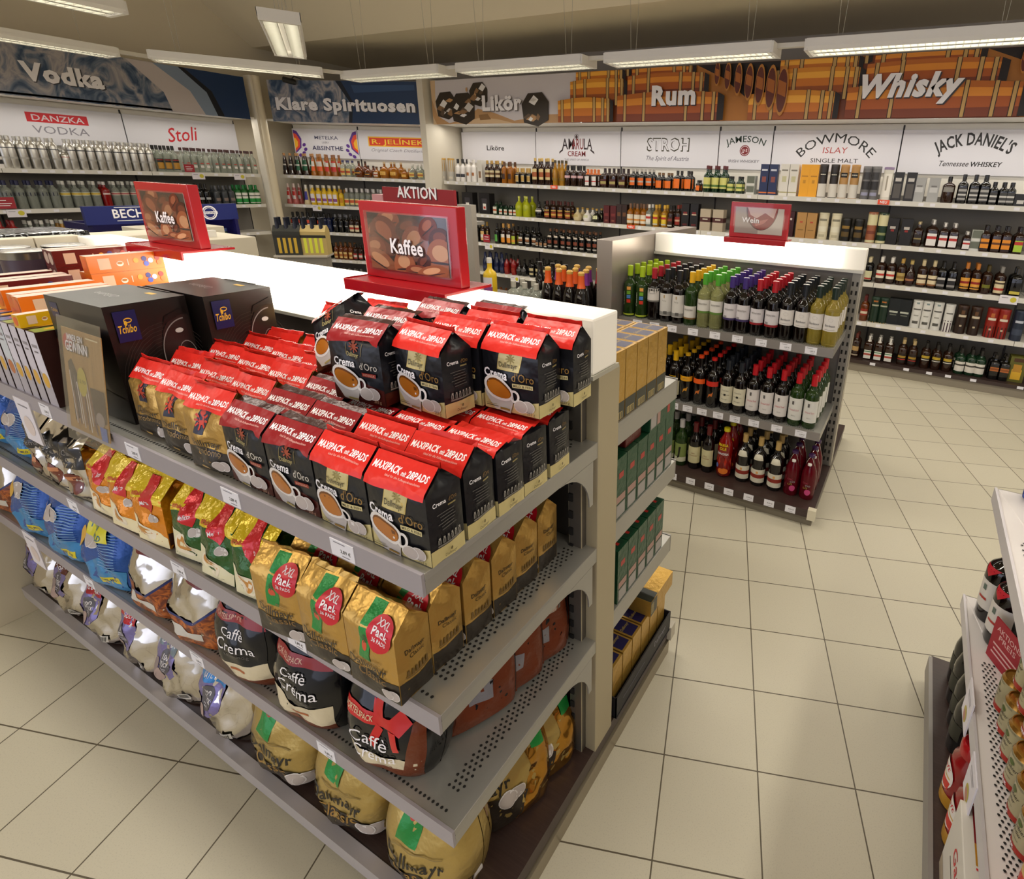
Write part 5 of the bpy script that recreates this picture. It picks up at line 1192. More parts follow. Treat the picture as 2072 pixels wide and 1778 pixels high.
def cup(x, y, s, a=-.25):
    return [('P', CUPG, [(x - .028 * s, y - .006 * s), (x - .01 * s, y - .03 * s), (x + .02 * s, y - .034 * s), (x + .03 * s, y - .01 * s), (x + .028 * s, y + .01 * s), (x - .028 * s, y + .012 * s)]), ('O', CUPW, x + .031 * s, y - .002 * s, .01 * s, .011 * s, .004 * s),
            ('E', CUPW, x, y + .006 * s, .03 * s, .02 * s, a), ('E', COFD, x + .001, y + .006 * s, .0255 * s, .0155 * s, a), ('E', COF, x + .001, y + .0045 * s, .024 * s, .0135 * s, a)]
def pads(x, y, s):
    return [('E', PADR, x + .012 * s, y + .001, .0125 * s, .0105 * s), ('E', PADC, x + .012 * s, y + .001, .0115 * s, .0095 * s), ('E', PADR, x, y, .0125 * s, .011 * s), ('E', PADC, x, y, .0112 * s, .0098 * s)]
def crown(x, y, s, c):
    m = p_(c)
    return [('E', m, x, y, .0045 * s, .005 * s), ('E', m, x, y + .008 * s, .0035 * s, .003 * s)] + [('R', m, x + .007 * s * sin(a), y + .007 * s * cos(a), .0022 * s, .005 * s, -a) for a in (.9, 1.6, 2.3, 3.14, 3.98, 4.68, 5.4)]
def side_print(base, logo):
    q = [('R', base, 0, .014, .073, .028)] if base else []
    q += [('T', LET, 'Crema', -.012, .103, .0075, {'b': .03, 'w': .026}), ('T', p_('#8a6a3a'), "d'Oro", .015, .1025, .0075, {'w': .018}), ('R', p_('#8f8154'), .012, .097, .016, .0028)]
    q += [('R', p_('#5c5a58'), .002 * ((k * 7) % 3 - 1), .088 - .0055 * k, .036 - .004 * ((k * 5) % 3), .0014) for k in range(6)]
    for k in range(6):
        x = -.021 + .0085 * k
        q += [('R', p_('#8f8b84'), x, .041, .0052, .009), ('R', p_('#a39f97'), x, .0475, .0036, .003), ('R', p_('#2c2a2a'), x, .041, .002, .007)]
    q += [('R', p_('#7c7872'), 0, .035, .052, .003)]
    if logo: q += [('T', p_('#5a5030'), 'Dallmayr', 0, .0085, .006, {'w': .024})] + [('E', p_('#6a5f3a'), 0, .0195, .0022, .0034)]
    return q
def maxi(b, small=True):
    k = b.hs + b.sl * .42
    q = [('T', LET, 'MAXIPACK', -.0295, k, .0118, {'b': .05, 'it': .2, 'w': .062}), ('T', LET, 'mit', .0095, k, .0085, {'b': .03, 'it': .2, 'w': .0105}), ('T', LET, '28PADS', .0385, k, .0118, {'b': .05, 'it': .2, 'w': .043})]
    return q + [('T', p_('#f0b8b0'), 'Ideal für alle Kaffeepadmaschinen', .012, k - .0085, .004, {'w': .075})]
def add_parts(t, b, bodyb, finmat, tilt, seed):
    adopt(t, bodyb.build('bag', link=False))
    adopt(t, b.fin(finmat, tilt=tilt, seed=seed).build('top_seal', link=False))
    return t
def red_slope(b, m, lo=0.):
    return [('P', m, [(-b.w / 2, b.hs - .004 - lo), (b.w / 2, b.hs - .004 - lo), (b.w / 2, b.L), (-b.w / 2, b.L)])]
def crema_mild(seed, flatp=False):
    b = Bag(.131, .071, .128, .138 if flatp else .163, seed=seed)
    q = b.body(F_BLACK)
    w = b.w / 2
    it = [('P', F_CREAM, [(-w, .001), (w, .001), (w, .034), (w * .5, .026), (0, .022), (-w * .5, .028), (-w, .04)]), ('P', GB, [(-.029, .0885), (.023, .0885), (.034, b.hs + .01), (-.018, b.hs + .01)]), ('P', F_CREAM, [(-.027, .09), (.021, .09), (.032, b.hs + .01), (-.016, b.hs + .01)])]
    it += crown(.004, .113, 1.0, '#a3955c') + [('T', p_('#3a3424'), 'Dallmayr', -.001, .0955, .0105, {'w': .041, 'b': .01})]
    it += [('T', LET, 'Crema', -.0315, .071, .0165, {'b': .05, 'w': .06}), ('T', p_('#9a7434'), "d'Oro", .0335, .0715, .0165, {'w': .048}), ('R', p_('#cfc18c'), .033, .063, .044, .0085), ('T', p_('#3a3220'), 'MILD & FEIN', .033, .0605, .0048, {'b': .02, 'w': .039})]
    it += cup(-.026, .042, 1.25) + pads(.028, .021, 1.25) + [('R', p_('#8a6a2c'), -.012, .008, .024, .0045), ('T', p_('#5a5030'), '203 g', .05, .006, .0065, {'w': .018}), ('R', p_('#8a8058'), -.045, .014, .026, .0012), ('R', p_('#5a5030'), -.043, .0105, .03, .0016)]
    it += red_slope(b, F_RED) + maxi(b)
    skin(q, b.front, it, .011)
    for sg in (1, -1): skin(q, lambda u, v, o: b.side(sg * u / max(b.half(v), .003), v, o, sg), side_print(F_CREAM, True), .012)
    t = empty('coffee_pad_pack', link=False)
    return add_parts(t, b, q, F_RED, (1.2 if flatp else .35) if seed % 2 else (1.4 if flatp else -.2), seed)
F_BRN = foil('#4a1a14', .3, .1, (28, .3, 2))
def crema_intensa(seed, flatp=False):
    b = Bag(.131, .071, .128, .138 if flatp else .16, seed=seed + 4)
    q = b.body(F_BLACK)
    w = b.w / 2
    it = [('P', F_BRN, [(-w, .001), (w, .001), (w, .034), (0, .05), (-w, .03)]), ('P', p_('#7c6a3a'), [(-.021, .1), (-.0195, .1), (-.0145, b.hs + .02), (-.016, b.hs + .02)]), ('P', p_('#7c6a3a'), [(.0195, .1), (.021, .1), (.028, b.hs + .02), (.0265, b.hs + .02)])]
    it += crown(.003, .118, 1.3, '#a8482c') + [('T', p_('#c9b878'), 'Dallmayr', 0, .098, .009, {'w': .033})]
    it += [('T', LET, 'Crema', -.024, .077, .0155, {'b': .035, 'w': .056}), ('T', p_('#d6cfc4'), "d'Oro", .037, .0745, .0145, {'w': .04}), ('R', p_('#8f2a1c'), .036, .064, .034, .008), ('T', p_('#d8a890'), 'INTENSA', .036, .0615, .0045, {'w': .028})]
    it += cup(-.026, .044, 1.25) + pads(.026, .024, 1.3) + [('T', p_('#b08a70'), '203 g', .05, .007, .0065, {'w': .018}), ('R', p_('#9a8a4c'), -.01, .009, .026, .004)]
    it += [('P', F_DRED, [(-w, b.hs - .006), (-w * .4, b.hs - .001), (w * .6, b.hs + .003), (w, b.hs - .003), (w, b.L), (-w, b.L)])] + maxi(b)
    skin(q, b.front, it, .011)
    for sg in (1, -1): skin(q, lambda u, v, o: b.side(sg * u / max(b.half(v), .003), v, o, sg), side_print(F_BRN, False), .012)
    return add_parts(empty('coffee_pad_pack', link=False), b, q, foil('#3a1c18', .3, .2), (1.5 if seed % 2 else 1.1), seed + 5)
F_NAVY = p_('#23263c', .35)
F_BASE = foil('#2c241c', .35, .1, (28, .3, 2))
def prodomo(seed, flatp=False):
    b = Bag(.131, .072, .124, .137 if flatp else .17, bul=.009, wr=.003, seed=seed + 9)
    q = b.body(F_GOLD)
    w = b.w / 2
    it = [('P', F_BASE, [(-w, .001), (w, .001), (w, .05), (0, .058), (-w, .046)]), ('P', F_NAVY, [(-.024, .085), (.006, .085), (.022, b.hs + .02), (-.01, b.hs + .02)])] + crown(-.004, .112, 1.9, '#c23a24')
    it += [('T', p_('#2c2418'), 'Dallmayr', .008, .06, .014, {'b': .02, 'w': .078}), ('T', p_('#9a7a44'), 'prodomo', .01, .043, .014, {'w': .072}), ('R', p_('#8a6a34'), .02, .078, .03, .0012), ('R', p_('#8a6a34'), .02, .0745, .036, .0012)]
    it += pads(.035, .021, 1.1) + [('R', p_('#b8924a'), -.01, .01, .026, .0045)] + red_slope(b, F_RED, -.012) + maxi(b)
    skin(q, b.front, it, .011)
    for sg in (1, -1): skin(q, lambda u, v, o: b.side(sg * u / max(b.half(v), .003), v, o, sg), [('R', F_BASE, 0, .024, .072, .047), ('R', p_('#5a4420'), 0, .07, .04, .012)], .012)
    return add_parts(empty('coffee_pad_pack', link=False), b, q, F_RED, (1.3 if flatp else .4) if seed % 2 else -.3, seed + 2)
F_GREEN = foil('#1f8a3c', .3, .2)
def classic(seed):
    b = Bag(.128, .073, .148, .185, bul=.008, wr=.002, seed=seed + 3)
    q = b.body(F_GOLD)
    w = b.w / 2
    it = [('P', F_BASE, [(-w, .001), (w, .001), (w, .046), (.01, .058), (-w, .05)]), ('P', F_GREEN, [(-.022, .082), (.008, .08), (.018, b.L - .004), (-.014, b.L - .004)]), ('E', p_('#d04a2c'), -.005, .112, .008, .0095)] + crown(-.005, .125, .8, '#3a5a2c')
    it += [('T', p_('#2c2418'), 'Dallmayr', -.002, .061, .0175, {'b': .02, 'w': .092}), ('T', p_('#8a6428'), 'Classic', .006, .042, .0165, {'w': .07}), ('R', p_('#8a6a34'), .014, .0865, .028, .0012), ('R', p_('#8a6a34'), .016, .0835, .032, .0012)] + pads(.038, .02, 1.15)
    skin(q, b.front, it, .011)
    sp = [('R', F_BASE, 0, .023, .073, .045), ('T', p_('#2c2418'), 'Dallmayr', 0, .102, .009, {'b': .02, 'w': .042}), ('T', p_('#3a2e1c'), 'Classic', .003, .09, .0085, {'w': .032})] + [('R', p_('#6e5428'), -.02 + .0085 * k, .062, .005, .012) for k in range(6)] + [('R', p_('#6e5428'), 0, .054, .05, .003)]
    for sg in (1, -1): skin(q, lambda u, v, o: b.side(sg * u / max(b.half(v), .003), v, o, sg), sp, .012)
    t = add_parts(empty('coffee_pad_pack', link=False), b, q, F_GOLD, .5 if seed % 2 else -.3, seed + 7)
    s = MB()
    R_ = foil('#c8182a', .3, .1, (20, .1, 1))
    f = lambda u, v, o: b.front(min(u, w), v, o + .0025)
    skin(s, f, [('E', R_, .031, .146, .029, .034), ('T', LET, 'XXL', .032, .157, .0135, {'b': .03, 'w': .03, 'rot': -.12}), ('T', LET, 'Pack', .031, .141, .0125, {'b': .03, 'w': .038, 'rot': -.12}), ('T', LET, '36 PADS', .03, .129, .0075, {'b': .02, 'w': .032, 'rot': -.12})], .011)
    adopt(t, s.build('sticker', link=False))
    return t
def melitta(seed, body, top, base):
    b = Bag(.118, .075, .13, .172, bul=.011, gus=.3, wr=.004, seed=seed)
    fb, ft = foil(body, .2, .35, (30, .7, 3)), foil('#e0c020', .2, .2, (30, .6, 3))
    q = b.body(fb)
    w = b.w / 2
    it = [('P', p_(base, .3), [(-w, .001), (w, .001), (w, .03), (-.01, .06), (-w, .075)]), ('E', p_('#efe4cc', .3), -.012, .038, .036, .026, -.3), ('E', p_('#c98a3a', .3), -.012, .042, .028, .016, -.3), ('P', ft, [(-w, .118), (-.01, .128), (-.02, b.L), (-w, b.L)]), ('P', ft, [(.03, .12), (w, .116), (w, b.L), (.02, b.L)]),
          ('P', foil('#cc1c24', .22, .2, (30, .5, 3)), [(-.012, .106), (.022, .094), (.034, .118), (.012, b.L), (-.018, b.L), (-.022, .13)]), ('T', LET, 'Melitta', .004, .112, .0105, {'b': .02, 'w': .034, 'it': .2, 'rot': .25}), ('T', RED, '30Pads', -.037, .128, .0085, {'b': .03, 'w': .03, 'rot': .15})] + pads(.026, .083, .95)
    skin(q, b.front, it, .012)
    for sg in (1, -1): skin(q, lambda u, v, o: b.side(sg * u / max(b.half(v), .003), v, o, sg), [('R', p_('#3a1c10', .3), 0, .022, .075, .042), ('R', p_('#e8dcc8', .4), .01, .095, .018, .022), ('R', RED, -.012, .115, .022, .014)], .012)
    return add_parts(empty('coffee_pad_pack', link=False), b, q, ft, .6 if seed % 2 else -.5, seed + 11)
def silverpack(seed):
    b = Bag(.108, .075, .16, .205, bul=.01, gus=.3, wr=.005, seed=seed)
    q = b.body(F_SILV)
    w = b.w / 2
    it = [('P', p_('#1c1a1c', .3), [(-w, .09), (w, .1), (w, b.hs), (-w, b.hs)]), ('E', p_('#6e2c18', .3), 0, .05, .036, .032), ('P', p_('#c9855a', .3), [(-.03, .058), (.03, .058), (.028, .072), (-.028, .072)]), ('T', p_('#8a8684'), 'Caffè', -.004, .13, .016, {'w': .05}), ('T', p_('#8a8684'), 'Crema', .006, .108, .014, {'w': .055})]
    skin(q, b.front, it, .012)
    return add_parts(empty('coffee_pad_pack', link=False), b, q, F_SILV, .4 if seed % 2 else -.3, seed + 13)
class Pillow:
    """soft bag: bellied below, drawn together to a flat seam on top"""
    def __init__(s, w, d, h, seed=0, wr=.006, foot=.72):
        s.w, s.d, s.h, s.sd, s.wr, s.foot = w, d, h, seed * 2.3, wr, foot
    def prof(s, t):
        lo = min(1, s.foot + (1 - s.foot) * min(t / .18, 1) ** .5)
        hi = 1 if t < .35 else cos((t - .35) / .65 * pi / 2) ** .75
        return s.d / 2 * lo * max(hi, .02)
    def wid(s, t): return s.w / 2 * (.84 + .16 * sin(pi * min(max(t * 1.25, 0), 1)) - .06 * max(t - .75, 0) / .25)
    def front(s, u, v, o=0., sg=-1):
        t = min(max(v / s.h, 0), 1)
        a = min(abs(u) / (s.w / 2), 1)
        y = s.prof(t) * max(0, 1 - a ** 2.7) ** (1 / 2.7)
        k = max(0, 1 - a ** 4) * min(1, t / .1)
        y += k * s.wr * (sin(34 * u + s.sd + 21 * v) * .6 + .5 * sin(61 * v - 43 * u + 2 * s.sd) + .35 * sin(97 * u + 60 * v + s.sd))
        y = max(y, .0012)
        return Vector((u / (s.w / 2) * s.wid(t), sg * (y + o), v + o * (.35 if t > .5 else 0)))
    def body(s, mat):
        b = MB()
        us = [s.w / 2 * sin(pi * (i / 16 - .5)) for i in range(17)]
        vs = [s.h * i / 16 for i in range(17)]
        b.grid(s.front, us, vs, mat)
        b.grid(lambda u, v: s.front(-u, v, 0, 1), us, vs, mat)
        f = [s.front(u, 0) for u in us]; g = [s.front(u, 0, 0, 1) for u in us]
        b.add(f + g, [tuple(range(17, 34)) + tuple(range(16, -1, -1))], mat)
        return b
    def seal(s, mat, h=.022, tilt=.4, seed=0):
        f = Bag(2 * s.wid(1.), .02, s.h - .01, s.h, seed=seed)
        return f.fin(mat, h, tilt, seed)
def pillow(p, mat, items, sealmat, tilt=.4, seed=0, name='coffee_bag', back=None):
    t = empty(name, link=False)
    q = skin(p.body(mat), p.front, items, .014, off0=.0012, doff=.00025)
    if back: skin(q, lambda u, v, o: p.front(-u, v, o, 1), back, .014, off0=.0012)
    adopt(t, q.build('bag', link=False))
    adopt(t, p.seal(sealmat, tilt=tilt, seed=seed).build('top_seal', link=False))
    return t
def circ(m, x, y, rx, ry): return ('E', m, x, y, rx, ry)
BOW = p_('#c81c1c', .25)
F_BLK2 = foil('#111114', .1, .2, (14, .8, 1)); F_TAN = foil('#6e3218', .3, .15, (26, .5, 3)); F_IVORY = foil('#d9cdb0', .25, .2, (26, .4, 3))
def bow_bag(seed):
    p = Pillow(.232, .16, .262, seed, .005)
    it = [('P', F_TAN, [(-.105, 0), (.105, 0), (.105, .035), (-.105, .03)]), ('P', F_IVORY, [(-.1, .03), (.1, .028), (.1, .058), (0, .06), (-.1, .055)]), ('P', F_TAN, [(.06, 0), (.105, 0), (.105, .17), (.085, .15)]), ('P', BOW, [(-.103, .125), (.06, .125), (.075, .15), (-.103, .15)]), ('P', BOW, [(-.005, .135), (-.02, .18), (.012, .195), (.02, .14)]), ('P', BOW, [(.02, .135), (.06, .175), (.085, .15), (.06, .12)]), ('P', BOW, [(0, .13), (-.02, .085), (-.002, .075), (.016, .12)]), ('P', BOW, [(.03, .125), (.045, .08), (.062, .088), (.05, .125)]),
          ('T', p_('#e0c8a0'), 'VORTEILSPACK', -.052, .132, .0115, {'b': .02, 'w': .088}), ('P', p_('#1c1f5c', .3), [(-.07, .19), (-.01, .175), (-.002, .235), (-.062, .25)]), ('T', p_('#d8b43a'), 'Tchibo', -.036, .2, .017, {'b': .02, 'it': .2, 'w': .05, 'rot': -.25}), ('T', LET, 'Caffè', -.02, .075, .026, {'w': .1}), ('T', LET, 'Crema', -.005, .048, .022, {'w': .11})]
    return pillow(p, F_BLK2, it, F_BLK2, .5, seed, back=[('P', F_TAN, [(-.105, 0), (.105, 0), (.105, .2), (-.105, .2)])])
def crema_bag(seed, red=True):
    p = Pillow(.222, .155, .262, seed, .005)
    it = [('P', F_TAN, [(-.095, 0), (.095, 0), (.095, .03), (-.095, .028)]), ('P', F_IVORY, [(-.095, .028), (.095, .03), (.09, .085), (.0, .07), (-.09, .09)]), ('R', p_('#a3521f', .3), .01, .052, .05, .006)]
    it += [('P', F_BLK2, [(-.09, .085), (-.05, .07), (0, .066), (.05, .07), (.09, .088), (.09, .19), (-.09, .19)])] if not red else []
    it += [('P', p_('#8f1a1c', .3), [(-.094, .172), (.094, .168), (.09, .192), (-.09, .196)]), ('T', p_('#d8b09a'), 'VORTEILSPACK', -.03, .176, .011, {'b': .02, 'w': .1}), ('T', LET, 'Caffè', -.005, .135, .022, {'w': .075}), ('T', LET, 'Crema', .005, .103, .026, {'w': .118}), ('T', p_('#55514f'), 'vollmundig', .01, .09, .01, {'w': .07})]
    return pillow(p, F_BLK2, it, F_BLK2, .4, seed)
F_BLUE, F_LBLUE = foil('#1c4fa0', .2, .2, (22, .6, 3)), foil('#3a86c0', .22, .2, (22, .6, 3))
def blue_bag(seed, k=0):
    p = Pillow(.25, .16, .262, seed, .007)
    it = [('P', F_LBLUE, [(-.1, .0), (.1, .0), (.1, .08), (0, .11), (-.1, .06)]), ('P', p_('#d8c81c', .3), [(.0, .028), (.08, .034), (.076, .058), (.004, .052)]), ('T', p_('#2a3a6a'), '100% MILD', .04, .04, .009, {'b': .02, 'w': .06})] + pads(-.045, .16, 2.3) + [('E', p_('#d8a83a', .3), -.085, .155, .014, .03)]
    it += [('R', p_('#6f9ac4'), .045, .19 - .008 * j, .075, .0022) for j in range(13)]
    if k: it += [('P', p_('#d8d020', .3), [(-.06, .17), (.06, .165), (.06, .205), (-.06, .21)]), ('T', p_('#1c6a8a'), '100', -.02, .19, .018, {'b': .03, 'w': .05}), ('T', p_('#1c6a8a'), 'MILD', .01, .17, .014, {'b': .03, 'w': .05})]
    return pillow(p, F_BLUE, it, foil('#b8c4dc', .2, .3), .4, seed)
def brown_bag(seed, k=0):
    p = Pillow(.21, .15, .262, seed, .007)
    cof = noise_mat('roasted_print_%d' % seed, [(0, '#2a0e06'), (.45, '#6e2c0e'), (.6, '#b8601c'), (1, '#d88a3a')], scale=26, detail=4, dist=3, rough=.35)
    it = [('P', cof, [(-.095, .0), (.095, .0), (.095, .14), (.03, .09), (-.03, .09), (-.095, .12)]), ('P', p_('#6e1f1c', .3), [(-.095, .2), (.095, .19), (.092, .222), (-.09, .228)]), ('T', p_('#c9a05a'), 'VORTEILSPACK', 0, .205, .012, {'b': .02, 'w': .12}), ('P', p_('#1c2a6a', .3), [(-.095, .115), (-.03, .085), (.03, .085), (.095, .135), (.095, .142), (.03, .093), (-.03, .093), (-.095, .122)]), ('P', p_('#c9c4bc', .35), [(-.06, .05), (.05, .035), (.05, .06), (-.06, .075)])]
    return pillow(p, F_SILV, it, foil('#c9a08a', .25, .3) if k else F_SILV, .4, seed)
F_PUR = foil('#7d73a8', .25, .3, (24, .5, 3))
def stueck_bag(seed, top, txt):
    p = Pillow(.235, .17, .292, seed, .01)
    it = [('P', F_PUR, [(-.1, .25), (-.1, .12), (-.07, .085), (-.02, .085), (.02, .12), (.035, .19), (.0, .25)]), ('P', foil(top, .25, .2), [(-.1, .2), (.03, .19), (.04, .28), (-.1, .28)]), ('T', LET, txt, -.02, .206, .014, {'b': .02, 'w': .085}), ('E', p_('#57545a', .35), -.03, .15, .028, .038), ('T', LET, '100', -.028, .158, .014, {'b': .03, 'w': .028}), ('T', LET, 'STÜCK', -.028, .142, .011, {'b': .03, 'w': .042}), ('R', p_('#b9b4bc'), -.028, .133, .026, .003), ('R', p_('#b9b4bc'), -.028, .127, .02, .003), ('E', p_('#8f7f7c', .4), -.075, .118, .018, .03), ('E', p_('#a8918a', .4), -.05, .105, .018, .022)]
    it += [('R', p_('#d8d4cc', .4), .045, .045, .034, .026)] + [('R', BLK, .032 + .0036 * k, .047, .0016, .018) for k in range(8)]
    return pillow(p, F_SILV, it, foil('#dcd8e0', .1, .2), .3, seed)
F_PALEG = foil('#b59b5a', .3, .6, (24, .5, 3))
def big_classic(seed):
    p = Pillow(.255, .18, .295, seed, .007)
    it = [('P', F_BASE, [(-.125, 0), (.125, 0), (.125, .06), (.02, .085), (-.125, .075)]), ('P', F_GREEN, [(-.06, .165), (.0, .155), (.02, .26), (-.045, .265)]), ('E', p_('#c23a24'), -.02, .225, .013, .014), ('T', p_('#241f18'), 'Dallmayr', -.01, .1, .033, {'b': .03, 'w': .165}), ('T', p_('#9a7430'), 'Classic', -.01, .058, .031, {'w': .125, 'b': .01}), ('R', p_('#8a7440'), 0, .148, .14, .002)] + pads(.075, .045, 2.4)
    foilb = [('P', F_DGOLD, [(-.125, .0), (.125, .0), (.125, .28), (-.125, .28)])]
    return pillow(p, F_PALEG, it, foil('#e6e2dc', .1, .1), .3, seed, back=foilb)

def slim_bow(seed):
    """the same bag seen from its brown side, lying slack against its neighbour"""
    p = Pillow(.222, .085, .30, seed, .006, .8)
    it = [('P', F_TAN, [(-.12, 0), (.12, 0), (.12, .19), (-.12, .17)]), ('P', F_SILV, [(.03, .12), (.075, .125), (.1, .2), (.07, .21)]), ('P', foil('#8c8a90', .3, .3), [(-.03, .055), (.03, .05), (.035, .09), (-.025, .095)]), ('P', BOW, [(-.05, .21), (.05, .2), (.09, .24), (.0, .235)]), ('P', BOW, [(-.1, .23), (-.04, .225), (-.06, .26), (-.1, .255)])]
    return pillow(p, F_BLK2, it, F_BLK2, .3, seed, back=it[:1])
def slim_gold(seed):
    p = Pillow(.235, .10, .295, seed, .009, .8)
    it = [('P', F_DGOLD, [(-.02, 0), (.13, 0), (.13, .28), (.02, .28), (.05, .12)]), ('P', F_BASE, [(-.12, 0), (-.01, 0), (.03, .07), (-.02, .1), (-.12, .1)]), ('T', p_('#241f18'), 'mayr', -.06, .115, .028, {'b': .03, 'w': .09})] + pads(-.03, .085, 2.2) + [('P', RED, [(.03, .25), (.12, .21), (.12, .285), (.05, .29)]), ('P', F_GREEN, [(.06, .17), (.1, .165), (.105, .2), (.062, .205)])]
    return pillow(p, F_PALEG, it, foil('#e6e2dc', .1, .1), .3, seed, back=[('P', F_DGOLD, [(-.13, 0), (.13, 0), (.13, .28), (-.13, .28)])])
# ================================================================== coffee on the gondola's near side
S1, S2, S3, S4 = 1.1715, .8665, .5585, .126
PK = {}
def pk(f, *a):
    if (f, a) not in PK: PK[f, a] = f(*a)
    return PK[f, a]
cname = {'m': 'black and cream pad pack with red top', 'i': 'black and brown pad pack with dark red top', 'p': 'gold pad pack with navy ribbon and red top'}
cols = [(-.668, 'm'), (-.804, 'm'), (-.942, 'i'), (-1.080, 'i'), (-1.217, 'p'), (-1.354, 'p'), (-1.490, 'p')]
cfn = {'m': crema_mild, 'i': crema_intensa, 'p': prodomo}
for c, (x, k) in enumerate(cols):
    for j in range(5 if c < 5 else 5 - (c == 6)):
        fl = (c < 3 and j >= 2)
        if c == 3 and j > 3: continue
        y = .541 + .080 * j + rnd.uniform(-.002, .002)
        if k == 'p': y += .01 * (c - 4)
        lab = f'{cname[k]}, {ORD[c]} column from post, {ORD[j]} row'
        put(pk(cfn[k], (c * 2 + j) % 3, fl), (x + rnd.uniform(-.002, .002), y, S1), rnd.uniform(-.03, .03) + (.05 if k == 'p' else 0), lab, 'coffee pack', cname[k] + 's on top shelf',
            rx=(rnd.uniform(-.05, .0) if k == 'p' else 0))
Z2 = S1 + .1515
up = [('m', -.662, .822, .02, 0, 0, 1, 'nearest the end post'), ('m', -.640, .905, .05, 0, 0, 2, 'rear by the end post'), ('m', -.812, .738, -.06, 0, 0, 0, 'second along, tilted toward the aisle'), ('m', -.800, .815, .03, 0, 0, 1, 'directly behind the tilted one'), ('m', -.785, .893, .04, 0, 0, 2, 'rearmost, against the glowing box'),
      ('i', -.958, .708, .10, 0, 0, 0, 'facing the shelf edge'), ('i', -.985, .80, .05, 0, 0, 1, 'second dark one'), ('i', -.960, .925, -.04, 0, 0, 2, 'rearmost of the dark ones'), ('i', -.835, .968, .02, 0, 0, 1, 'wedged at the back')]
for k, x, y, rz, rx, ry, sd, wh in up:
    put(pk(cfn[k], sd, False), (x, y, Z2), rz, f'{cname[k].replace(" pad", "")} stacked upstairs, {wh}'.replace('stacked upstairs', 'in upper layer'), 'coffee pack', 'pad packs of the upper layer')
put(pk(crema_intensa, 1, False), (-1.135, .78, S1 + .165), .05, 'black and brown pad pack slumped sideways on top of the pile', 'coffee pack', None, rx=-.4, ry=-.5)
put(pk(prodomo, 1, False), (-1.20, .955, S1 + .10), .1, 'gold pad pack with red top pushed against the back panel', 'coffee pack', None)
for i, (x, y) in enumerate(((-1.37, .955), (-1.5, .86))):
    put(pk(prodomo, i, False), (x, y, S1 + .07 * (1 - i)), .1, ['gold pad pack with red top raised at the back of gold packs', 'gold pad pack with red top beside the big black cartons'][i], 'coffee pack', None)
# second shelf: gold packs with a red round sticker
cl = [(-.737, 0), (-.874, .03), (-1.012, .12)]
for c, (x, rz) in enumerate(cl):
    for j in range(6 if c == 0 else 4):
        put(pk(classic, (c + j) % 3), (x + rnd.uniform(-.004, .004), .504 + .081 * j, S2), rz + rnd.uniform(-.05, .05), f'gold pad pack with red sticker, {ORD[c]} column from post, {ORD[j]} row', 'coffee pack', 'gold packs with red stickers', rx=-.02)
MG = ('#2c5a22', 'cc', '#e2dcb8')
for i, (x, y, z, rx, rz) in enumerate(((-1.165, .535, 0, -.10, .1), (-1.295, .53, 0, -.16, .05), (-1.425, .54, 0, -.12, .12), (-1.17, .63, 0, -.1, 0), (-1.31, .63, 0, -.2, 0), (-1.44, .64, 0, -.12, 0))):
    put(pk(melitta, i % 3, *MG), (x, y, S2 + z), rz, 'glossy green pad pack with yellow corner, ' + ('front row, ' if i < 3 else 'behind, ') + ORD[i % 3] + ' beyond the gold packs', 'coffee pack', 'green pad packs with yellow corners', rx=rx)
MO = ('#e08a14', 'cc', '#efe2b8')
for i, (x, y, z, rx, rz) in enumerate(((-1.575, .53, 0, -.06, .1), (-1.70, .525, 0, -.12, .08), (-1.825, .53, 0, -.1, .05), (-1.60, .63, 0, -.1, 0), (-1.72, .63, 0, -.1, 0), (-1.86, .63, 0, -.1, .1))):
    put(pk(melitta, i % 3 + 5, *MO), (x, y, S2 + z), rz, 'glossy orange pad pack with yellow corner, ' + ('front row, ' if i < 3 else 'behind, ') + ORD[i % 3] + ' beyond the green packs', 'coffee pack', 'orange pad packs with yellow corners', rx=rx)
put(pk(melitta, 6, *MO), (-1.74, .60, S2 + .16), .15, 'glossy orange pad pack lying on top of the others', 'coffee pack', None, rx=-1.25)
for i, (x, rz) in enumerate(((-1.98, .1), (-2.10, .05), (-2.225, .0))):
    put(pk(silverpack, i), (x, .535, S2), rz, f'black and silver foil coffee pack, {ORD[i]} beyond the orange packs', 'coffee pack', 'black and silver foil packs', rx=-.06)
for i, x in enumerate((-2.42, -2.63, -2.84)):
    put(pk(blue_bag, 3, 0), (x, .57, S2), .05, f'navy coffee bag, {ORD[i]} beyond the silver foil packs', 'coffee bag', 'navy bags at the far end', s=.8)
# third shelf: large soft bags
for f, a, x, y, rz, rx, lab in ((bow_bag, (1,), -.825, .562, .12, -.12, 'black coffee bag with red bow, standing at the gondola end'), (crema_bag, (2, True), -1.068, .553, .1, -.05, 'black bag with red band and white lettering beside the bow bag'), (crema_bag, (3, False), -1.305, .555, .1, -.05, 'black bag with cream base and white lettering, third from end'),
        (brown_bag, (1, 1), -1.525, .553, .08, -.05, 'silver and brown bag with ivory plate, next to black cream bag'), (brown_bag, (2, 0), -1.745, .553, .1, -.06, 'silver bag over roasted brown print with navy curve'), (blue_bag, (1, 1), -1.985, .553, .1, -.06, 'dark blue bag with yellow plate reading 100 MILD'),
        (blue_bag, (2, 0), -2.245, .553, .12, -.06, 'bright blue bag with two pads, right after the yellow plate bag'), (blue_bag, (4, 0), -2.505, .555, .1, -.06, 'bright blue bag with two pads, second farther along'), (brown_bag, (1, 0), -2.77, .555, .1, -.06, 'silver and brown bag at the far shelf end')):
    put(pk(f, *a), (x, y, S3), rz, lab, 'coffee bag', None, rx=rx)
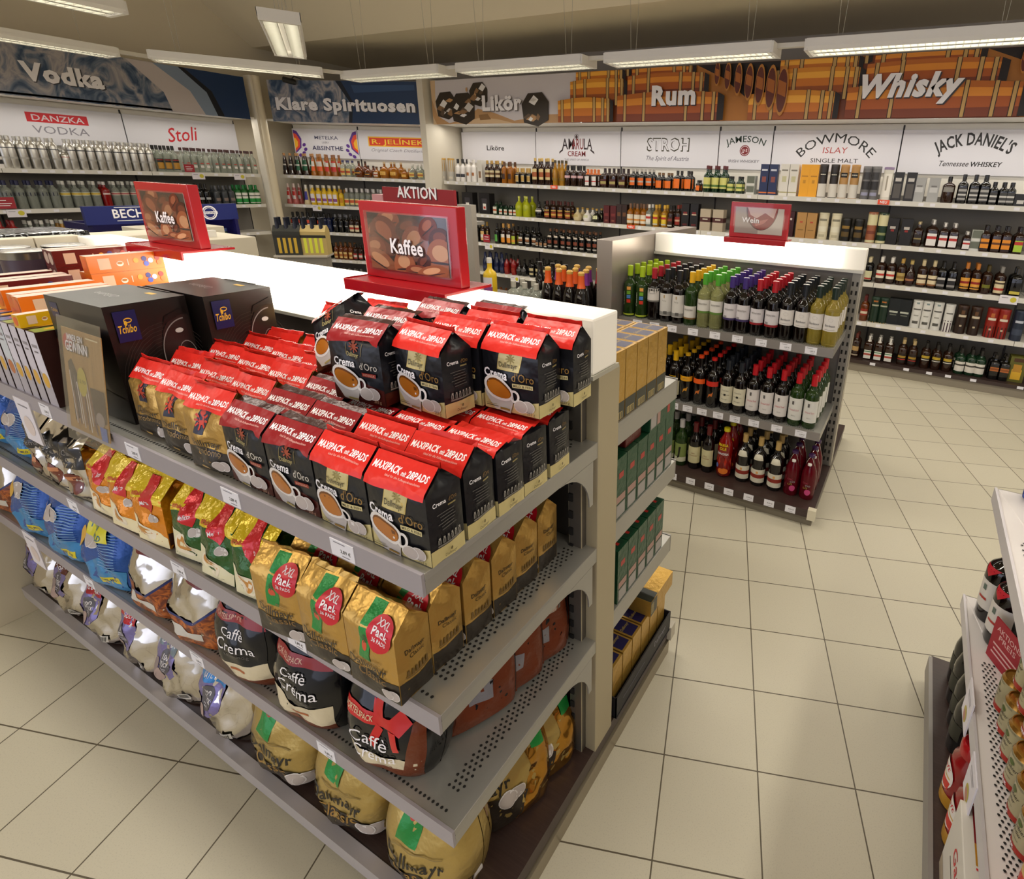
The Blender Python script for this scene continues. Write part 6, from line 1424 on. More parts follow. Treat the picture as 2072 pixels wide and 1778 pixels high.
for j in range(3):
    put(pk(slim_bow, 4 + j), (-.735 + .01 * j, .70 + .098 * j, S3 + .002), 1.15, f'black bag with brown back leaning toward the post, {ORD[j]} behind the bow bag', 'coffee bag', 'leaning bags behind the bow bag', rx=-.25, ry=0)
# base deck
for i, x in enumerate((-.80, -1.075, -1.35)):
    put(pk(big_classic, i), (x, (.598, .605, .60)[i], S4), (.15, .1, .12)[i], 'big pale gold coffee bag on the deck, ' + ('standing at the very end', 'second from the end', 'third, beside the silver bags')[i], 'coffee bag', 'big pale gold bags', rx=-.06)
for j in range(2):
    put(pk(slim_gold, 3 + j), (-.72 + .01 * j, .785 + .12 * j, S4 + .003), 1.15, ('big gold bag leaning back at the gondola end, shiny foil side out', 'big gold bag leaning back, the one nearer the post')[j], 'coffee bag', None, rx=-.22)
for i, (x, top, txt) in enumerate(((-1.615, '#2f7fc0', 'NATURMILD'), (-1.865, '#7a8a94', 'CLASSIC'), (-2.115, '#c01c24', 'REGULAR'), (-2.365, '#a8202a', 'REGULAR'), (-2.615, '#5c2a1c', 'DARK ROAST'), (-2.86, '#7a3a2c', 'DARK ROAST'))):
    put(pk(stueck_bag, i, top, txt), (x, .595, S4), .08, f'crumpled silver foil bag on the deck with gray 100 circle, {ORD[i]} beyond gold bags', 'coffee bag', 'silver foil bags on the deck', rx=-.06)
# clear plastic offcut hanging from the deck row
# ---- far end of the top shelf: machine cartons, capsule boxes, tins
def machine_box():
    t = empty('machine_carton', link=False)
    K1 = M('#15100f', .32, coat=.15)
    w, d, h = .262, .165, .287
    b = MB().box(-w / 2, w / 2, -d / 2, d / 2, 0, h, K1)
    LINE, LN2 = p_('#8a8280', .3), p_('#3c3432', .3)
    it = []
    for k in range(9):
        it.append(('O', LN2, .03 - .0 * k, .06, .1 + .008 * k, .1 + .009 * k, .0009))
    it = [('P', K1, [(-w / 2, 0), (w / 2, 0), (w / 2, .1), (-w / 2, .1)])] + it
    # printed machine outline
    arc_ = lambda cx, cy, rx, ry, a0, a1, th, m: ('P', m, [(cx + rx * cos(a0 + (a1 - a0) * i / 14), cy + ry * sin(a0 + (a1 - a0) * i / 14)) for i in range(15)] + [(cx + (rx - th) * cos(a1 - (a1 - a0) * i / 14), cy + (ry - th) * sin(a1 - (a1 - a0) * i / 14)) for i in range(15)])
    mach = p_('#241c1b', .25)
    it += [('P', mach, [(.015, .02), (.125, .02), (.125, .24), (.07, .25), (.03, .21), (.015, .16)]), arc_(.105, .15, .09, .085, pi / 2, pi, .003, LINE), ('R', LINE, .0165, .085, .003, .13), ('P', p_('#0e0b0b', .3), [(.035, .225), (.12, .25), (.12, .262), (.045, .245)]),
           ('O', LINE, .096, .135, .032, .042, .002), ('T', LET, 'Tchibo', .096, .142, .01, {'b': .02, 'it': .2, 'w': .032}), ('T', LINE, 'Cafissimo', .096, .118, .008, {'w': .046}), ('E', p_('#c9c4c0', .3), .083, .205, .014, .006), ('T', p_('#a39c98', .3), 'Cafissimo', -.055, .1, .018, {'w': .092}), ('T', p_('#a39c98', .3), 'classico', -.03, .082, .014, {'w': .06})]
    it += [('R', p_('#151a4c', .3), -.075, .237, .068, .072), ('T', p_('#d8a82c'), 'Tchibo', -.076, .222, .018, {'b': .03, 'it': .25, 'w': .054}), ('O', p_('#d8a82c'), -.07, .25, .013, .006, .0025), ('E', p_('#d8a82c'), -.078, .244, .005, .006)]
    skin(b, flat((w / 2, 0, 0), (0, d / w, 0), (0, 0, 1)), it)
    skin(b, flat((0, -d / 2, 0), (1, 0, 0), (0, 0, 1)), [('R', p_('#151a4c', .3), -.095, .255, .035, .035), ('T', p_('#d8a82c'), 'Tchibo', -.095, .25, .009, {'it': .25, 'w': .028}), ('P', p_('#0c0909', .3), [(-.131, 0), (.131, 0), (.131, .06), (-.131, .1)])])
    tp = [('T', p_('#8a8686', .3), 'Cafissimo', -.02, .0, .02, {'w': .1, 'rot': pi}), ('R', p_('#d8a82c'), .05, .05, .035, .012)]
    skin(b, flat((0, 0, h), (1, 0, 0), (0, 1, 0)), tp)
    adopt(t, b.build('box', link=False, bev=0))
    adopt(t, MB().box(-.07, .07, d / 2 - .004, d / 2 + .0, h + .0005, h + .002, M('#2c2626', .3)).build('lid_flap', link=False))
    return t
mb = machine_box()
put(mb, (-1.735, .61, S1), .04, 'black coffee machine carton behind the poster sleeve', 'box', 'coffee machine cartons')
put(mb, (-1.685, .79, S1), .02, 'black coffee machine carton against the glowing box, behind its twin', 'box', 'coffee machine cartons')
def capsule_box(front, side, disc, seed):
    t = empty('capsule_box', link=False)
    w, d, h = .046, .17, .197
    b = MB().box(-w / 2, w / 2, -d / 2, d / 2, 0, h, M('#2e1512', .3), M('#3a2420', .3))
    r = random.Random(seed)
    it = [('R', p_(front, .3), 0, h / 2, w, h), ('P', p_('#a9a4b0', .3), [(-w / 2, 0), (w / 2, 0), (w / 2, .06), (-w / 2, .1)]), ('E', p_(disc, .3), .0, .07, .016, .02), ('R', p_('#8f8a94', .3), 0, .16, .028, .008), ('R', p_('#6a6570', .3), 0, .145, .02, .004)]
    skin(b, flat((0, -d / 2, 0), (1, 0, 0), (0, 0, 1)), it)
    skin(b, flat((0, 0, h), (1, 0, 0), (0, 1, 0)), [('R', p_(side, .3), 0, 0, w * .98, d * .96), ('E', p_(disc, .3), 0, -.03, .014, .03)])
    skin(b, flat((w / 2, 0, 0), (0, 1, 0), (0, 0, 1)), [('R', p_('#c9b48a', .4), .03 - .06, .03, .02, .03), ('R', p_('#5c2a20', .4), 0, .15, .1, .05)])
    adopt(t, b.build('box', link=False))
    return t
cb = [capsule_box('#d8d4e2', '#7a8a3a', '#d8a428', 1), capsule_box('#cfcad8', '#3a2a28', '#d8a428', 2), capsule_box('#c9d0d8', '#4a5a8a', '#b8642c', 3)]
for i in range(14):
    x = -1.895 - .052 * i
    for j in range(2):
        put(cb[(0, 1, 1, 0, 2, 1, 2, 0)[i % 8]], (x, .572 + .19 * j, S1), rnd.uniform(-.03, .03), 'slim upright capsule box, ' + ORD[i] + ' beyond the machine carton, ' + ('front' if j == 0 else 'rear') + ' row', 'box', 'upright capsule boxes')
def long_box(col, seed):
    t = empty('capsule_box', link=False)
    L, w, h = .20, .043, .055
    b = MB().box(-L / 2, L / 2, -w / 2, w / 2, 0, h, M(col, .3, coat=.2), M('#cfb8a8', .35))
    it = [(k_[0], k_[1], k_[2] * .67, k_[3] * .7, k_[4] * .67, k_[5] * .7) for k_ in ()] + [('R', p_('#d8b8a0', .4), -.09, .04, .045, .05), ('E', p_('#e6dcd2', .3), -.03, .036, .014, .012), ('E', p_('#b8783a', .3), -.03, .039, .011, .006), ('R', p_('#d8c4b0', .4), .002, .04, .004, .03)]
    for k, (x, y, c) in enumerate(((.035, .045, '#d89a3a'), (.07, .05, '#3a3a80'), (.075, .026, '#4a5ab8'), (.095, .04, '#a9b0d0'), (.125, .05, '#8a2c2c'), (.13, .028, '#e0682c'))):
        it.append(('E', p_(c, .3), x, y, .011, .012))
    it = [(k_[0], k_[1], k_[2] * .66, k_[3] * .7, k_[4] * .66, k_[5] * .7) for k_ in it]
    skin(b, flat((0, -w / 2, 0), (1, 0, 0), (0, 0, 1)), it)
    skin(b, flat((-L / 2, 0, 0), (0, -1, 0), (0, 0, 1)), [('E', p_('#c9b0a0' if seed else '#e0601c', .3), 0, .028, .015, .02)])
    adopt(t, b.build('box', link=False))
    return t
lo_, lr_ = long_box('#e0701c', 0), long_box('#5c1216', 1)
for i, (t_, x, y, z) in enumerate(((lo_, -2.085, .63, .1975), (lo_, -2.135, .635, .1975), (lo_, -2.35, .875, .1975), (lo_, -2.40, .88, .1975), (lr_, -2.38, .64, .1975), (lr_, -2.43, .645, .1975), (lr_, -2.56, .865, .1975), (lr_, -2.61, .87, .1975), (lr_, -2.56, .865, .2530), (lr_, -2.61, .87, .2530), (lo_, -2.23, .64, .1975), (lr_, -2.52, .64, .1975), (lo_, -2.35, .875, .2530))):
    put(t_, (x, y, S1 + z), pi / 2 + rnd.uniform(-.03, .03), ['orange long capsule box, front of the near pair on top', 'orange long capsule box, rear of the near pair on top', 'orange long capsule box behind the machine cartons, front', 'orange long capsule box behind the machine cartons, rear', 'dark red long capsule box, front of the middle pair', 'dark red long capsule box, rear of the middle pair',
        'dark red long capsule box below another, front', 'dark red long capsule box below another, rear', 'dark red long capsule box, topmost front by the glowing box', 'dark red long capsule box, topmost rear by the glowing box', 'orange long capsule box at the cut edge of the shelf', 'dark red long capsule box at the cut edge of the shelf', 'orange long capsule box topmost against the glowing box'][i], 'box', 'long capsule boxes lying on top')
yb = long_box('#d8a818', 0)
put(yb, (-1.96, .545, S1 + .198), pi / 2 + .1, 'yellow capsule box lying beside the poster sleeve', 'box', None, s=.6)
tin = MB().lathe([(.06, 0), (.063, .004), (.06, .01), (.06, .14), (.063, .146), (.05, .15), (0, .15)], 24, M('#9a9690', .25, .8)).lathe([(.0612, .02), (.0612, .12)], 24, p_('#4a3a44', .35), closed=False)
tt = empty('coffee_tin', link=False); adopt(tt, tin.build('can', link=False))
for i, (x, y) in enumerate(((-2.72, .90), (-2.86, .90), (-2.90, .76), (-2.76, .76))):
    put(tt, (x, y, S1 + .146), 0, 'silver coffee tin near the cream end panel, ' + ['first before the dark red boxes', 'second along the glowing box', 'third in the corner', 'one in front of the others'][i], 'tin', 'silver coffee tins')
    put(tt, (x, y, S1), 0, 'silver coffee tin in the lower layer, ' + ['first before the dark red boxes', 'second along the glowing box', 'third in the corner', 'one in front of the others'][i], 'tin', 'silver coffee tins, lower layer')
# ---- poster in a clear sleeve, clipped to the shelf edge
pst = tag(empty('poster_sleeve', (-1.685, .474, 1.15)), 'clear sleeve with a brown poster reading IMMER EIN GEWINN on shelf edge', 'poster')
wood = noise_mat('poster_print', [(0, '#7a5a2c'), (.5, '#a37c44'), (1, '#b8935a')], scale=7, stretch=(18, 1, 1), rough=.3)
b = MB().box(-.0975, .0975, -.001, .001, .0, .2475, wood)
r5 = random.Random(2)
it = [('P', p_('#2a2224', .3), [(-.06, .15), (-.045, .16), (-.02, .12), (-.03, .03), (-.05, .02), (-.055, .1)])]
it += [('R', p_(('#c9c0bc', '#8f6a5a', '#6a5a6a', '#d8cfc8')[k % 4], .3), -.05 + .008 * k, .055 + r5.uniform(-.01, .02), .0035, .1 + r5.uniform(-.02, .02), .12) for k in range(11)]
it += [('P', p_('#33201c', .3), [(.02, .11), (.072, .11), (.072, .04), (.035, .03)]), ('E', p_('#b8a83a', .3), -.008, .115, .018, .032), ('T', p_('#2a2a2a'), '12,90', -.008, .112, .008, {'w': .026}), ('E', p_('#8f8280', .3), .05, .045, .016, .016), ('P', p_('#4a6ab0', .3), [(.045, .03), (.07, .03), (.072, 0), (.05, 0)])]
it += [('E', p_('#b8242c'), -.048, .196, .02, .018), ('T', p_('#2a2020'), 'IMMER EIN', -.021, .2, .013, {'b': .07, 'w': .062}), ('T', LET, 'IMMER EIN', -.022, .201, .013, {'b': .03, 'w': .06}), ('T', p_('#2a2020'), 'GEWINN', -.016, .176, .021, {'b': .08, 'w': .086}), ('T', LET, 'GEWINN', -.018, .1775, .021, {'b': .04, 'w': .083}), ('R', p_('#d8c9a0'), .045, .215, .045, .003)]
skin(b, flat((0, -.001, 0), (1.3, 0, 0), (0, 0, 1.1)), it, off0=.0003, doff=.00008)
adopt(pst, b.build('poster'))
adopt(pst, MB().box(-.108, .108, -.0045, -.0035, -.03, .275, thin_glass(.05)).build('sleeve'))
KIDS[pst][0].rotation_euler = KIDS[pst][1].rotation_euler = (radians(-9), 0, 0)
# hanging offer tags on the near side
for x, z, l in ((-2.10, 1.12, 'white offer tag hanging below the upright capsule boxes'), (-2.52, .535, 'white offer tag hanging in front of a bright blue bag')):
    small_sign('offer_tag', (x, .478, z - .10), 0, .10, .13, [('E', p_('#d8c9c4'), 0, .05, .03, .03), ('R', GRY, 0, .11, .06, .004)], OFFER, l)
# ================================================================== coffee on the gondola's far side
def brick(body, base, top, w=.062, d=.10, h=.19, red=False):
    t = empty('vacuum_coffee_brick', link=False)
    m = foil(body, .32, .55 if not red else .1, (40, .35, 3))
    b = MB().box(-w / 2, w / 2, -d / 2, d / 2, 0, h, m)
    q = b
    for sg in (1, -1):
        f = flat((0, sg * d / 2, 0), (-sg, 0, 0), (0, 0, 1))
        if red: it = [('R', p_('#b03028', .35), 0, .135, .026, .018), ('R', p_('#a9847a', .4), 0, .062, .05, .022), ('R', p_('#8f8a86', .4), 0, .025, .05, .042), ('R', p_('#a39e9a', .4), 0, .025, .044, .036)]
        else: it = [('R', p_(base, .35), 0, .026, w * .98, .05), ('R', p_('#b8a46a', .4), 0, .014, .04, .02)] + [('R', p_(base, .35), -.014 + .009 * k, .014, .004, .017) for k in range(4)]
        skin(q, f, it)
    for sg in (1, -1):
        f = flat((sg * w / 2, 0, 0), (0, sg, 0), (0, 0, 1))
        skin(q, f, [('R', p_('#b03028', .35) if red else p_(base, .35), 0, .12 if red else .03, d * .6 if red else d * .97, .03 if red else .055)])
    skin(q, flat((0, 0, h), (1, 0, 0), (0, 1, 0)), [('R', p_(top, .35), 0, 0, w * .8, d * .84)] + ([('R', p_('#b02420'), 0, .0, .012, .07)] if red else [('T', p_('#b8a050'), 'Dallmayr', 0, -.006, .011, {'w': .045})]))
    adopt(t, q.build('brick', link=False))
    return t
bg_, bm_ = brick('#c39a48', '#33352e', '#241f4a'), brick('#1c4a30', '#1c1c1c', '#153d28', red=True)
for r in range(5):
    for c in range(3 if r < 4 else 2):
        put(bg_, (-.667 - .104 * c, 1.15 + .0655 * r, S1), radians(90), f'gold coffee brick with navy top, {ORD[r]} row from spine, {ORD[c]} from the end', 'coffee brick', 'gold bricks on the far top shelf')
for r in range(6):
    for c in range(2):
        put(bm_, (-.667 - .104 * c, 1.175 + .0655 * r, S2), radians(90), f'green coffee brick with red patch, {ORD[r]} row from spine, {ORD[c]} from end, second level', 'coffee brick', 'green bricks, second level')
LIE = Matrix(((0, 1, 0), (0, 0, 1), (1, 0, 0))).to_euler()
o = put(bm_, (-.665, 1.345, S2 + .192 + .031), 0, 'green coffee brick lying flat on the others', 'coffee brick', None)
o.rotation_euler = LIE
crate = tag(empty('red_brick_pack', (-.685, 1.27, S2 + .191)), 'red wrapped coffee pack with a pale strap lying on green bricks', 'coffee pack')
adopt(crate, MB().box(-.07, .055, -.05, .05, 0, .062, foil('#5c1c18', .3, .1)).build('pack', bev=.005))
adopt(crate, MB().tube([(-.06 + .1 * cos(a * .35 - .3), -.052 + .06 * (1 - cos(a * .5)), .066) for a in range(9)], .004, p_('#d8cfc0', .4)).build('strap'))
for r in range(5):
    put(bm_, (-.667, 1.20 + .0655 * r, S3), radians(90), f'green coffee brick with red patch, {ORD[r]} row from spine, third level', 'coffee brick', 'green bricks, third level')
tr = tag(empty('display_tray', (-.665, 1.36, S4)), 'black cardboard tray holding gold bricks on the far deck', 'tray')
CARD = M('#1c1a20', .5)
b = MB().box(-.11, .07, -.215, .215, 0, .004, CARD); b.box(.064, .068, -.215, .215, 0, .085, CARD); b.box(-.11, -.106, -.215, .215, 0, .085, CARD); b.box(-.11, .068, -.215, -.211, 0, .085, CARD); b.box(-.11, .068, .211, .215, 0, .085, CARD)
skin(b, flat((.068, 0, 0), (0, 1, 0), (0, 0, 1)), [('T', p_('#8a8898'), 'Dallmayr', .12, .04, .02, {'w': .1}), ('R', p_('#55536a'), -.09, .045, .16, .004)])
adopt(tr, b.build('carton'))
for r in range(6):
    put(bg_, (-.667, 1.36 - .175 + .068 * r, S4 + .005), radians(90), f'gold coffee brick with navy top in the black tray, {ORD[r]} from the spine', 'coffee brick', 'gold bricks in the black tray')
o = put(bg_, (-.655, 1.40, S4 + .197 + .031), 0, 'gold coffee brick lying across the bricks in the tray', 'coffee brick', None)
o.rotation_euler = LIE
# ================================================================== bottles on the wine gondola
def wine(cap, body, labs, art=(), h=.30, sh='bord', r=.0375, ch=.2, ang=1.3, cr=1.12):
    return bottle('wine_bottle', sh, r, h, body, cap, ch, labs, ang, 2., 22, art, cr)
tl = lambda s, y, h=.01, w=.045, c='#6a6660': ('T', p_(c), s, 0, y, h, {'w': w})
WK = {
 'lime': (wine('#9cb520', 'wgreen', [(.03, .06, '#b8c83a')], [('R', p_('#d89a4a'), .012, .17, .022, .02), ('R', p_('#6a9a2c'), .012, .145, .022, .02), ('R', p_('#4a7ab8'), .012, .12, .022, .02), ('R', p_('#c03020'), .012, .094, .022, .02), ('T', p_('#c9c8b8'), 'Cancan', -.014, .11, .009, {'rot': pi / 2, 'w': .08})]), 'lime-capped green wine bottle with four picture squares'),
 'redw': (wine('#a01c2a', 'wine', [(.36, .62, '#cfc9c4'), (.36, .39, '#6a6864')], [tl('MACEI', .172, .008, .03), tl('Tempranillo', .155, .006)]), 'red-capped dark wine bottle with plain white label'),
 'blackw': (wine('#1c1c20', 'wine', [(.12, .55, '#cdc9c4'), (.13, .2, '#8f8d8a')], [('R', p_('#a98a5a'), 0, .148, .006, .016), tl('Terrai', .12, .007, .025), ('R', p_('#5a5856'), .008, .055, .02, .018)]), 'black-capped wine bottle with tall white label'),
 'yelw': (wine('#d8a41c', 'wgreen', [(.12, .37, '#d2cec8'), (.12, .15, '#7a5a34')], [tl('FRONTERA', .085, .009, .05)]), 'yellow-capped olive wine bottle with white label'),
 'greenw': (wine('#4c9a2c', 'wpale', [(.28, .53, '#d2cec8'), (.28, .32, '#5a7a34')], [tl('FRONTERA', .13, .009, .05)]), 'green-capped pale wine bottle with white label'),
 'purw': (wine('#3c2870', 'wine', [(.22, .52, '#cfc9cc'), (.22, .26, '#3a2c5a')], [tl('FRONTERA', .12, .009, .05), ('R', p_('#8f8a8c'), -.02, .083, .02, .012)]), 'purple-capped red wine bottle with white label'),
 'red2': (wine('#a81824', 'wine', [(.20, .49, '#cfc9cc'), (.20, .24, '#8c1c24')], [tl('FRONTERA', .118, .009, .05), ('R', p_('#8f8a8c'), -.02, .08, .02, .012)]), 'red-capped red wine bottle with wide white label'),
 'navw': (wine('#14181f', 'wine', [(.27, .54, '#d8d2cd')], [tl('Bordeaux', .105, .012, .05, '#4a4a50'), ('O', p_('#b0aca8'), 0, .14, .012, .009, .001), ('R', p_('#8f8a88'), 0, .09, .05, .0015)]), 'navy-capped red wine bottle with white label'),
 'yelwine': (wine('#12241c', 'wgold', [(.27, .54, '#d8d2cd')], [tl('Bordeaux', .105, .012, .05, '#4a4a50'), ('O', p_('#b0aca8'), 0, .14, .012, .009, .001), ('R', p_('#8f8a88'), 0, .09, .05, .0015)]), 'dark-capped yellow wine bottle with white label'),
 'yel2': (wine('#d8a818', 'wine', [(.10, .40, '#d2cba8')], [('P', p_('#c05a28'), [(-.014, .05), (-.008, .075), (.01, .08), (.02, .095), (.014, .06), (.006, .05), (.0, .065)]), ('R', p_('#d8a818'), 0, .15, .045, .004)]), 'yellow-capped dark wine bottle with orange animal label'),
 'yellab': (wine('#c99a18', 'wine', [(.44, .54, '#e0a018')], [('P', p_('#c98a28'), [(-.012, .06), (-.006, .085), (.01, .09), (.018, .1), (.012, .07), (.0, .075)]), tl('yellow', .145, .007, .03)], ch=.06), 'dark wine bottle with yellow shoulder band'),
 'oralab': (wine('#e04818', 'wine', [(.44, .54, '#e85c18')], [('P', p_('#c0682c'), [(-.012, .06), (-.006, .085), (.01, .09), (.018, .1), (.012, .07), (.0, .075)])], ch=.06), 'dark wine bottle with orange shoulder band'),
 'redlab': (wine('#c8201c', 'wine', [(.44, .54, '#c82a1c')], [('P', p_('#c0682c'), [(-.012, .06), (-.006, .085), (.01, .09), (.018, .1), (.012, .07), (.0, .075)])], ch=.06), 'dark wine bottle with red shoulder band'),
 'creaml': (wine('#20242c', 'wine', [(.16, .5, '#d2ccb4')], [('R', p_('#2a2620'), 0, .098, .012, .012), ('R', p_('#4a4640'), 0, .098, .05, .0015), tl('Cuvée', .12, .007, .04), tl('Rouge', .068, .006, .035)]), 'dark wine bottle with cream label and black square'),
 'redwh': (wine('#b81420', 'wine', [(.12, .54, '#d8d2cf')], [('R', p_('#5a5654'), -.008, .135, .01, .02), tl('Grand Sud', .09, .01, .05, '#c85a64'), tl('Merlot', .06, .005, .02)]), 'red-capped dark wine bottle with tall white label'),
 'redgr': (wine('#b81420', 'wgreen', [(.12, .54, '#d8d6d0')], [('R', p_('#5a5654'), -.008, .135, .01, .02), tl('Grand Sud', .09, .01, .05, '#c87a84'), tl('Blanc', .06, .005, .02)]), 'red-capped green wine bottle with tall white label'),
 'whcap': (wine('#b8b4b4', 'wgreen', [(.1, .5, '#7a8a4a'), (.1, .2, '#d2d0b8')], [('P', p_('#15150f'), [(-.012, .05), (.004, .06), (.008, .11), (.012, .13), (-.002, .128), (-.004, .08)])], ch=.17), 'silver-capped green wine bottle with black figure'),
 'crred': (wine('#5c1418', 'wine', [(.14, .5, '#cfc79c')], [tl('San', .105, .008, .02, '#8a4a34'), tl('Giovese', .09, .008, .045, '#8a4a34')], ch=.2), 'dark wine bottle with pale yellow label'),
 'sang': (bottle('wine_bottle', 'pet', .046, .31, 'red', '#d8c81c', .07, [(.08, .74, '#c8301c')], 3.1, 2., 22, [('T', p_('#e0c81c'), 'MARIA', 0, .205, .018, {'b': .04, 'w': .06}), ('T', p_('#e0c81c'), 'OLE', 0, .18, .018, {'b': .04, 'w': .04}), ('T', LET, 'SANGRIA', 0, .15, .014, {'b': .02, 'it': .2, 'w': .07}), ('E', p_('#e0782c'), .01, .045, .03, .02), ('P', p_('#7a1c14'), [(-.01, .06), (.01, .06), (.004, .09), (.018, .12), (.004, .14), (-.012, .12), (-.004, .09)]), ('E', p_('#5a6ab0'), -.03, .075, .01, .015)], 1.3), 'red plastic sangria bottle with yellow lettering'),
 'double': (wine('#b8985c', 'wine', [(.08, .36, '#d6d0bc'), (.18, .26, '#8a2c20')], [('R', p_('#d8a05a'), 0, .09, .012, .014)], ch=.17, r=.041), 'broad dark wine bottle with two pale labels'),
 'swing': (bottle('wine_bottle', 'swing', .041, .27, 'pink', '#3a1c4a', .06, (), 1.2, 2., 22, [('E', p_('#c8487c'), .01, .05, .016, .018), ('T', p_('#a9a4a8'), 'CIO', .008, .085, .01, {'w': .026}), ('T', p_('#b03a50'), 'COC', -.006, .1, .01, {'w': .03}), ('T', p_('#b8b04a'), 'LO', -.004, .07, .01, {'w': .022})], 1.25), 'pink swing-top bottle with wire clasp'),
}
nk = lambda m, pts, r: skin(MB(), lambda u, v, o: Vector(((r(v) + o) * sin(u / r(v)), -(r(v) + o) * cos(u / r(v)), v)), [('P', m, pts)], .006, off0=.001).build('neck_label', link=False)
shl = lambda rb: lambda v: max(.016, min(rb, rb * (1 - (max(v - .18, 0) / .055) ** 1.3 * .55)))
adopt(WK['double'][0], nk(p_('#d6d0bc'), [(-.03, .168), (.03, .168), (.02, .2), (0, .206), (-.02, .2)], shl(.041)))
sw = WK['swing'][0]
b = MB()
for s in (-1, 1): b.tube([(s * .024, -.004, .2), (s * .02, -.02, .222), (s * .012, -.022, .245), (0, -.01, .262)], .0013, M('#cfccc4', .25, .8), 4)
b.lathe([(0, .212), (.011, .212), (.011, .222), (0, .224)], 10, p_('#e6e2dc', .3), cx=0, cy=-.028)
adopt(sw, b.build('wire_clasp', link=False))
def wine_rows(z, lst, nrow, y0, pitch, tag_, name='wine_bottle'):
    cnt = {}
    for x, k in lst:
        c = cnt.get(k, 0); cnt[k] = c + 1
        n = sum(1 for _, q in lst if q == k)
        for j in range(nrow):
            lab = WK[k][1] + ', ' + (('first column, ', 'second column, ', 'third column, ')[c] if n > 1 else '') + ORD[j] + ' from edge, ' + tag_
            put(WK[k][0], (x + rnd.uniform(-.004, .004), y0 + pitch * j + rnd.uniform(-.004, .004), z), rnd.uniform(-.25, .25) if j else rnd.uniform(-.1, .1), lab, 'bottle', WK[k][1] + 's, ' + tag_)
wine_rows(.9905, [(-1.487, 'lime'), (-1.408, 'lime'), (-1.33, 'redw'), (-1.252, 'blackw'), (-1.174, 'blackw'), (-1.098, 'yelw'), (-1.022, 'greenw'), (-.944, 'greenw'), (-.866, 'purw'), (-.788, 'purw'), (-.71, 'red2'), (-.632, 'red2'), (-.556, 'navw'), (-.48, 'navw'), (-.404, 'yelwine'), (-.33, 'yelwine')], 5, 2.885, .085, 'top shelf')
wine_rows(.5205, [(-1.41, 'yel2'), (-1.33, 'yel2'), (-1.25, 'yel2'), (-1.17, 'yel2')][2:] + [(-1.09, 'yellab'), (-1.008, 'oralab'), (-.926, 'redlab'), (-.845, 'creaml'), (-.764, 'creaml'), (-.684, 'redwh'), (-.604, 'redwh'), (-.524, 'redwh'), (-.444, 'redgr'), (-.362, 'redgr')], 5, 2.885, .085, 'middle shelf')
wine_rows(.1055, [(-1.17, 'whcap'), (-1.09, 'whcap'), (-1.0, 'crred'), (-.915, 'crred'), (-.805, 'sang'), (-.695, 'double'), (-.60, 'double'), (-.505, 'double'), (-.41, 'swing'), (-.32, 'swing')], 3, 2.86, .10, 'deck')

# ================================================================== sparkling wine beside the wine gondola
ss = tag(empty('display_stand', (-1.93, 2.74, 0)), 'low gray stand of sparkling bottles beside the wine gondola side panel', 'stand')
adopt(ss, MB().box(-.32, .28, -.13, .32, .90, .935, STEEL).build('shelf'))
adopt(ss, MB().box(-.31, .27, -.12, .3, 0, .90, M('#5a544e', .5)).build('body'))
champ = [bottle('sparkling_wine_bottle', 'champ', .044, .315, 'wine', c, .27, [(.10, .3, '#b8b4b0'), (.10, .2, '#d8642c')], .9, 2., 20, (), 1.25) for c in ('#d8581c', '#7c2f86', '#a02430')]
for s in champ:
    adopt(s, MB().lathe([(.0185, .302), (.0195, .316), (.012, .324), (0, .325)], 14, p_('#c9a050', .3)).build('top_disc', link=False))
pos = [(-1.865, 2.69, 0), (-1.775, 2.67, 0), (-1.69, 2.66, 0), (-1.90, 2.79, 0), (-1.80, 2.77, 0), (-1.72, 2.76, 1), (-1.86, 2.88, 1), (-1.77, 2.87, 1), (-1.69, 2.86, 2), (-1.95, 2.70, 0), (-1.96, 2.82, 1)]
for i, (x, y, c) in enumerate(pos):
    put(champ[c], (x, y, .935), rnd.uniform(-.2, .2), ('orange', 'purple', 'red')[c] + '-foiled dark sparkling wine bottle, ' + ['left front one', 'middle front one', 'front one by the gray panel', 'second row, first', 'second row, middle', 'second row by the gray panel', 'third row, first', 'third row, middle', 'third row by the gray panel', 'outermost front one', 'outermost rear one'][i], 'bottle', 'sparkling wine bottles')
# ================================================================== promotion stand behind the red sign
ak = tag(empty('promotion_stand', (0, 0, 0)), 'gray promotion stand with a dark red header reading AKTION', 'stand')
MR = M('#8c1620', .4)
b = MB().box(-2.98, -2.40, 2.44, 2.46, 1.50, 1.672, MR)
skin(b, flat((-2.69, 2.44, 1.6), (1, 0, 0), (0, 0, 1)), [('T', p_('#4a0c14'), 'AKTION', -.0, .013, .062, {'b': .07, 'w': .325}), ('T', LET, 'AKTION', -.005, .017, .062, {'b': .04, 'w': .32})], doff=.0005)
adopt(ak, b.build('header'))
adopt(ak, MB().box(-2.36, -2.26, 2.42, 2.46, 1.0, 1.60, M('#a39c92', .4, .3)).build('side_panel'))
adopt(ak, MB().box(-3.0, -2.26, 2.46, 3.0, 0, 1.0, M('#6a645c', .5)).build('body'))
adopt(ak, MB().box(-3.2, -2.42, 2.46, 2.7, 1.47, 1.49, STEEL).build('shelf'))
adopt(ak, MB().box(-3.1, -3.05, 2.46, 2.5, 1.0, 1.47, STEEL).build('post'))
pb = MB().box(-.1, .1, -.06, .06, 0, .13, M('#c98f92', .45)); pb.box(-.002, .002, -.061, -.06, 0, .13, M('#a86f72', .5))
pbt = empty('pink_carton', link=False); adopt(pbt, pb.build('box', link=False))
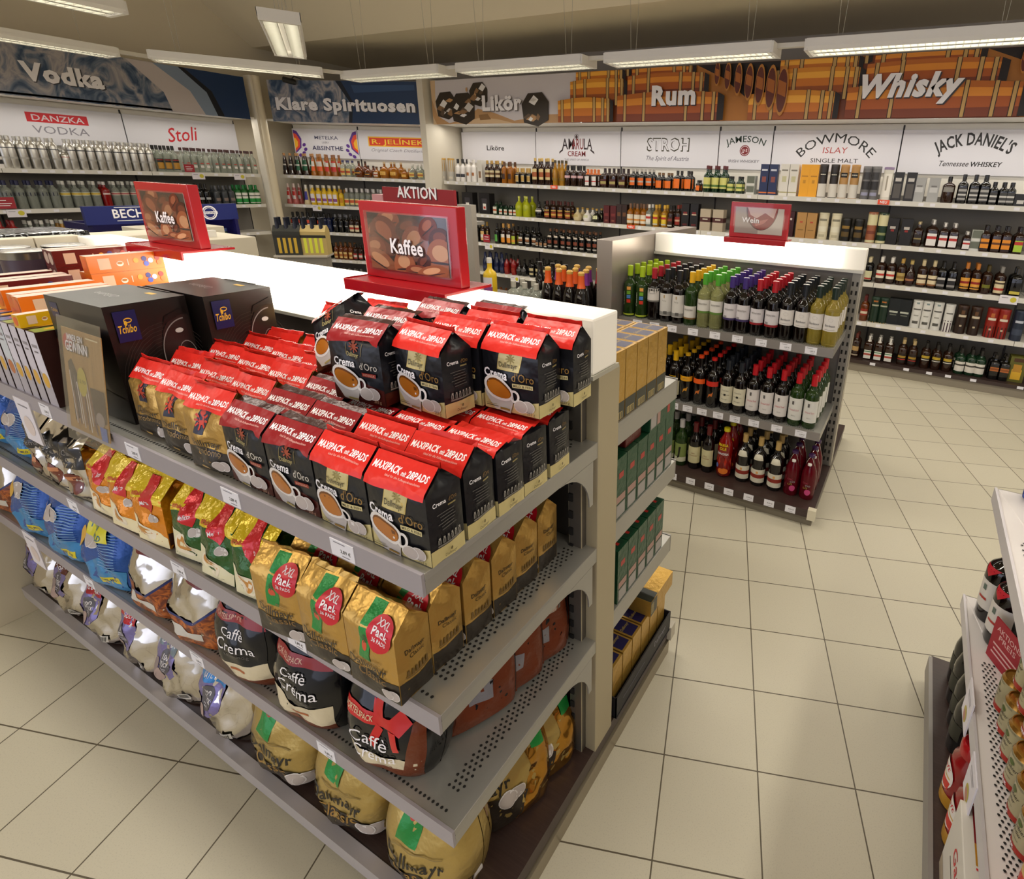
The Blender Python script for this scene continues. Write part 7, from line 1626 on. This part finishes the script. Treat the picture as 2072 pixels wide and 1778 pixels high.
for i, x in enumerate((-3.06, -2.86)):
    put(pbt, (x - .02, 2.58, 1.49), 0, ('pale pink carton, outer one behind the AKTION header', 'pale pink carton, inner one behind the AKTION header')[i], 'box', None)
yb2 = bottle('liqueur_bottle', 'bord', .042, .27, 'yellow', WL, .12, [(.1, .56, '#dcd6dc'), (.2, .34, '#8a4a8c')], 1.)
put(yb2, (-2.40, 2.70, 1.0), 0, 'yellow liqueur bottle standing before the gray stand panel', 'bottle', None)
clr = bottle('liqueur_bottle', 'spirit', .042, .21, 'clear', '#b8b4a8', .18, [(.1, .5, '#b8b09a')], .9)
for i in range(6):
    put(clr, (-2.215 + .088 * (i % 3) - .0, 2.70 + .09 * (i // 3), .936), 0, f'clear liqueur bottle with silver cap, {ORD[i % 3]} of the ' + ('front' if i < 3 else 'rear') + ' row before the stand', 'bottle', 'clear silver-capped bottles')
drk = bottle('liqueur_bottle', 'champ', .042, .30, 'dark', '#1c1a18', .16, [(.2, .4, '#5a4a2c')], .9)
for i in range(3):
    put(drk, (-2.20 + .1 * i, 2.96, .936), 0, f'dark tall liqueur bottle behind the stand panel, {ORD[i]} toward the long wall', 'bottle', 'dark tall liqueur bottles')

# ================================================================== blue herbal display by the vodka wall
bd = tag(empty('promotion_stand', (0, 0, 0)), 'navy display stand with white lettering BECH on its header', 'stand')
BLU, BLU2 = M('#1b2566', .4), M('#14104a', .35)
hx = -6.6
b = MB().box(hx - .04, hx, 2.27, 3.53, 1.215, 1.375, BLU)
ef = flat((hx, 2.9, 1.3), (0, 1, 0), (0, 0, 1))
skin(b, ef, [('T', WHT, 'BECHEROVKA', -.12, -.03, .075, {'b': .03, 'w': .62}), ('R', WHT, -.1, .062, .62, .005), ('R', WHT, -.1, -.055, .62, .005), ('O', WHT, .36, -.01, .07, .07, .012), ('O', WHT, .36, -.01, .052, .052, .006), ('R', WHT, .36, -.01, .15, .026), ('T', BLU, 'ORIGINAL', .36, -.018, .016, {'b': .02, 'w': .12})])
adopt(bd, b.build('header'))
adopt(bd, MB().box(hx - .55, hx - .45, 2.3, 3.5, 0, 1.22, BLU2).build('back_panel'))
for y in (2.29, 3.47): adopt(bd, MB().box(hx - .5, hx - .05 + (.08 if y > 3 else 0), y, y + .03, 0, 1.22, BLU2).build('side_panel'))
adopt(bd, MB().box(hx - .5, hx, 2.3, 3.5, .85, .88, BLU2).build('shelf'))
herb = bottle('liqueur_bottle', 'spirit', .04, .24, 'green', '#3a4a7a', .14, [(.15, .5, '#c9b45a')], .9)
for i in range(6):
    put(herb, (hx - .1, 3.05 + .075 * i, .88), radians(90), f'green herbal liqueur bottle inside the navy display, {ORD[i]} toward the corner', 'bottle', 'green bottles in the navy display')
wb = tag(empty('display_cube', (0, 0, 0)), 'pale cube with red lettering on the glowing counter before navy display', 'box')
b = MB().box(-5.4, -5.0, 2.05, 2.55, .2, 1.30, M('#c9c0ac', .5))
skin(b, flat((-5.0, 2.3, .8), (0, 1, 0), (0, 0, 1)), [('T', RED, 'neu', .05, .18, .12, {'b': .03, 'w': .3})])
adopt(wb, b.build('carton', bev=.004))
adopt(wb, MB().box(-5.4, -5.0, 2.05, 2.55, 0, .2, M('#6a645c', .5)).build('plinth'))
# six-packs in the low rack
rk = tag(empty('bottle_rack', (-4.62, 2.93, 0), radians(40)), 'gray low rack holding bottle carriers beyond the glowing light, before white column', 'rack')
RKG = M('#b0a89c', .4, .2)
adopt(rk, MB().box(-.2, .2, -.1, .1, 1.06, 1.075, RKG).build('shelf')); adopt(rk, MB().box(-.18, .18, -.08, .08, 0, 1.06, M('#7a756c', .5)).build('plinth'))
def sixpack(body, stripe):
    t = empty('bottle_carrier', link=False)
    b = MB().box(-.1, .1, -.065, .065, 0, .19, M(body, .5))
    b.prism([(-.065, .19), (.065, .19), (.02, .235), (-.02, .235)], lambda p, s: (s, p[0], p[1]), -.1, .1, M(body, .5))
    it = [('R', p_(stripe, .45), -.06 + .04 * k, .08, .022, .13) for k in range(4)] + [('R', p_('#1c1a16'), 0, .15, .2, .022)]
    skin(b, flat((0, -.065, 0), (1, 0, 0), (0, 0, 1)), it)
    adopt(t, b.build('carton', link=False))
    for x in (-.066, 0, .066):
        for y in (-.03, .03):
            adopt(t, MB().lathe([(.017, .2), (.0145, .26), (.0145, .29), (.0155, .292), (.0155, .298), (0, .3)], 10, M('#1c1f2c', .2)).build('bottle_neck', link=False))
            KIDS[t][-1].location = (x, y, 0)
    return t
s1, s2 = sixpack('#a8925a', '#c9cc3a'), sixpack('#22221c', '#b8962c')
put(s1, (-4.55, 3.0, 1.0755), radians(40), 'tan bottle carrier with yellow stripes in the low rack', 'carrier', None)
put(s2, (-4.69, 2.87, 1.0755), radians(40), 'black bottle carrier with gold stripes in the low rack', 'carrier', None)
# counters and packs behind the end gondola
ct = tag(empty('white_counter', (0, 0, 0)), 'cream counter box behind the glowing shelf light, before navy display', 'counter')
adopt(ct, MB().box(-4.4, -3.6, .95, 2.0, 0, 1.36, M('#d6cdb8', .5)).build('body', bev=.004))
adopt(ct, MB().box(-3.75, -3.72, 1.55, 1.85, 1.36, 1.40, WHITE).build('card_holder'))
for i, (y, l) in enumerate(((.62, 'black shrink-wrapped pack lying on the end gondola, nearer the cut edge'), (.93, 'black shrink-wrapped pack lying on the end gondola, nearer the glowing light'))):
    t = tag(empty('shrink_pack', (-3.24, y, 1.40), .1), l, 'pack')
    q = MB()
    q.box(-.13, .13, -.14, .14, 0, .09, foil('#17181a', .12, .2, (18, .6, 3)))
    adopt(t, q.build('wrap', bev=.02))
    adopt(t, MB().box(-.1, .05, -.147, -.142, .02, .06, F_IVORY).build('end_flap'))
t = tag(empty('brown_carton', (-3.24, .28, 1.40), 0), 'flat brown carton lying on the end gondola at the picture edge', 'box')
adopt(t, MB().box(-.16, .2, -.2, .18, 0, .075, M('#4a2a22', .4), M('#8a827c', .4)).build('box', bev=.003))

# ================================================================== gondola at the near corner
RG = tag(empty('shelving_gondola', (0, 0, 0)), 'white gondola cut off at the picture edge, holding beige cans', 'shelf')
WSH = M('#dcd6d4', .4)
adopt(RG, MB().box(.325, 1.4, -.8, 1.93, 0, .09, M('#9a9288', .4, .3)).build('base'))
b = MB().box(.318, 1.4, -.8, 1.93, .09, .126, DECKW); b.box(.308, .32, -.8, 1.92, .055, .13, M('#8f8a86', .4, .3))
adopt(RG, b.build('deck'))
for z, x0 in ((.457, .358), (.879, .36)):
    sh = MB().box(x0, 1.0, -.8, 1.89, z - .014, z, WSH); sh.box(x0, 1.0, 1.886, 1.89, z - .045, z, WSH)
    o = sh.build('shelf', bev=.002); adopt(RG, o)
    adopt(o, MB().box(x0 - .007, x0, -.8, 1.89, z - .045, z + .003, M('#c9c4c8', .35, .2)).build('price_rail'))
    adopt(o, holes(x0 + .03, x0 + .075, -.2, 1.6, z + .0006).build('perforation'))
adopt(RG, MB().box(.98, 1.03, -.8, 1.9, .126, 1.4, M('#b8b2ac', .5)).build('spine_panel'))
def can(body, base, art=True, r=.0335, h=.115):
    t = empty('drink_can', link=False)
    b = MB().lathe([(r * .8, 0), (r, .006), (r, h - .012)], 24, M('#b0a682', .3, .25) if art else M(body, .25, .2))
    if art:
        b.lathe([(r + .0003, .007), (r + .0003, .022)], 24, p_('#a3281c', .3), closed=False)
        skin(b, cyl(r), [('T', p_('#2a2418'), 'Weissbier', 0, .062, .011, {'it': .3, 'w': .05}), ('T', p_('#2a2418'), 'Radler', .003, .048, .009, {'it': .3, 'w': .03}), ('E', p_('#4a5a20'), .004, .08, .009, .007), ('R', p_('#5a5440'), 0, .036, .03, .0012), ('T', LET, 'BIER', 0, .0105, .007, {'b': .03, 'w': .022}), ('R', p_('#8a8468'), 0, h - .018, .055, .004), ('R', p_('#efece0'), .06, .04, .03, .024)] + [('R', BLK, .049 + .0034 * k, .041, .0017, .02) for k in range(7)], .01)
    else:
        skin(b, cyl(r), [('R', p_('#2a50b0', .25), 0, h * .75, r * 3, h * .3), ('T', LET, 'ED', .0, h * .35, .016, {'b': .02, 'w': .03})], .01)
    adopt(t, b.build('can_body', link=False))
    rim = MB().lathe([(r, h - .012), (r * .88, h - .003), (r * .88, h), (r * .82, h), (r * .8, h - .004), (0, h - .004)], 24, M('#b0813a' if art else '#b8b8c0', .25, .8))
    rim.box(-.007, .007, -.012, .01, h - .004, h - .002, M('#c9a860' if art else '#c9c9cc', .3, .8))
    adopt(t, rim.build('lid', link=False))
    return t
cn = can('#b0a682', '#a3281c')
names = 'first second third fourth fifth sixth'.split()
for j in range(6):
    for c in range(3):
        put(cn, (.435 + .071 * c, 1.435 - .0745 * j, .4575), radians(-90) + rnd.uniform(-.25, .25), f'beige can with red base, lower layer, {names[j]} from the red notice, {names[c]} from the rail', 'can', 'beige cans, lower layer')
        put(cn, (.452 + .071 * c, 1.405 - .0745 * j, .573), radians(-90) + rnd.uniform(-.25, .25), f'beige can with red base, upper layer, {names[j]} from the red notice, {names[c]} from the rail', 'can', 'beige cans, upper layer')
rc = can('#c8281c', '', False); 
rcb = empty('drink_can', link=False); q = MB().lathe([(.027, 0), (.0335, .006), (.0335, .1)], 24, M('#d02a1c', .25, .2)).lathe([(.0338, .04), (.0338, .07)], 24, p_('#c9a860'), closed=False); adopt(rcb, q.build('can_body', link=False)); adopt(rcb, MB().lathe([(.0335, .1), (.03, .112), (0, .111)], 24, M('#c9c4bc', .25, .8)).build('lid', link=False))
for j in range(3):
    put(rcb, (.44, 0.985 - .075 * j, .4575), 0, f'red can with gold band, {names[j]} after the beige cans', 'can', 'red cans')
put(can('#1c3c90', '', False, .033, .168), (.455, 1.862, .8795), radians(-90), 'blue drink can on the white top shelf at the picture edge', 'can', None)
vw = bottle('wine_bottle', 'bord', .047, .30, 'wine', '#1c1818', .2, [(.16, .5, '#d2ccc4')], 1.2, 2., 24, [('R', p_('#5a6a60'), 0, .125, .012, .02), ('R', p_('#a83028'), 0, .085, .03, .008)])
adopt(vw, nk(p_('#b8202c'), [(-.03, .2), (0, .165), (.03, .2)], shl(.047)))
for i, (x, y) in enumerate(((.44, 1.70), (.425, 1.81), (.54, 1.70), (.53, 1.815))):
    put(vw, (x, y, .4575), radians(-60), 'dark wine bottle with white label on the white shelf, ' + ['front one beside the red notice', 'front one at the shelf end', 'rear one beside the red notice', 'rear one at the shelf end'][i], 'bottle', 'dark wine bottles on the white gondola')
small_sign('shelf_flag', (.43, 1.575, .458), radians(-62), .13, .14, [('T', p_('#d8a8a4'), 'AKTIONS', 0, .105, .016, {'b': .02, 'w': .1}), ('T', p_('#d8a8a4'), 'PREIS', 0, .082, .016, {'b': .02, 'w': .07}), ('R', p_('#d8a8a4'), 0, .06, .1, .006), ('R', p_('#d8a8a4'), 0, .045, .09, .006), ('R', p_('#d8a8a4'), 0, .03, .1, .006)], PSIGN, 'dark red notice between the dark wine bottles and the beige cans')
dk = bottle('wine_bottle', 'champ', .042, .30, 'dark', '#15130f', .2, [(.2, .4, '#2a2a20')], 1.1)
for i, (x, y) in enumerate(((.40, 1.66), (.395, 1.565), (.40, 1.755), (.405, 1.845))):
    put(dk, (x, y, .126), radians(-90), 'black bottle on the near deck below the white shelf, ' + ['second', 'first', 'third', 'fourth'][i] + ' after the red jugs', 'bottle', 'black bottles on the near deck')
def jug():
    t = empty('sauce_jug', link=False)
    RD = M('#a30f18', .2, coat=.5)
    adopt(t, MB().lathe([(.042, 0), (.05, .012), (.05, .1), (.046, .11), (.048, .12), (.045, .165), (.03, .185), (.03, .19)], 24, M('#8a1216', .18, coat=.5)).lathe([(.0508, .004), (.0508, .045)], 24, M('#b8862c', .3), closed=False).build('jug_body', link=False))
    adopt(t, MB().lathe([(.031, .186), (.036, .19), (.036, .225), (.03, .232), (0, .233)], 24, RD).build('cap', link=False))
    q = MB()
    skin(q, cyl(.0505), [('E', p_('#e2dcd4'), 0, .1, .04, .05), ('P', p_('#c8281c'), [(-.03, .06), (.03, .06), (.034, .09), (-.034, .085)]), ('R', p_('#c9a860'), 0, .1, .06, .006), ('T', RED, 'Saft', 0, .118, .018, {'it': .3, 'w': .05})], .01)
    adopt(t, q.build('label', link=False))
    return t
jg = jug()
for i, (x, y, z) in enumerate(((.385, 1.385, .126), (.39, 1.27, .126), (.455, 1.43, .126), (.50, 1.30, .126))):
    put(jg, (x, y, z), radians(-90), 'red juice jug on the near deck, ' + ['first in front after the black bottles', 'second in front, partly behind the white carton', 'back one below the hanging offer tag', 'inner one deep under the shelf'][i], 'bottle', 'red juice jugs')
t = tag(empty('drink_multipack', (.37, 1.0, .126)), 'white and amber printed multipack carton on the near deck', 'box')
b = MB().box(-.035, .14, -.17, .2, 0, .235, M('#d8d2c8', .4))
skin(b, flat((-.035, .015, 0), (0, -1, 0), (0, 0, 1)), [('R', p_('#b8a890'), 0, .02, .36, .04), ('T', RED, 'Gambrinus', .02, .15, .04, {'it': .3, 'w': .25, 'b': .02}), ('R', BLK, .02, .12, .28, .004)])
skin(b, flat((.05, .015, .235), (1, 0, 0), (0, 1, 0)), [('P', p_('#7a1418'), [(-.06, .18), (.08, .18), (.08, .06), (-.06, .09)]), ('P', p_('#b8801c'), [(-.06, .09), (.08, .06), (.08, .0), (-.06, .04)]), ('P', RED, [(-.06, .035), (.08, -.003), (.08, -.008), (-.06, .03)])])
adopt(t, b.build('carton', bev=.003))
t = tag(empty('drink_multipack', (.325, .62, .126)), 'pale multipack carton nearest the camera on the near deck', 'box')
b = MB().box(0, .2, -.2, .2, 0, .15, M('#d8b8a8', .4))
skin(b, flat((0, 0, 0), (0, -1, 0), (0, 0, 1)), [('R', p_('#d8846a'), 0, .05, .36, .06)])
adopt(t, b.build('carton', bev=.003))
for x, y, l, z in ((.352, 1.43, 'white offer tag with gold disc hanging above the red jugs', .37), (.352, 1.215, 'white offer tag with gold disc hanging above the white multipack', .34)):
    small_sign('offer_tag', (x - .004, y, z), radians(-90), .10, .115, [('E', p_('#b8a83a'), 0, .03, .022, .022), ('E', p_('#b87a6a'), -.003, .024, .016, .014), ('R', GRY, 0, .09, .06, .003), ('R', GRY, .0, .08, .05, .002)], OFFER, l)

dups = [(k, len(v)) for k, v in ALL_LABELS.items() if len(v) > 1]
print('duplicate labels:', len(dups), dups[:6])
print('long labels:', [k for k in ALL_LABELS if len(k.split()) > 16], 'objects', len(bpy.data.objects))
